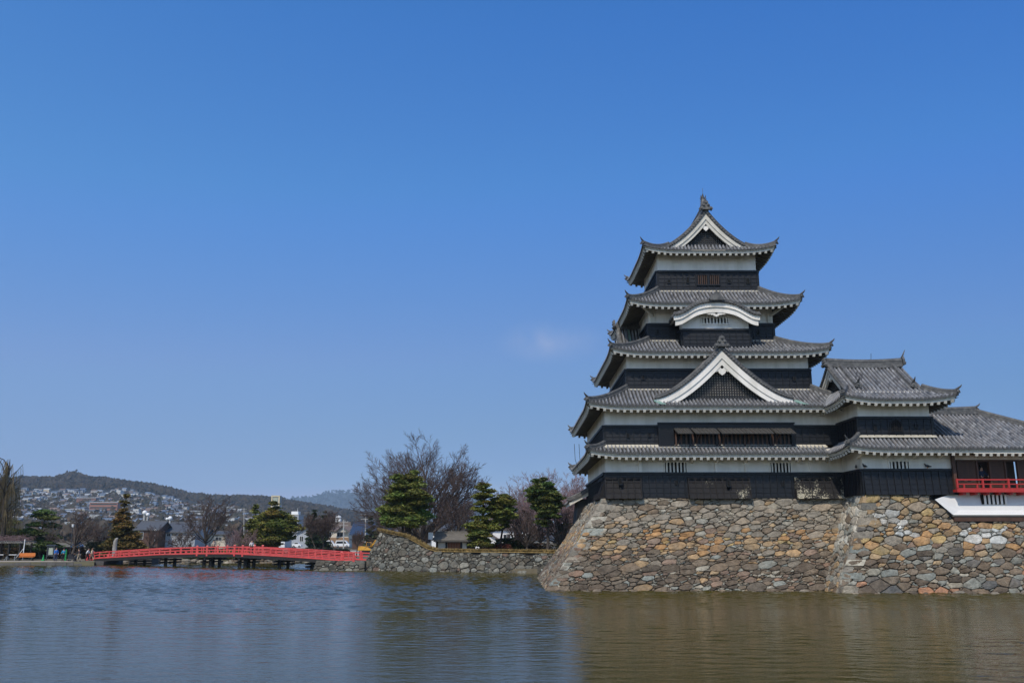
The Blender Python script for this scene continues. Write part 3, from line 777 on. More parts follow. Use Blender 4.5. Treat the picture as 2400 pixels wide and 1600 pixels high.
# upper roof: hip and gable with the ridge left to right
TO2 = (T2[0] - 1.5, T2[1] + 1.45, 59.3, 69.4)
zT, zTg, zTa = 12.8, 13.85, 16.0
hb = (TO2[3] - TO2[2]) / 2; cy = (TO2[2] + TO2[3]) / 2
def profT(s): return zT + (zTa - zT) * max(0., 1 - s) ** 1.22
st = 1 - ((zTg - zT) / (zTa - zT)) ** (1 / 1.22); wt = hb * st
inT = (TO2[0] + 1.05, TO2[1] - 1.6, cy - wt, cy + wt)
def gT(t): return 1 - (profT(st + (1 - st) * t) - zT) / (zTg - zT)
skirt(tur, inT, TO2, zTg, zT, g=gT, wall=T2, lift=.36, band=False)
gable(tur, FW, cy, inT[0] - .1, inT[1] + .15, wt, lambda s: profT(st * s), .4, recess=.5, lattice_z=zTg + .05, pend=(.5, .55), ridge_h=.6, desc=.95, horn=.7, plastered='old', lat=True, lat_grid=.18)
rg = MB(); P = Vector((inT[1] + .2, cy, zTa + .35))
rg.prism([P + Vector((0, x * .7, z * .7)) for x, z in ((-.5, -.25), (-.6, 0), (-.36, .12), (-.36, .3), (-.2, .62), (0, .74), (.2, .62), (.36, .3), (.36, .12), (.6, 0), (.5, -.25))], (.15, 0, 0))
rg.tube([P + Vector((.05, 0, .4)), P + Vector((.2, 0, .75)), P + Vector((.32, 0, 1.0))], [.08, .05, .02], 5)
# descending ridge at the right verge
rg.build('ridge_end_tile', 'ridge', tur); rg = MB()
ridge_bar(rg, [Vector((inT[1] - .55, cy - wt * t, profT(st * t) + .06)) for t in [k / 12 for k in range(13)]], .26, .28)
rg.build('descending_ridge', 'ridge', tur)
for x in (inT[0] + .85, inT[1] - .55):
    rg = MB(); q = Vector((x, cy - wt - .1, zTg + .2)); hip_ornament(rg, q, (0, -1), .75); rg.build('ridge_end_tile', 'ridge', tur)
rod = MB(); rod.tube([at(2041.5, 848, 64.4), at(2041.5, 828, 64.4)], .018, 5); rod.build('lightning_rod', 'cardark', tur)

# ---------------------------------------------------------------- open viewing pavilion
pav = thing('viewing_pavilion', 'open viewing pavilion with a red balcony at the right edge, white plaster below', 'pavilion', (36.5, 64.5, 4.8))
mr0, mr1 = 30.6, 34.6; zR, zPe = 12.5, 9.42
pm = MB()
def ppos(u, t): return Vector((u, lerp(64.6, 59.3, t), zR + (zPe - zR) * (1 - max(0., 1 - t) ** 1.12)))
def pt0(u):
    return (max(0., (u - mr1) / (41.5 - mr1)), 1) if u > mr1 else (0, 1)
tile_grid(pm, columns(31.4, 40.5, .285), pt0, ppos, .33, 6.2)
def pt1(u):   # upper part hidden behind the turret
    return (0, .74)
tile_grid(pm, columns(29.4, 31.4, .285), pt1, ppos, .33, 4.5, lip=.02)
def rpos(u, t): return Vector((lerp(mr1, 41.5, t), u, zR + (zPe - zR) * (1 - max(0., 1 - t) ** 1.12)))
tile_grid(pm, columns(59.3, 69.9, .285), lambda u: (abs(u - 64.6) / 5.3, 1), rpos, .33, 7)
pr = pm.build('tiled_roof', 'tile', pav)
rm = MB(); ridge_bar(rm, [Vector((lerp(29.4, mr1, k / 6), 64.6, zR + .02 + .1 * (k / 6) ** 3)) for k in range(7)], .42, .5)
hip_ornament(rm, (mr1 + .1, 64.6, zR + .35), (1, 0), .6)
ridge_bar(rm, [ppos(lerp(mr1, 41.5, t), t) + Vector((0, 0, .06)) for t in [k / 12 * .97 for k in range(13)]], .3, .36)
rm.build('ridge', 'ridge', pr)
eb, rf, so, re_ = MB(), MB(), MB(), MB()
eb.box(31.4, 40.3, 59.39, 59.55, zPe - .125, zPe - .05); eb.box(31.4, 40.3, 59.46, 59.55, zPe - .325, zPe - .126)
for k in range(20): x = 31.6 + k * .49; rf.beam((x, 59.5, zPe - .4), (x, 61, zPe + .05), .17, .17); eb.beam((x, 59.47, zPe - .4), (x, 59.55, zPe - .38), .19, .19)
so.add([(31.4, 59.52, zPe - .28), (40.4, 59.52, zPe - .28), (40.4, 61.2, zPe + .2), (31.4, 61.2, zPe + .2)], [(0, 1, 2, 3)])
eb.build('eave_board', 'trim', pr); rf.build('rafters', 'soffit', pr); so.build('soffit', 'soffit', pr)
# frame and shutters
xl = xat(2236, 1100, 60.8)
fm = MB(); fm.box(xl, 41, 60.7, 60.95, zat(1077, 60.8), 9.7); fm.build('lintel_wall', 'plaster', pav)
pm = MB(); pm.beam((xat(2231, 1062, 60.5), 60.5, 9.15), (xat(2240.5, 1143, 60.5) , 60.5, 6.7), .24, .2); pm.build('corner_post', 'brownwood', pav)
sm = MB(); z0, z1 = zat(1149, 60.8), zat(1077, 60.8)
for (a, b) in ((2244, 2290), (2320, 2356), (2386, 2440)):
    xa, xb = xat(a, 1100, 60.8), xat(b, 1100, 60.8); sm.box(xa, xb, 60.84, 60.9, z0, z1)
    n = 17
    for i in range(n): sm.box(xa, xb, 60.8, 60.84, z0 + (z1 - z0) * i / n, z0 + (z1 - z0) * (i + .55) / n)
sm.build('shutter', 'brownwood', pav)
sp = MB()
for px in (2290, 2320, 2356, 2386): x = xat(px, 1100, 60.8); sp.box(x - .06, x + .06, 60.72, 60.96, z0, z1)
sp.box(xl, 41, 60.7, 60.96, z1 - .12, z1 + .0); sp.build('post', 'brownwood', pav)
fl = MB(); fl.box(xl, 41, 60.96, 68, z0 - .1, z0); fl.box(xl, 41, 68, 68.2, z0, z0 + .5); fl.box(xl, 38.9, 68, 68.2, z0, 9.8); fl.box(39.6, 42, 68, 68.2, z0, 9.8); fl.box(xl, 42, 60.96, 68.2, z1 + .6, z1 + .7); fl.build('interior', 'brownwood', pav)
# red balcony
bz, rz = zat(1146, 60.0), zat(1122, 60.0); bx0 = xat(2243, 1140, 60.0)
bm = MB(); bm.box(bx0, 41.5, 59.95, 60.8, bz - .17, bz); bm.box(bx0 - .05, 41.5, 59.9, 60.0, bz - .2, bz + .08)
bo = bm.build('balcony_floor', 'red', pav)
rr = MB()
for zz, hh in ((rz, .09), (bz + .38, .07)): rr.box(bx0, 41.5, 59.9, 59.98, zz - hh, zz)
for k in range(10):
    x = xat(2243, 1140, 60.0) + k * 1.75
    rr.box(x - .06, x + .06, 59.88, 60.0, bz + .08, rz + .02)
for k in range(20):
    x = bx0 + .45 + k * .9
    if x < 41.4: rr.box(x - .05, x + .05, 59.9, 59.98, bz + .08, bz + .32)
rr.build('railing', 'red', pav)
jo = MB()
for k in range(12): x = bx0 + .5 + k * .8; jo.box(x - .09, x + .09, 60.05, 60.8, bz - .36, bz - .17)
jo.build('floor_joists', 'red', pav)
# white flared base
wb = MB()
zb0, zb1 = zat(1204, 60.1), zat(1188, 60.7)
A = at(2191, 1170, 60.45); B = at(2224, 1158, 60.8); Cc = at(2248, 1195, 60.5); D = at(2234, 1206, 60.1)
xr = 42
wb.add([B, Cc, (xr, 60.5, Cc.z), (xr, 60.8, B.z + .0)], [(0, 1, 2, 3)])                      # upright wall
wb.add([B, (xr, 60.8, B.z), (xr, 60.8, bz + .05), (B.x - .3, 60.8, bz + .05)], [(0, 1, 2, 3)])
wb.add([Cc, D, (xr, 60.1, D.z), (xr, 60.5, Cc.z)], [(0, 1, 2, 3)])                            # flare
wb.add([A, D, Cc, B], [(0, 1, 2, 3)])                                                         # left facet
wb.add([D, (D.x, 60.3, D.z - .12), (xr, 60.3, D.z - .12), (xr, 60.1, D.z)], [(0, 1, 2, 3)])
wb.box(D.x + .2, xr, 60.82, 67, D.z, bz)
wb.build('flared_base', 'plaster_clean', pav)
sl = MB(); sl.box(D.x + .1, xr, 60.22, 60.7, D.z - .42, D.z - .13); sl.build('sill_beam', 'brownwood', pav)
x0, x1 = xat(2300, 1172, 60.62), xat(2358, 1172, 60.62); z1, z0 = zat(1159, 60.7), zat(1181, 60.7)
wn = MB(); wn.box(x0, x1, 60.54, 60.7, z0, z1); wno = wn.build('barred_window', 'hole', pav)
wn = MB()
for i in range(6): c = lerp(x0, x1, (i + .75) / 6); wn.box(c - .07, c + .07, 60.5, 60.6, z0 - .01, z1 + .01)
wn.build('bars', 'plaster', wno)
# ================================================================== STONE WALLS
def clip_poly(poly, a, b, c):
    """keep a*x+b*y<=c"""
    out = []; n = len(poly)
    for i in range(n):
        p, q = poly[i], poly[(i + 1) % n]
        dp = a * p[0] + b * p[1] - c; dq = a * q[0] + b * q[1] - c
        if dp <= 0: out.append(p)
        if (dp < 0 < dq) or (dq < 0 < dp):
            t = dp / (dp - dq); out.append((p[0] + (q[0] - p[0]) * t, p[1] + (q[1] - p[1]) * t))
    return out
def cells(W, Hh, rowh, asp, rs, small=.35, grade=0.):
    """power diagram of stones on a W x Hh face -> list of (polygon, big?)"""
    seeds = []; y = 0; row = 0; S = asp ** -.8
    while y < Hh + rowh:
        h = rowh * rs.uniform(.7, 1.35) * (1 + grade * (1 - y / Hh)); x = -rs.random() * h
        while x < W + h:
            w = h * asp * rs.choice((rs.uniform(.4, .8), rs.uniform(.8, 1.3), rs.uniform(1.1, 2.0)))
            seeds.append((x + w / 2 + rs.gauss(0, .1) * h, y + h / 2 + rs.gauss(0, .24) * h, (w * S * .5) ** 2 * .8, 1))
            if rs.random() < small: seeds.append((x + w + rs.gauss(0, .08) * h, y + rs.gauss(0, .2) * h, (h * .13) ** 2, 0))
            if rs.random() < small * .6: seeds.append((x + w * rs.random(), y + rs.gauss(0, .1) * h, (h * .1) ** 2, 0))
            x += w
        y += h
    G = {}; cs = rowh * asp * 1.5; S = asp ** -.8
    for i, s in enumerate(seeds): G.setdefault((int(s[0] // cs), int(s[1] // cs)), []).append(i)
    out = []
    for i, (x, y, w, big) in enumerate(seeds):
        poly = [(max(0, x - cs), max(0, y - cs)), (min(W, x + cs), max(0, y - cs)), (min(W, x + cs), min(Hh, y + cs)), (max(0, x - cs), min(Hh, y + cs))]
        if poly[0][0] >= poly[1][0] or poly[0][1] >= poly[2][1]: continue
        gx, gy = int(x // cs), int(y // cs)
        for a in (-1, 0, 1):
            for b in (-1, 0, 1):
                for j in G.get((gx + a, gy + b), ()):
                    if j == i: continue
                    X, Y, w2, _ = seeds[j]
                    # anisotropic metric: x compressed
                    dx, dy = (X - x) * S, (Y - y)
                    c = (X * X - x * x) * S * S + (Y * Y - y * y) - (w2 - w)
                    poly = clip_poly(poly, 2 * dx * S, 2 * dy, c)
                    if len(poly) < 3: break
                if len(poly) < 3: break
            if len(poly) < 3: break
        if len(poly) >= 3:
            ar = abs(sum(poly[k][0] * poly[(k + 1) % len(poly)][1] - poly[(k + 1) % len(poly)][0] * poly[k][1] for k in range(len(poly)))) / 2
            if ar > rowh * rowh * .012: out.append((poly, big, ar))
    return out
def stone_face(mb, S, W, Hh, rowh, asp, colf, seed, gap=.016, bulge=.06, small=.35, grade=0., keepf=None):
    """S(u, v) -> (point, normal) on the wall, u along, v up, metres"""
    rs = random.Random(seed)
    for poly, big, ar in cells(W, Hh, rowh, asp, rs, small, grade):
        cx = sum(p[0] for p in poly) / len(poly); cy = sum(p[1] for p in poly) / len(poly)
        if keepf and not keepf(cx, cy): continue
        # worn corners and uneven edges
        q = []; n = len(poly); sz0 = math.sqrt(ar)
        for k in range(n):
            a, b = poly[k], poly[(k + 1) % n]; l = math.hypot(b[0] - a[0], b[1] - a[1])
            if l < .015: continue
            ex_, ey_ = -(b[1] - a[1]) / l, (b[0] - a[0]) / l; m = max(2, int(l / .13)); c0 = min(.3, .05 / l) * rs.uniform(.4, 1.8)
            bow = rs.gauss(0, .012)
            for i in range(m + 1):
                t = c0 + (1 - 2 * c0) * i / m; w = rs.gauss(0, .009) + bow * math.sin(math.pi * t)
                q.append((a[0] + (b[0] - a[0]) * t + ex_ * w, a[1] + (b[1] - a[1]) * t + ey_ * w))
        if len(q) < 4: continue
        sz = math.sqrt(ar); g = min(gap * rs.choice((.15, .4, 1.0, 1.9)), sz * .08)
        def ins(p, k):
            dx, dy = cx - p[0], cy - p[1]; l = math.hypot(dx, dy) + 1e-6; f = min(.9, k / l)
            return (p[0] + dx * f, p[1] + dy * f)
        r0 = [ins(p, g) for p in q]; r1 = [ins(p, g + .02 + sz * .02) for p in q]; r2 = [ins(p, g + sz * .2) for p in q]
        tx, ty = rs.gauss(0, .07), rs.gauss(0, .07); hb = rs.uniform(.3, 1.2) * bulge * min(1, sz / .5); base = rs.gauss(0, .025)
        cl = colf(cx, cy, big, rs)
        m = len(q); b0 = len(mb.v)
        for ring, hh in ((r0, -.16), (r0, -.02), (r1, hb * .7), (r2, hb)):
            for p in ring:
                P, N = S(p[0], p[1]); h = hh + (base + tx * (p[0] - cx) + ty * (p[1] - cy) if hh > -.1 else 0)
                if hh >= hb * .7: h += rs.gauss(0, .008)
                mb.v.append(P + N * h)
        P, N = S(cx, cy); mb.v.append(P + N * (hb * 1.05 + base))
        for rr in range(3):
            for k in range(m):
                k2 = (k + 1) % m
                mb.f.append((b0 + rr * m + k, b0 + rr * m + k2, b0 + (rr + 1) * m + k2, b0 + (rr + 1) * m + k))
                mb.c.append(cl)
        for k in range(m):
            mb.f.append((b0 + 3 * m + k, b0 + 3 * m + (k + 1) % m, b0 + 4 * m)); mb.c.append(cl)
def jitc(c, rs, s=.12, h=.03):
    k = 1 + rs.gauss(0, s); w = rs.gauss(0, h)
    return (max(.01, c[0] * k * (1 + w)), max(.01, c[1] * k), max(.01, c[2] * k * (1 - w)))
def pick(rs, table):
    c = pick_(rs, table)
    return tuple(lerp(a, b, .2) for a, b in zip(c, (.2, .15, .1)))
def pick_(rs, table):
    r = rs.random() * sum(t[0] for t in table)
    for w, c in table:
        r -= w
        if r <= 0: return c
    return table[-1][1]
GREY = (.24, .215, .175); TAN = (.37, .25, .135); ORN = (.4, .225, .095); BRN = (.16, .122, .087); DBR = (.09, .071, .055); PALE = (.37, .345, .28)
BLU = (.25, .265, .235); SLATE = (.115, .115, .112); PINK = (.23, .15, .11); YEL = (.4, .29, .13)
def col_main(u, v, big, rs):
    t = v / 6.4 + rs.gauss(0, .05)
    if v < .55: return jitc(pick(rs, [(2, (.26, .2, .13)), (2, BRN), (1, DBR)]), rs)
    if not big: return jitc(pick(rs, [(3, PALE), (2, BLU), (1, BRN), (1.5, GREY)]), rs)
    if t > .86: c = pick(rs, [(6, (.26, .23, .185)), (1, PALE), (.6, BRN), (.5, TAN)])
    elif t > .62: c = pick(rs, [(5, TAN), (4, ORN), (1.6, YEL), (2, PINK), (.9, GREY), (1, BRN)])
    elif t > .5: c = pick(rs, [(2, TAN), (3, BRN), (1, GREY), (1.5, PINK), (1, (.16, .13, .1))])
    elif t > .5: c = pick(rs, [(4, BRN), (2, DBR), (2, PINK), (2, TAN), (1, GREY)])
    else: c = pick(rs, [(5, BRN), (5.5, DBR), (1.0, GREY), (.7, PALE), (.8, BLU), (1.8, PINK), (.7, TAN)])
    return jitc(c, rs)
def col_right(u, v, big, rs):
    t = v / 6.4 + rs.gauss(0, .05)
    # lime stain running down from the turret corner
    lim = max(0, 1 - abs(u - (2.0 + (5.9 - v) * 1.3)) / 1.4) * (1 if 4.2 < v < 6.2 else 0) + (1 if (abs(u - 9.0) < 1.5 and 3.9 < v < 5.1) else 0) * .8
    if lim > .35 and rs.random() < .75: return jitc((.5, .49, .45), rs, .12)
    if not big: return jitc(pick(rs, [(3, PALE), (3, BLU), (1, BRN), (1, GREY)]), rs)
    if t > .8: c = pick(rs, [(4, (.26, .225, .175)), (2, TAN), (1, SLATE), (1, YEL)])
    elif t > .52: c = pick(rs, [(3, TAN), (2.4, ORN), (1, YEL), (2, BLU), (1.6, GREY), (2, PINK)])
    elif t > .3: c = pick(rs, [(3, BRN), (2, DBR), (2, BLU), (1.2, SLATE), (1, TAN)])
    else: c = pick(rs, [(4, BRN), (2, BLU), (1.6, SLATE), (1.1, PALE), (1, DBR), (.35, (.42, .2, .11))])
    return jitc(c, rs)
def col_grey(u, v, big, rs):
    if not big: return jitc(pick_(rs, [(3, (.3, .3, .265)), (2, (.06, .055, .045))]), rs)
    return jitc(pick_(rs, [(4, (.125, .122, .104)), (3, (.075, .072, .062)), (2, (.21, .21, .185)), (1, (.14, .1, .08))]), rs)

def wall_patch(B0, B1, T1, T0, ex=1.1):
    """bottom line B0-B1, top line T0-T1 (vectors); battered face, returns S, W, H"""
    B0, B1, T0, T1 = map(Vector, (B0, B1, T0, T1))
    W = ((B1 - B0).length + (T1 - T0).length) / 2; Hh = ((T0 - B0).length + (T1 - B1).length) / 2
    nn = ((B1 - B0).cross(T0 - B0)).normalized()
    def S(u, v):
        a = u / W; t = v / Hh
        f = 1 - max(0., 1 - t) ** ex
        b = B0.lerp(B1, a); tp = T0.lerp(T1, a); p = b.lerp(tp, f); p.z = lerp(b.z, tp.z, t)
        return p, nn
    return S, W, Hh
def backing(mb, S, W, Hh, d=.1, n=6):
    for i in range(n):
        for j in range(n):
            q = []
            for a, b in ((i, j), (i + 1, j), (i + 1, j + 1), (i, j + 1)):
                P, N = S(W * a / n, Hh * b / n); q.append(P - N * d)
            mb.add(q, [(0, 1, 2, 3)])

ramp = thing('stone_rampart', 'broad battered base of tan, brown and grey boulders under the keep', 'stone wall', (15, 66, 0))
ZB0 = -.45; zt1 = 6.32; k_ = -ZB0 / zt1
xlb = 2.15; xlt = 6.55
sb, gb = MB(), MB()
# front of the keep
S, W, Hh = wall_patch((xlb - .15, 61.3, ZB0), (21.5, 61.3, ZB0), (25.0, 64.35, zt1), (xlt, 64.35, zt1))
stone_face(sb, S, W, Hh, .335, 1.85, col_main, 11, grade=-.05, small=.9); backing(gb, S, W, Hh)
# left face, running away from the viewer
S, W, Hh = wall_patch((xlb - .15, 82.5, ZB0), (xlb - .15, 61.3, ZB0), (xlt, 64.35, zt1), (xlt, 80, zt1))
stone_face(sb, S, W, Hh, .35, 1.85, col_main, 12, small=.9); backing(gb, S, W, Hh)
ramp_front = sb.build('stone_facing', 'stone', ramp)
# step under the corner turret: its left face and its front
sb2 = MB()
S, W, Hh = wall_patch((20.95, 64, ZB0), (20.95, 58.85, ZB0), (24.2, 60.75, 6.42), (24.2, 66, 6.42))
def colstep(u, v, big, rs):
    if v > 3.6 and rs.random() < .55: return jitc((.46, .43, .36), rs, .12)
    return jitc(pick(rs, [(3, (.28, .26, .22)), (2, BRN), (2, BLU), (1, TAN)]), rs)
stone_face(sb2, S, W, Hh, .42, 1.6, colstep, 13); backing(gb, S, W, Hh)
S, W, Hh = wall_patch((20.95, 58.85, ZB0), (44, 58.85, ZB0), (44, 60.75, 6.42), (24.2, 60.75, 6.42), 1.15)
# corner stones are real blocks; the front is cut off to the right where the white base stands lower
xcut0 = at(2191, 1169, 60.4).x; xcut1 = at(2236, 1212, 60.0).x
def keepf(u, v):
    P, N = S(u, v)
    zmax = 6.4 if P.x < xcut0 else (lerp(6.3, 4.75, min(1, (P.x - xcut0) / (xcut1 - xcut0))) - .12)
    return P.z < zmax
stone_face(sb2, S, W, Hh, .375, 1.7, col_right, 14, keepf=keepf, small=.55, bulge=.08)
sb2.build('stone_facing', 'stone', ramp, label='lighter, bluish stone facing below the corner turret')
def corner_stones(B, T, side_sign, seed, ex):
    m = MB(); rs = random.Random(seed); B = Vector(B); T = Vector(T); z = B.z; k = 0
    def C(z):
        t = (z - B.z) / (T.z - B.z); f = 1 - max(0., 1 - t) ** ex; p = B.lerp(T, f); p.z = z; return p
    while z < T.z - .2:
        h = rs.uniform(.36, .55); z1 = min(T.z - .02, z + h - .03); L1, L2 = (rs.uniform(1.0, 1.5), rs.uniform(.45, .65)) if k % 2 else (rs.uniform(.45, .7), rs.uniform(1.0, 1.5))
        o = .035 + rs.uniform(-.015, .02); a, b = C(z), C(z1); vs = []
        for p in (a, b):
            q = p + Vector((-o, -o, 0)); j = lambda: Vector((rs.gauss(0, .012), rs.gauss(0, .012), rs.gauss(0, .018)))
            vs += [q + j(), q + Vector((L1, 0, 0)) + j(), q + Vector((L1, L2, 0)), q + Vector((0, L2, 0)) + j()]
        m.hexa(vs, jitc(pick_(rs, [(3, PALE), (2, BLU), (3, GREY), (1.5, BRN), (1, TAN)]), rs, .14)); z += h; k += 1
    return m.build('corner_stones', 'stone', ramp)
corner_stones((20.95, 58.85, ZB0), (24.2, 60.75, 6.42), 1, 71, 1.12)
corner_stones((xlb - .15, 61.3, ZB0), (xlt, 64.35, zt1), 1, 72, 1.1)
n = 14
for i in range(40):
    for j in range(n):
        q = [];
        for a, b in ((i, j), (i + 1, j), (i + 1, j + 1), (i, j + 1)):
            P, N = S(W * a / 40, Hh * b / n)
            zm = 6.42 if P.x < xcut0 else lerp(6.42, 4.75, min(1, (P.x - xcut0) / (xcut1 - xcut0)))
            if P.z > zm: P.z = zm
            q.append(P - N * .1)
        gb.add(q, [(0, 1, 2, 3)])
gb.add([(xlt, 64.4, 6.2), (25, 64.4, 6.2), (25, 80, 6.2), (xlt, 80, 6.2)], [(0, 1, 2, 3)])
gb.add([(24.1, 60.85, 6.3), (31, 60.85, 6.3), (31, 68, 6.3), (24.1, 68, 6.3)], [(0, 1, 2, 3)])
gb.add([(31, 60.3, 4.7), (44, 60.3, 4.7), (44, 69, 4.7), (31, 69, 4.7)], [(0, 1, 2, 3)])
gb.build('earth_core', 'gap', ramp)
# ---------------------------------------------------------------- low moat wall with the raised gate mound
mw = thing('moat_wall', 'grey stone wall across the water between the bridge and the keep, raised at its left end', 'stone wall', (-8, 98, 0))
sb, gb = MB(), MB()
A0 = Vector((-16.9, 99.7, -.3)); A1 = Vector((6.5, 90.5, -.3)); D = (A1 - A0).normalized(); NB = Vector((-D.y, D.x, 0))
LEN = (A1 - A0).length
def topz(u):
    px = [0, 1.0, 1.6, 5.2, 8.0, 9.2, 40]; zz = [4.4, 4.45, 4.35, 3.75, 2.5, 2.2, 2.05]
    return float(np.interp(u, px, zz)) 
def Sm(u, v):
    z = -.3 + v; t = min(1, (z + .3) / 5)
    p = A0 + D * (u + (1.9 * (1 - max(0., 1 - t) ** 1.1) * max(0, 1 - u / 3.0) if u < 3 else 0)) + NB * (1.3 * t); p.z = z
    return p, (-NB + Vector((0, 0, .25))).normalized()
stone_face(sb, Sm, LEN, 5, .36, 1.5, col_grey, 21, keepf=lambda u, v: v - .3 < topz(u) - .12, bulge=.08, gap=.02, small=.6)
Sl, Wl, Hl = wall_patch(A0 + NB * 7, A0, A0 + D * 1.9 + NB * 1.3 + Vector((0, 0, 4.9)), A0 + D * 1.9 + NB * 5.5 + Vector((0, 0, 4.9)))
stone_face(sb, Sl, Wl, Hl, .36, 1.5, col_grey, 22, keepf=lambda u, v: v - .3 < 4.3)
sb.build('stone_facing', 'stone', mw)
for i in range(40):
    u0, u1 = LEN * i / 40, LEN * (i + 1) / 40
    for a, b in ((0, .5), (.5, 1)):
        q = []
        for u, t in ((u0, a), (u1, a), (u1, b), (u0, b)):
            P, N = Sm(u, (topz(u) + .3) * t); q.append(P - N * .1)
        gb.add(q, [(0, 1, 2, 3)])
for a in range(4):
    q = [Sl(Wl * a / 4, 0)[0], Sl(Wl * (a + 1) / 4, 0)[0], Sl(Wl * (a + 1) / 4, 4.7)[0], Sl(Wl * a / 4, 4.7)[0]]
    gb.add([p - Vector((-.1, 0, 0)) for p in q], [(0, 1, 2, 3)])
gb.build('earth_core', 'gap', mw)
# grassy top of the wall
gt = MB()
def gz(u, w):
    """ground behind the wall"""
    base = topz(u) + .12 if u > 1 else topz(1) + .12
    return base
N_ = 60
def interp_(u): return float(np.interp(u, [4, 6.5], [.7, .24]))
for i in range(N_):
    for j in range(10):
        q = []
        for a, b in ((i, j), (i + 1, j), (i + 1, j + 1), (i, j + 1)):
            u = 1.2 + (LEN - 1.2) * a / N_; w = b * interp_(u); ue = u + w * .5
            t = (topz(u) + .3) / 5; e = 1.1 * t
            z = topz(ue) + .05 - (.15 if b == 0 else 0) + .1 * math.sin(u * 2.1) * math.sin(w * 1.3) * .5 
            off = Vector((1.6, 0, 0)) * max(0, 1 - u / 3)
            if b > 6: z = lerp(z, 1.2, (b - 6) / 4)
            q.append(A0 + D * u + NB * (e + w - .1) + off * .4 + Vector((0, 0, z + .3)))
        gt.add(q, [(0, 1, 2, 3)])
tag(gt.build('dry_grass_bank', 'grass', smooth=True), kind='structure')
tuft = MB(); rs = random.Random(9)
for i in range(2600):
    u = rs.uniform(1.2, LEN - 1); w = rs.random() ** 2 * 1.2 - .05
    e = 1.1 * (topz(u) + .3) / 5; p = A0 + D * u + NB * (e + w) + Vector((.6 * max(0, 1 - u / 3), 0, topz(u) + .3))
    for k in range(3):
        a = rs.uniform(0, 6.28); h = rs.uniform(.1, .3); d = Vector((math.cos(a), math.sin(a), 0)) * .06
        tuft.add([p - d, p + d, p + d * rs.uniform(-1, 2) + Vector((rs.gauss(0, .08), rs.gauss(0, .08) - .05, h))], [(0, 1, 2)])
tag(tuft.build('dry_grass_tufts', 'grass'), kind='stuff')
# low stone ledge in front of the bridge end
lg = thing('stone_ledge', 'low rubble ledge at the water under the right end of the red bridge', 'stone ledge', (-19, 100.5, 0))
sb = MB()
for k, (x0, x1, y, h) in enumerate(((-22.2, -16.2, 100.1, 1.1),)):
    S2, W2, H2 = wall_patch((x0, y, -.2), (x1, y - 1.2, -.2), (x1, y - .7, h), (x0 + .3, y + .4, h))
    stone_face(sb, S2, W2, H2, .4, 1.6, col_grey, 30 + k, bulge=.1)
    sb.hexa([(x0 + .1, y + .2, -.3), (x1, y - .9, -.3), (x1, y + 3, -.3), (x0 + .1, y + 3, -.3), (x0 + .3, y + .5, h - .05), (x1, y - .6, h - .05), (x1, y + 3, h - .05), (x0 + .3, y + 3, h - .05)], (.14, .125, .1))
sb.build('rubble', 'stone', lg)
# ================================================================== WATER, GROUND, HILLS
def water_material():
    m = bpy.data.materials.new('moat_water'); m.use_nodes = True; nt = m.node_tree; N = nt.nodes; L = nt.links
    b = N['Principled BSDF']; b.inputs['Base Color'].default_value = (.046, .038, .002, 1); b.inputs['Specular IOR Level'].default_value = .33; b.inputs['Roughness'].default_value = .03
    b.inputs['IOR'].default_value = 1.333
    tc = N.new('ShaderNodeTexCoord'); mp = N.new('ShaderNodeMapping'); mp.inputs['Scale'].default_value = (.7, 1.3, 1); L.new(tc.outputs['Object'], mp.inputs['Vector'])
    n = N.new('ShaderNodeTexNoise'); n.inputs['Scale'].default_value = 5; n.inputs['Detail'].default_value = 3; L.new(mp.outputs[0], n.inputs['Vector'])
    bp = N.new('ShaderNodeBump'); bp.inputs['Strength'].default_value = 1.0; bp.inputs['Distance'].default_value = .012
    L.new(n.outputs['Fac'], bp.inputs['Height']); L.new(bp.outputs[0], b.inputs['Normal'])
    return m
MAT['water'] = water_material()
SLOPE_FAR, SLOPE_NEAR = .13, .03
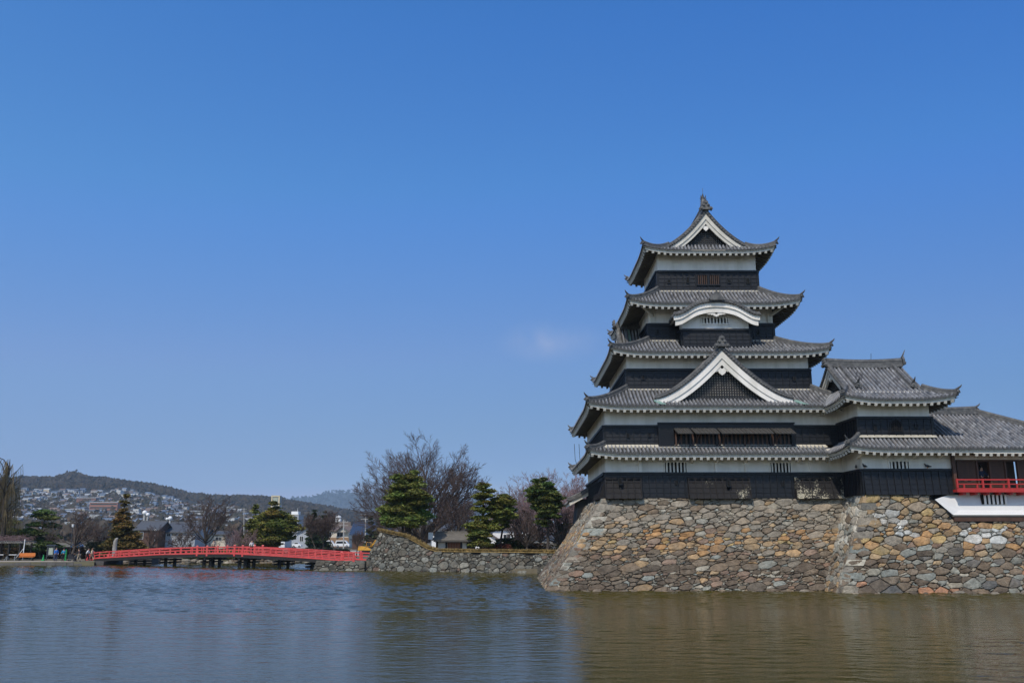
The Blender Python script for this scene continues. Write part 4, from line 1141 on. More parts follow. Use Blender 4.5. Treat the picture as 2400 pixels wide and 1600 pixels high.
def water_grid():
    """real ripples: a grid of the moat surface, calmer in a band near the viewer and wind-ruffled beyond"""
    xs = np.concatenate([np.arange(-84, -30, .2), np.arange(-30, 44, .13)]); ysl = [19.0]
    while ysl[-1] < 132: ysl.append(ysl[-1] + .06 + (ysl[-1] - 19) * .00095)
    ys_ = np.array(ysl); X, Y = np.meshgrid(xs, ys_); rg = np.random.RandomState(5); Z = np.zeros_like(X)
    K = 44; tot = 0.
    for i in range(K):
        lam = .34 * (3.6 ** rg.rand()); th = math.pi / 2 + rg.normal(0, .5); k = 2 * math.pi / lam; am = lam ** .75; ph = rg.rand() * 6.283
        tot += (am * k) ** 2 / 2
        wx = X + .35 * np.sin(Y * .31 + i) ; Z += am * np.sin(k * (math.cos(th) * wx + math.sin(th) * Y) + ph)
    Z /= math.sqrt(tot)
    pt = np.zeros_like(X)
    for i in range(7): pt += np.sin(X * rg.uniform(.02, .16) + Y * rg.uniform(.04, .3) + rg.rand() * 6.28)
    yl = 45 + .8 * np.sin(X * .07) + .5 * np.sin(X * .21 + 1) + .35 * np.sin(X * .53)
    t = np.clip((Y - yl) / 1.2 + .5, 0, 1); t = t * t * (3 - 2 * t)
    amp = (SLOPE_NEAR + (SLOPE_FAR - SLOPE_NEAR) * t) * np.clip(1 + .16 * pt, .45, 1.6)
    Z *= amp
    V = np.stack([X, Y, Z], -1).reshape(-1, 3); ny, nx = X.shape
    q = np.arange(ny * nx).reshape(ny, nx); F = np.stack([q[:-1, :-1], q[:-1, 1:], q[1:, 1:], q[1:, :-1]], -1).reshape(-1, 4)
    # flat sheet under and beyond the grid
    n0 = len(V); V = np.concatenate([V, np.array([(-200, -40, -.14), (140, -40, -.14), (140, 140, -.14), (-200, 140, -.14)])]); F = np.concatenate([F, np.array([[n0, n0 + 1, n0 + 2, n0 + 3]])])
    me = bpy.data.meshes.new('moat_water'); me.vertices.add(len(V)); me.vertices.foreach_set('co', V.astype(np.float32).ravel())
    me.loops.add(len(F) * 4); me.loops.foreach_set('vertex_index', F.astype(np.int32).ravel()); me.polygons.add(len(F))
    me.polygons.foreach_set('loop_start', np.arange(0, len(F) * 4, 4, dtype=np.int32)); me.polygons.foreach_set('use_smooth', np.ones(len(F), dtype=bool))
    me.update(calc_edges=True); me.materials.append(MAT['water']); o = bpy.data.objects.new('moat_water', me); col.objects.link(o); return tag(o, kind='structure')
water_grid()

# far terrain: a fan of rows from the bank out to the horizon
def interp(x, xs, ys): return float(np.interp(x, xs, ys))
NEARX = [-900, 0, 49, 103, 130, 156, 196, 234, 277, 335, 379, 433, 496, 540, 613, 670, 740, 860, 1000, 1200, 2400, 3600]
NEARY = [1138, 1136, 1129, 1132, 1125, 1118, 1131, 1132, 1140, 1147, 1155, 1168, 1175, 1174, 1176, 1184, 1195, 1212, 1222, 1230, 1235, 1225]
FARX = [-900, 0, 300, 560, 640, 717, 772, 846, 902, 1000, 1100, 1250, 1400, 1800, 2400, 3600]
FARY = [1150, 1160, 1165, 1172, 1172, 1166, 1153, 1152, 1157, 1161, 1167, 1176, 1185, 1200, 1190, 1170]
def ray_tan(px):
    return (px - 1200) / FPX / (math.cos(PITCH) - (800 - 1268) / FPX * math.sin(PITCH))
def hz(py, Y): return zat(py, Y)
def terrain(px, Y):
    """height of the land in direction px at distance Y"""
    nz = hz(interp(px, NEARX, NEARY), 2300); fz = hz(interp(px, FARX, FARY), 7000)
    if Y < 160: return .6
    if Y < 420: return lerp(.6, 1.2, (Y - 160) / 260)
    low = hz(1148, 1750) if px < 560 else hz(min(1226, 1148 + (px - 560) * .28), 1750)
    low = min(low, nz * .72)
    if Y < 1750: t = (Y - 420) / 1330; return 1.2 + (low - 1.2) * (.25 * t + .75 * t * t)
    if Y < 2300: t = (Y - 1750) / 550; return lerp(low, nz, math.sin(t * math.pi / 2) ** 1.1)
    if Y < 3600: t = (Y - 2300) / 1300; return lerp(nz, 60, t)
    if Y < 5000: return 60
    if Y < 7000: t = (Y - 5000) / 2000; return lerp(60, fz, t ** 1.2)
    return fz * (1 - (Y - 7000) / 9000)
BANK = [(-900, 119.5), (226, 119.5), (229, 127), (235, 130), (560, 131), (800, 131), (836, 125), (838, 103.5), (900, 101), (1000, 98), (1230, 92.5), (1260, 92), (3300, 92)]
def bank(px): return interp(px, [b[0] for b in BANK], [b[1] for b in BANK])
pxs = [-900 + 25 * i for i in range(38)] + [50 + 15 * i for i in range(11)] + [212, 226, 229, 235, 250] + [270 + 20 * i for i in range(27)] + [805, 836, 838, 850] + [870 + 25 * i for i in range(16)] + [1300 + 80 * i for i in range(27)]
ys = [126, 134, 145, 160, 180, 220, 280, 350, 420, 520, 650, 800, 950, 1100, 1250, 1400, 1550, 1750, 1850, 1950, 2050, 2150, 2230, 2300, 2400, 2700, 3200, 3600, 5000, 5500, 6000, 6400, 6700, 6900, 7000, 7300, 9000, 12000]
gm = MB(); gh = MB()
rs = random.Random(3)
def tv(px, Y, bump=True):
    z = terrain(px, Y)
    if Y > 1300: z += (math.sin(px * .09 + Y * .004) + math.sin(px * .031 - Y * .011)) * .0022 * Y * .3
    return Vector((ray_tan(px) * Y, Y, z))
rows = []
for px in pxs:
    b = bank(px)
    colm = [Vector((ray_tan(px) * (b - .15), b - .15, -1.2)), Vector((ray_tan(px) * b, b, .47 if px < 228 else .45))]
    for Y in ys:
        YY = max(Y, b + .4 + .02 * (Y - 120)) if Y < 160 else Y
        v = tv(px, YY)
        if YY < 160: v.z = lerp(.5, .6, (YY - 90) / 70)
        colm.append(v)
    rows.append(colm)
nk = len(rows[0]); KS = 2 + ys.index(520)
for m_, a, b in ((gm, 0, KS), (gh, KS, nk - 1)):
    base = {}
    for i in range(len(rows)):
        for k in range(a, b + 1): base[(i, k)] = len(m_.v); m_.v.append(rows[i][k])
    for i in range(len(rows) - 1):
        for k in range(a, b):
            m_.f.append((base[(i, k)], base[(i + 1, k)], base[(i + 1, k + 1)], base[(i, k + 1)])); m_.c.append(None)
# land behind and beside the viewer and the moat bed
gm.add([(-400, -60, -1.3), (400, -60, -1.3), (400, 140, -1.3), (-400, 140, -1.3)], [(0, 1, 2, 3)])
gm.add([(-12000, -3000, -1.6), (12000, -3000, -1.6), (12000, 130, -1.6), (-12000, 130, -1.6)], [(0, 1, 2, 3)])
tag(gm.build('ground', 'earth'), kind='structure')
tag(gh.build('hills', 'hill', smooth=True), kind='structure')
# paved waterside walk on the left and its kerb
pv = MB(); y0 = 119.6
pv.hexa([(-150, y0, .3), (-58.5, y0, .3), (-58.5, 127, .3), (-150, 127, .3), (-150, y0, .5), (-58.5, y0, .5), (-58.5, 127, .52), (-150, 127, .52)])
tag(pv.build('waterside_path', 'pave'), kind='structure')
ke = MB(); rs = random.Random(4)
x = -150
while x < -57.5:
    w = rs.uniform(.8, 1.6); ke.frus((x, x + w - .03, y0 - .3, y0 + .1), -.5, (x + .02, x + w - .05, y0 - .12 + rs.uniform(-.05, .05), y0 + .1), .34 + rs.uniform(0, .1)); x += w
tag(ke.build('bank_kerb', 'edge'), kind='structure')
# rough stone shore under the bridge
sh_ = MB(); rs = random.Random(6)
for i in range(420):
    px = rs.uniform(236, 836); b = bank(px); w = rs.uniform(.25, .9); p = Vector((ray_tan(px) * b, b - rs.uniform(-.3, .7), rs.uniform(-.1, .35)))
    if px < 800: sh_.ball(p, (w * .6, w * .4, w * .32), 7, 5, jitc(pick(rs, [(2, GREY), (2, BRN), (1, PALE)]), rs), .35)
tag(sh_.build('shore_stones', 'stone'), kind='stuff')
ws = MB(); rs = random.Random(16)
for i in range(70):
    x = rs.uniform(2.5, 36); w = rs.uniform(.12, .4); y = (61.15 if x < 20.7 else 58.7) - rs.uniform(0, .5)
    ws.ball((x, y, rs.uniform(-.12, .02)), (w, w * .7, w * .45), 7, 5, jitc(pick(rs, [(2, BRN), (2, DBR), (1, GREY)]), rs), .4)
tag(ws.build('waterline_stones', 'stone'), kind='stuff')
# road behind the gardens
rd = MB(); rd.add([(-160, 255, .98), (60, 255, .98), (60, 268, 1.02), (-160, 268, 1.02)], [(0, 1, 2, 3)])
tag(rd.build('road', 'asphalt'), kind='structure')
# ================================================================== TREES
def gnd(px, Y):
    return Vector((ray_tan(px) * Y, Y, .6 if Y < 160 else terrain(px, Y)))
def orth(d):
    a = d.orthogonal().normalized(); return a, d.cross(a)
def bare_tree(name, label, base, h, spread, seed, levels=5, trunk=None, mat='twig', fork=.22, group=None, splits=4, lean=(0, 0), up=.35, droop=0, twigr=.016, cat='tree', nmain=None):
    """leafless tree: short bole, limbs fanned evenly, finer and finer twigs set along every limb"""
    rs = random.Random(seed); t = thing(name, label, cat, base, group)
    tm, cm = MB(), MB(); base = Vector(base); trunk = trunk or h * .022
    def branch(p, d, ln, r, lv):
        n = 5 if lv < 2 else (4 if lv < 4 else 3); pts = [p]; rad = [r]; q = Vector(p); dd = Vector(d)
        for i in range(n):
            j = .13 if lv < 3 else .2
            dd = dd + Vector((rs.gauss(0, j), rs.gauss(0, j), rs.gauss(0, j * .7) + (.07 if lv == 1 else .02))); dd.normalize()
            q = q + dd * (ln / n); pts.append(q.copy()); rad.append(max(twigr * (.55 if lv >= levels else .8), r * (1 - .72 * (i + 1) / n)))
        (tm if lv <= 1 else cm).tube(pts, rad, 7 if lv < 1 else (5 if lv < 3 else 3), cap=False)
        if lv >= levels: return
        if lv == 0:
            k = nmain or 8
            for i in range(k):
                f = (i + .5) / k; ang = spread * (.1 + 1.12 * f ** .75); ph = i * 2.4 + rs.uniform(-.3, .3)
                nd = Vector((math.cos(ph) * math.sin(ang), math.sin(ph) * math.sin(ang), math.cos(ang)))
                branch(pts[-1].lerp(pts[-2], f * .9), nd, (h - ln) * rs.uniform(.55, .62) * (1 - .1 * f), trunk * (.62 - .25 * f), 1)
            return
        k = splits + (2 if lv == 1 else 0) + (1 if lv >= levels - 1 else 0)
        for i in range(k):
            f = .25 + .75 * (i + rs.random()) / k; x = f * n; ix = min(n - 1, int(x)); pp = pts[ix].lerp(pts[ix + 1], min(1, x - ix)); d0 = (pts[ix + 1] - pts[ix]).normalized()
            a, b = orth(d0); ph = i * 2.4 + rs.uniform(-.6, .6); ang = rs.uniform(.4, .85) * (1 - .35 * f)
            nd = d0 * math.cos(ang) + (a * math.cos(ph) + b * math.sin(ph)) * math.sin(ang); nd.z += .05
            branch(pp, nd.normalized(), ln * rs.uniform(.42, .62) * (1.15 - .35 * f), max(twigr * .8, rad[ix] * rs.uniform(.45, .6)), lv + 1)
    branch(base, Vector((lean[0], lean[1], 1)).normalized(), h * fork, trunk, 0)
    zs = [v.z for v in cm.v] or [base.z + h]; k = h / max(.1, (max(zs) - base.z))
    for m in (tm, cm):
        for i, v in enumerate(m.v): m.v[i] = base + (Vector(v) - base) * k
    tm.build('trunk', 'bark', t); cm.build('crown', mat, t)
    return t

def tuft(mb, p, s, c, rs, up=.5):
    """a spray of needles: three slim leaf faces"""
    for k in range(3):
        a = rs.uniform(0, 6.283); d = Vector((math.cos(a), math.sin(a), rs.uniform(-.1, .8) * up)).normalized()
        w = d.orthogonal().normalized() * s * .22; w = Matrix.Rotation(rs.uniform(0, 6.28), 3, d) @ w
        mb.add([p - w * .6, p + d * s * .5 - w, p + d * s, p + d * s * .5 + w], [(0, 1, 2, 3)], c)
def needlecol(rs, base, var=.25):
    k = max(.45, 1 + rs.gauss(0, var)); w = rs.gauss(0, .12)
    return (base[0] * k * (1 + w), base[1] * k, base[2] * k)
def pine(name, label, base, h, half, seed, c=(.075, .105, .022), n=6000, shape='pad', trunk_r=.22, clear=.22, lean=0., ts=.42, pads=None, group=None, trunks=1, cat='pine tree', flat=.42):
    """Japanese pine: layered pads of needles on crooked limbs"""
    rs = random.Random(seed); t = thing(name, label, cat, base, group); base = Vector(base)
    tm, cm = MB(), MB()
    pts = []; q = Vector(base); K = 7
    for i in range(K + 1):
        f = i / K; pts.append(base + Vector((lean * half * f + math.sin(f * 5 + seed) * half * .09, math.cos(f * 4 + seed) * half * .07, h * .96 * f)))
    tm.tube(pts, [trunk_r * (1.15 - .95 * i / K) for i in range(K + 1)], 7)
    for k in range(trunks - 1):
        o = Vector((rs.uniform(-.5, .5) * half, rs.uniform(-.3, .3) * half, 0))
        tm.tube([base + o * .7, base + o * .8 + Vector((0, 0, h * .25)), base + o * .5 + Vector((0, 0, h * .6))], [trunk_r * .8, trunk_r * .65, .05], 6)
    def ctr(f):
        x = f * K; i = min(K - 1, int(x)); return pts[i].lerp(pts[i + 1], x - i)
    P = []
    if pads is None:
        layers = max(6, int(h / .95))
        for L_ in range(layers):
            f = lerp(clear, .97, L_ / (layers - 1))
            if shape == 'cone': w = half * (1.02 - f) / (1.02 - clear)
            elif shape == 'dome': w = half * math.sqrt(max(.06, 1 - ((f - clear) / (1 - clear)) ** 2)) * rs.uniform(.82, 1.08)
            elif shape == 'round': w = half * math.sin(math.pi * min(1, max(.08, (f - clear) / (1.06 - clear)))) ** .6
            else: w = half * (.98 - .62 * max(0, (f - clear) / (1 - clear)) ** 1.7) * rs.uniform(.55, 1.18)
            m = max(2, int(3 + 6 * w / half))
            if f > .9: m = 2
            a0 = rs.uniform(0, 6.28); ox, oy = (rs.gauss(0, .14) * half, rs.gauss(0, .12) * half) if shape != 'cone' else (0, 0)
            for k in range(m):
                a = a0 + 6.283 * k / m + rs.gauss(0, .3); rr = w * rs.uniform(.45, .78) * (.2 if f > .93 else 1)
                c0 = ctr(f) + Vector((math.cos(a) * rr + ox, math.sin(a) * rr + oy, rs.gauss(0, .28) - .08 * rr))
                P.append((c0, max(.34, w * rs.uniform(.25, .46)), ctr(max(.05, f - .06))))
            if w > half * .45: P.append((ctr(f) + Vector((math.cos(a + .6) * rr * .45, math.sin(a + .6) * rr * .45, .1)), max(.4, w * .36), ctr(max(.05, f - .06))))
    else:
        for (dx, dy, f, r) in pads:
            c0 = base + Vector((dx * half, dy * half, f * h)); P.append((c0, r * half, ctr(max(.05, f - .1))))
    tot = sum(p[1] ** 2 for p in P)
    for c0, r, a in P:
        mid = a.lerp(c0, .5) + Vector((0, 0, -.05 * r)); tm.tube([a, mid, c0 - Vector((0, 0, r * .12))], [trunk_r * .35, trunk_r * .25, .02], 4, cap=False)
        pc = needlecol(rs, c, .16)
        for i in range(int(n * r * r / tot)):
            # denser on the upper shell of the pad
            a1 = rs.uniform(0, 6.283); rr = min(1.25, abs(rs.gauss(0, .62))) * r; zz = flat * r * (math.sqrt(max(0.04, 1 - min(1, rr / r) ** 2)) * rs.uniform(-.5, .9) + rs.gauss(0, .12))
            tuft(cm, c0 + Vector((math.cos(a1) * rr, math.sin(a1) * rr, zz)), ts * rs.uniform(.7, 1.25), needlecol(rs, pc, .2), rs)
    tm.build('trunk', 'bark', t); cm.build('crown', 'leaf', t)
    return t
def bush(name, label, base, r, seed, c=(.06, .07, .025), n=600, group=None, cat='shrub', ts=.28):
    rs = random.Random(seed); base = Vector(base); mb = MB()
    for i in range(n):
        a = rs.uniform(0, 6.283); e = rs.random(); rr = math.sqrt(rs.random()) * (1 - .3 * e) * (1 + .2 * math.sin(a * 3 + seed))
        tuft(mb, base + Vector((math.cos(a) * rr * r[0], math.sin(a) * rr * r[1], e * r[2])), ts * rs.uniform(.6, 1.3), needlecol(rs, c), rs)
    return tag(mb.build(name, 'leaf', loc=base), label, cat, group)

PG = (.12, .15, .032); PY = (.15, .155, .03); PO = (.15, .105, .028)
def on_wall(px, py, Y): return at(px, py, Y)
# pines on the far bank
pine('pine_tree', 'broad dense green pine with several trunks on the raised mound of the moat wall', at(957, 1246, 103), 7.5, 3.0, 41, c=(.125, .148, .03), n=26000, clear=.2, ts=.34, trunks=4, trunk_r=.2, flat=.6, pads=None, shape='dome')
pine('pine_tree', 'tall layered pine behind the moat wall beside the wooden gatehouse', at(1130, 1292, 103), 8.6, 1.7, 42, c=PY, n=12000, clear=.14, ts=.32, trunk_r=.16, flat=.55)
pine('pine_tree', 'small leaning pine between the layered pine and the dark-trunked pine', at(1172, 1290, 104), 6.6, 1.7, 43, c=PY, n=9000, clear=.42, ts=.32, trunk_r=.14, lean=.25, shape='round', flat=.55)
pine('pine_tree', 'pine with a bare dark trunk nearest the left edge of the keep', at(1283, 1297, 101), 8.7, 1.75, 44, c=(.1, .125, .028), n=13000, clear=.4, ts=.33, trunk_r=.17, lean=-.1, flat=.65, shape='round')
# bare trees behind them
bare_tree('bare_tree', 'huge spreading leafless tree behind the green pine on the mound', gnd(978, 128), 18.6, 1.12, 57, levels=5, splits=5, mat='twig', fork=.13, trunk=.5, nmain=19, twigr=.02)
bare_tree('bare_tree', 'slender two-stemmed leafless tree rising behind the gatehouse roof', gnd(1071, 122), 9, .8, 52, levels=5, splits=4, fork=.3, trunk=.2)
for i, (px, Y, h, sp, mt, lab) in enumerate(((1262, 135, 13.2, .9, 'twigpink', 'tall leafless tree with reddish twigs behind the dark-trunked pine'),
        (1330, 128, 12.6, .9, 'twigpink', 'leafless reddish tree half hidden by the left eaves of the keep'),
        (1208, 140, 11.2, .9, 'twig', 'leafless tree with a rounded crown between the leaning pine and the dark-trunked pine'),
        (1390, 125, 11, 1., 'twigpink', 'leafless tree standing hidden behind the foot of the keep'),
        (1236, 104, 5.2, 1.2, 'twig', 'small dark leafless tree with a thick low trunk on the moat wall'),
        (1318, 103, 6.4, 1.3, 'twig', 'low tangled leafless tree on the bank beside the battered stone corner'),
        (1350, 106, 8.5, 1.3, 'twigpink', 'dense reddish leafless bush-like tree just left of the stone base'))):
    bare_tree('bare_tree', lab, gnd(px, Y) + Vector((0, 0, 1.2 if Y < 107 else .2)), h, min(1.15, sp), 60 + i, levels=5 if h > 8 else 4, splits=4, mat=mt, fork=.16, nmain=12, trunk=.22 if h > 8 else .25, twigr=.016)
for i, (px, Y, r, c, lab) in enumerate(((1165, 104, (2.2, 1, 1.0), (.09, .03, .02), 'low reddish clipped hedge on the moat wall behind the grass edge'),
        (1195, 106, (2.0, 1, 1.7), (.05, .07, .02), 'rounded green shrub under the leaning pine'),
        (1240, 108, (3, 1, 1.1), (.055, .04, .025), 'dark brown hedge behind the small dark leafless tree'),
        (1335, 104, (2.5, 1.2, 3.4), (.07, .065, .02), 'yellowish shrub mass beside the left stone corner of the keep'))):
    bush('shrub', lab, gnd(px, Y) + Vector((0, 0, 1.2)), r, 80 + i, c, 1500)

# left bank
pine('conifer_tree', 'tall pointed bronze-green conifer at the left end of the red bridge', gnd(288, 133), 9.6, 3.0, 45, c=PO, n=13000, shape='cone', clear=.12, ts=.4, trunk_r=.25, flat=.7)
pine('pine_tree', 'open cloud-pruned pine on the left bank behind the people in blue', gnd(96, 132), 7.1, 2.6, 46, c=(.09, .13, .036), n=9500, clear=.3, ts=.36, trunk_r=.18, lean=.1,
     pads=[(.0, 0, .93, .42), (-.3, .2, .86, .38), (.4, -.1, .82, .42), (-.35, 0, .68, .4), (.35, .2, .66, .42), (-.65, -.1, .55, .4), (.0, -.3, .5, .42), (.62, .1, .42, .38), (-.1, .2, .36, .45), (.4, -.2, .27, .5), (.75, .1, .24, .36), (-.75, .2, .42, .35), (.15, -.4, .18, .4)])
pine('pine_tree', 'left pine of the pair behind the middle of the bridge, tall and narrow', gnd(592, 150), 8.9, 2.3, 47, c=(.13, .14, .03), n=11000, shape='cone', clear=.15, ts=.4, trunk_r=.2, flat=.7)
pine('pine_tree', 'right pine of the pair behind the middle of the bridge, broad and bushy', gnd(640, 146), 8.2, 3.7, 48, c=(.14, .14, .026), n=20000, shape='round', clear=.1, ts=.4, trunk_r=.26, flat=.6)
pine('pine_tree', 'low green pine under the weeping willow at the left edge', gnd(14, 138), 6.0, 3.4, 49, c=(.13, .14, .03), n=9000, clear=.35, ts=.4, trunk_r=.2)
bare_tree('bare_tree', 'dark leafless cherry tree behind the person pushing a stroller', gnd(172, 130), 7.4, 1.4, 71, levels=5, splits=4, nmain=7, fork=.24, trunk=.22, mat='twig', twigr=.016)
bare_tree('bare_tree', 'leafless tree with a rounded crown over the left half of the bridge', gnd(482, 148), 10.2, 1.1, 72, levels=5, splits=4, nmain=10, fork=.22, trunk=.24, mat='twig', twigr=.017)
bare_tree('bare_tree', 'small leafless tree in front of the grey gabled house', gnd(430, 140), 4.6, 1.3, 73, levels=5, splits=4, fork=.25, trunk=.12)
bare_tree('bare_tree', 'low leafless tree left of the pointed conifer', gnd(215, 136), 5.6, 1.3, 74, levels=4, splits=5, fork=.22, trunk=.16)
bare_tree('bare_tree', 'leafless garden tree between the conifer and the grey gabled house', gnd(358, 142), 5.2, 1.2, 75, levels=4, splits=5, fork=.25, trunk=.14)
bare_tree('bare_tree', 'low dark leafless cherry left of the pair of pines', gnd(535, 142), 5.4, 1.5, 76, levels=5, splits=4, nmain=7, fork=.2, trunk=.16)
bare_tree('bare_tree', 'pinkish leafless plum tree in front of the narrow pine', gnd(566, 141), 5.0, 1.2, 77, levels=4, splits=5, fork=.2, trunk=.14, mat='twigpink')
for i, (px, h, lab) in enumerate(((741, 7.2, 'tall thin pollarded tree left of the cream house'), (757, 6.6, 'second thin pollarded tree, just in front of the left end of the cream house'), (787, 7.4, 'thin pollarded tree in front of the middle of the cream house'), (836, 4.2, 'small dark leafless tree in front of the yellow digger'))):
    bare_tree('bare_tree', lab, gnd(px, 141), h, .6, 90 + i, levels=5, splits=4, fork=.42, trunk=.13, twigr=.015)
# weeping willow at the left edge
wt_ = thing('willow_tree', 'bare weeping willow with hanging golden twigs at the left edge', 'willow tree', gnd(2, 128))
rs = random.Random(33); tm, cm = MB(), MB(); B = gnd(2, 128)
tm.tube([B, B + Vector((.2, 0, 4)), B + Vector((-.2, 0, 8)), B + Vector((-.6, 0, 12))], [.4, .32, .22, .08], 8)
for i in range(60):
    a = rs.uniform(0, 6.283); z = rs.uniform(5.5, 13.6); ln = rs.uniform(1.0, 3.6) * (1.15 - .4 * (z - 5) / 9)
    s = B + Vector((-.2, 0, z - 2.2 * rs.random() - .5)); e = B + Vector((math.cos(a) * ln * .8, math.sin(a) * ln, z + rs.uniform(0, 1.2)))
    m_ = s.lerp(e, .55) + Vector((0, 0, .35)); tm.tube([s, m_, e], [.09, .06, .03], 4, cap=False)
    for k in range(14):
        f = rs.uniform(.3, 1); p = s.lerp(m_, f / .55) if f < .55 else m_.lerp(e, (f - .55) / .45)
        L_ = rs.uniform(1.2, 4.2); dx, dy = math.cos(a) * rs.uniform(0, .5) + rs.gauss(0, .15), math.sin(a) * .3 + rs.gauss(0, .15)
        cm.tube([p, p + Vector((dx * .6, dy * .6, -L_ * .25)), p + Vector((dx, dy, -L_ * .6)), p + Vector((dx * 1.1, dy, -L_))], [.018, .017, .015, .01], 3, cap=False)
tm.build('trunk', 'bark', wt_)
MAT['willow'] = M('willow_twigs', (.2, .145, .065), rough=.9, var=.3); cm.build('crown', 'willow', wt_)
# hedges and shrubs along the far bank
for i, (px, Y, r, c, lab) in enumerate(((335, 143, (5.5, 1, 1.5), (.04, .032, .02), 'long brown hedge behind the left half of the bridge, below the bus'), (440, 143, (5.5, 1, 1.4), (.045, .035, .02), 'brown hedge in front of the grey gabled house'),
        (560, 143, (4.5, 1, 1.3), (.04, .035, .02), 'brown hedge at the foot of the narrow pine'), (735, 146, (5.2, 1, 1.25), (.045, .035, .018), 'clipped brown hedge in front of the white vans'), (790, 145, (3.2, 1, 1.2), (.05, .05, .02), 'olive clipped hedge below the cream house'),
        (500, 131.5, (2.4, .8, 1.0), (.08, .11, .02), 'fresh green shrubs on the shore under the arch of the bridge'), (545, 131.5, (3.2, .8, 1.1), (.085, .11, .02), 'long fresh green planting on the shore right of the double pier'), (455, 131.5, (1.4, .8, .9), (.06, .08, .025), 'small green shrub on the shore under the left half of the bridge'),
        (630, 131.5, (2.6, 1, 1.4), (.05, .04, .022), 'brown shrub on the shore at the middle pier'),
        (60, 134, (4.5, 1, 1.5), (.07, .045, .02), 'russet hedge behind the orange bench'), (165, 134, (3.5, 1, 1.6), (.06, .04, .025), 'russet hedge behind the people in blue jackets'), (238, 134, (2.6, 1.2, 2.4), (.035, .045, .025), 'dark evergreen shrub behind the walking couple'), (265, 136, (3, 1.2, 2.2), (.03, .035, .02), 'dark evergreen shrub behind the standing stone'), (10, 136, (5, 1, 2.0), (.05, .055, .025), 'green hedge behind the pergola'))):
    bush('shrub', lab, gnd(px, Y), r, 120 + i, c, int(900 + 260 * r[0]), ts=.3)
for i, (px, Y, h, w, lab) in enumerate(((733, 190, 9.0, 1.7, 'dark pointed cypress behind the small grey-roofed house'), (757, 205, 9.0, 2.0, 'second dark pointed cypress, above the cream house'), (750, 200, 6.5, 1.4, 'low dark cypress between the two pointed ones'), (868, 190, 7.5, 2.0, 'dark evergreen showing above the blue tiled roof'), (888, 196, 7.0, 2.0, 'dark evergreen right of the utility pole above the blue tiled roof'))):
    pine('cypress_tree', lab, gnd(px, Y), h, w, 140 + i, c=(.035, .05, .018), n=3500, shape='cone', clear=.08, ts=.5, trunk_r=.15, flat=.8, cat='cypress tree')
# ================================================================== BRIDGE
BA, BB = Vector((-56.0, 124.9, 0)), Vector((-16.0, 100.6, 0)); bd = (BB - BA).normalized(); bn = Vector((bd.y, -bd.x, 0)); BL = (BB - BA).length
if bn.y > 0: bn = -bn                       # bn points to the viewer
def bpx(px):   # station along the bridge seen at photo column px
    t = ray_tan(px)                         # x = t*y
    s = (t * BA.y - BA.x) / (bd.x - t * bd.y); return s
_px = [232, 249, 300, 400, 450, 488, 575, 591, 670, 740, 825, 853]; _py = [1316, 1308, 1305, 1299, 1298, 1297, 1297, 1298, 1302, 1306.5, 1313, 1314]
_s = [bpx(p) for p in _px]; _z = []
for p, q, s in zip(_px, _py, _s): _z.append(zat(q, (BA + bd * s).y))
def deckz(s): return float(np.interp(s, _s, _z))
bridge = thing('red_bridge', 'long arched vermilion wooden footbridge on dark timber piers over the moat', 'bridge', (BA + BB) / 2)
def bp(s, o, z=0): return BA + bd * s + bn * o + Vector((0, 0, deckz(s) + z))
s0, s1 = bpx(234), bpx(854); WID = 1.6; NS = 44
dk = MB(); sbs = [MB(), MB()]
for i in range(NS):
    a, b = lerp(s0, s1, i / NS), lerp(s0, s1, (i + 1) / NS)
    dk.hexa([bp(a, WID, -.12), bp(b, WID, -.12), bp(b, -WID, -.12), bp(a, -WID, -.12), bp(a, WID, .02), bp(b, WID, .02), bp(b, -WID, .02), bp(a, -WID, .02)])
    for sb_, o in zip(sbs, (WID - .12, -WID + .3)):
        sb_.hexa([bp(a, o + .15, -.4), bp(b, o + .15, -.4), bp(b, o - .15, -.4), bp(a, o - .15, -.4), bp(a, o + .15, -.121), bp(b, o + .15, -.121), bp(b, o - .15, -.121), bp(a, o - .15, -.121)])
dk.build('deck', 'brownwood', bridge); [q.build('side_beam', 'pier', bridge) for q in sbs]
def railing(o, sg):
    m = MB()
    for i in range(NS):
        a, b = lerp(s0, s1, i / NS), lerp(s0, s1, (i + 1) / NS)
        for z0, z1, w in ((-.02, .16, .08), (.42, .52, .05), (.76, .88, .07)):
            m.hexa([bp(a, o + w, z0), bp(b, o + w, z0), bp(b, o - w, z0), bp(a, o - w, z0), bp(a, o + w, z1), bp(b, o + w, z1), bp(b, o - w, z1), bp(a, o - w, z1)])
    n = int((s1 - s0) / 1.05)
    for i in range(n):
        s = s0 + (i + .5) * (s1 - s0) / n; p = bp(s, o)
        m.box(p.x - .06, p.x + .06, p.y - .05, p.y + .05, p.z + .1, p.z + (.9 if i % 2 == 0 else .5))
    return m.build('railing', 'bridgered', bridge)
railing(WID, 1); railing(-WID, -1)
for o in (WID, -WID):
    for px in (232.5, 247, 488, 511, 575, 594, 825, 853):
        s = bpx(px); p = bp(s, o); m = MB(); h = .93 if px not in (575, 594) else 1.0
        if px == 232.5: p.z = deckz(s) - .05
        m.box(p.x - .11, p.x + .11, p.y - .1, p.y + .1, p.z - .25, p.z + h); m.frus((p.x - .15, p.x + .15, p.y - .14, p.y + .14), p.z + h, (p.x - .1, p.x + .1, p.y - .09, p.y + .09), p.z + h + .1)
        m.build('newel_post', 'bridgered', bridge)
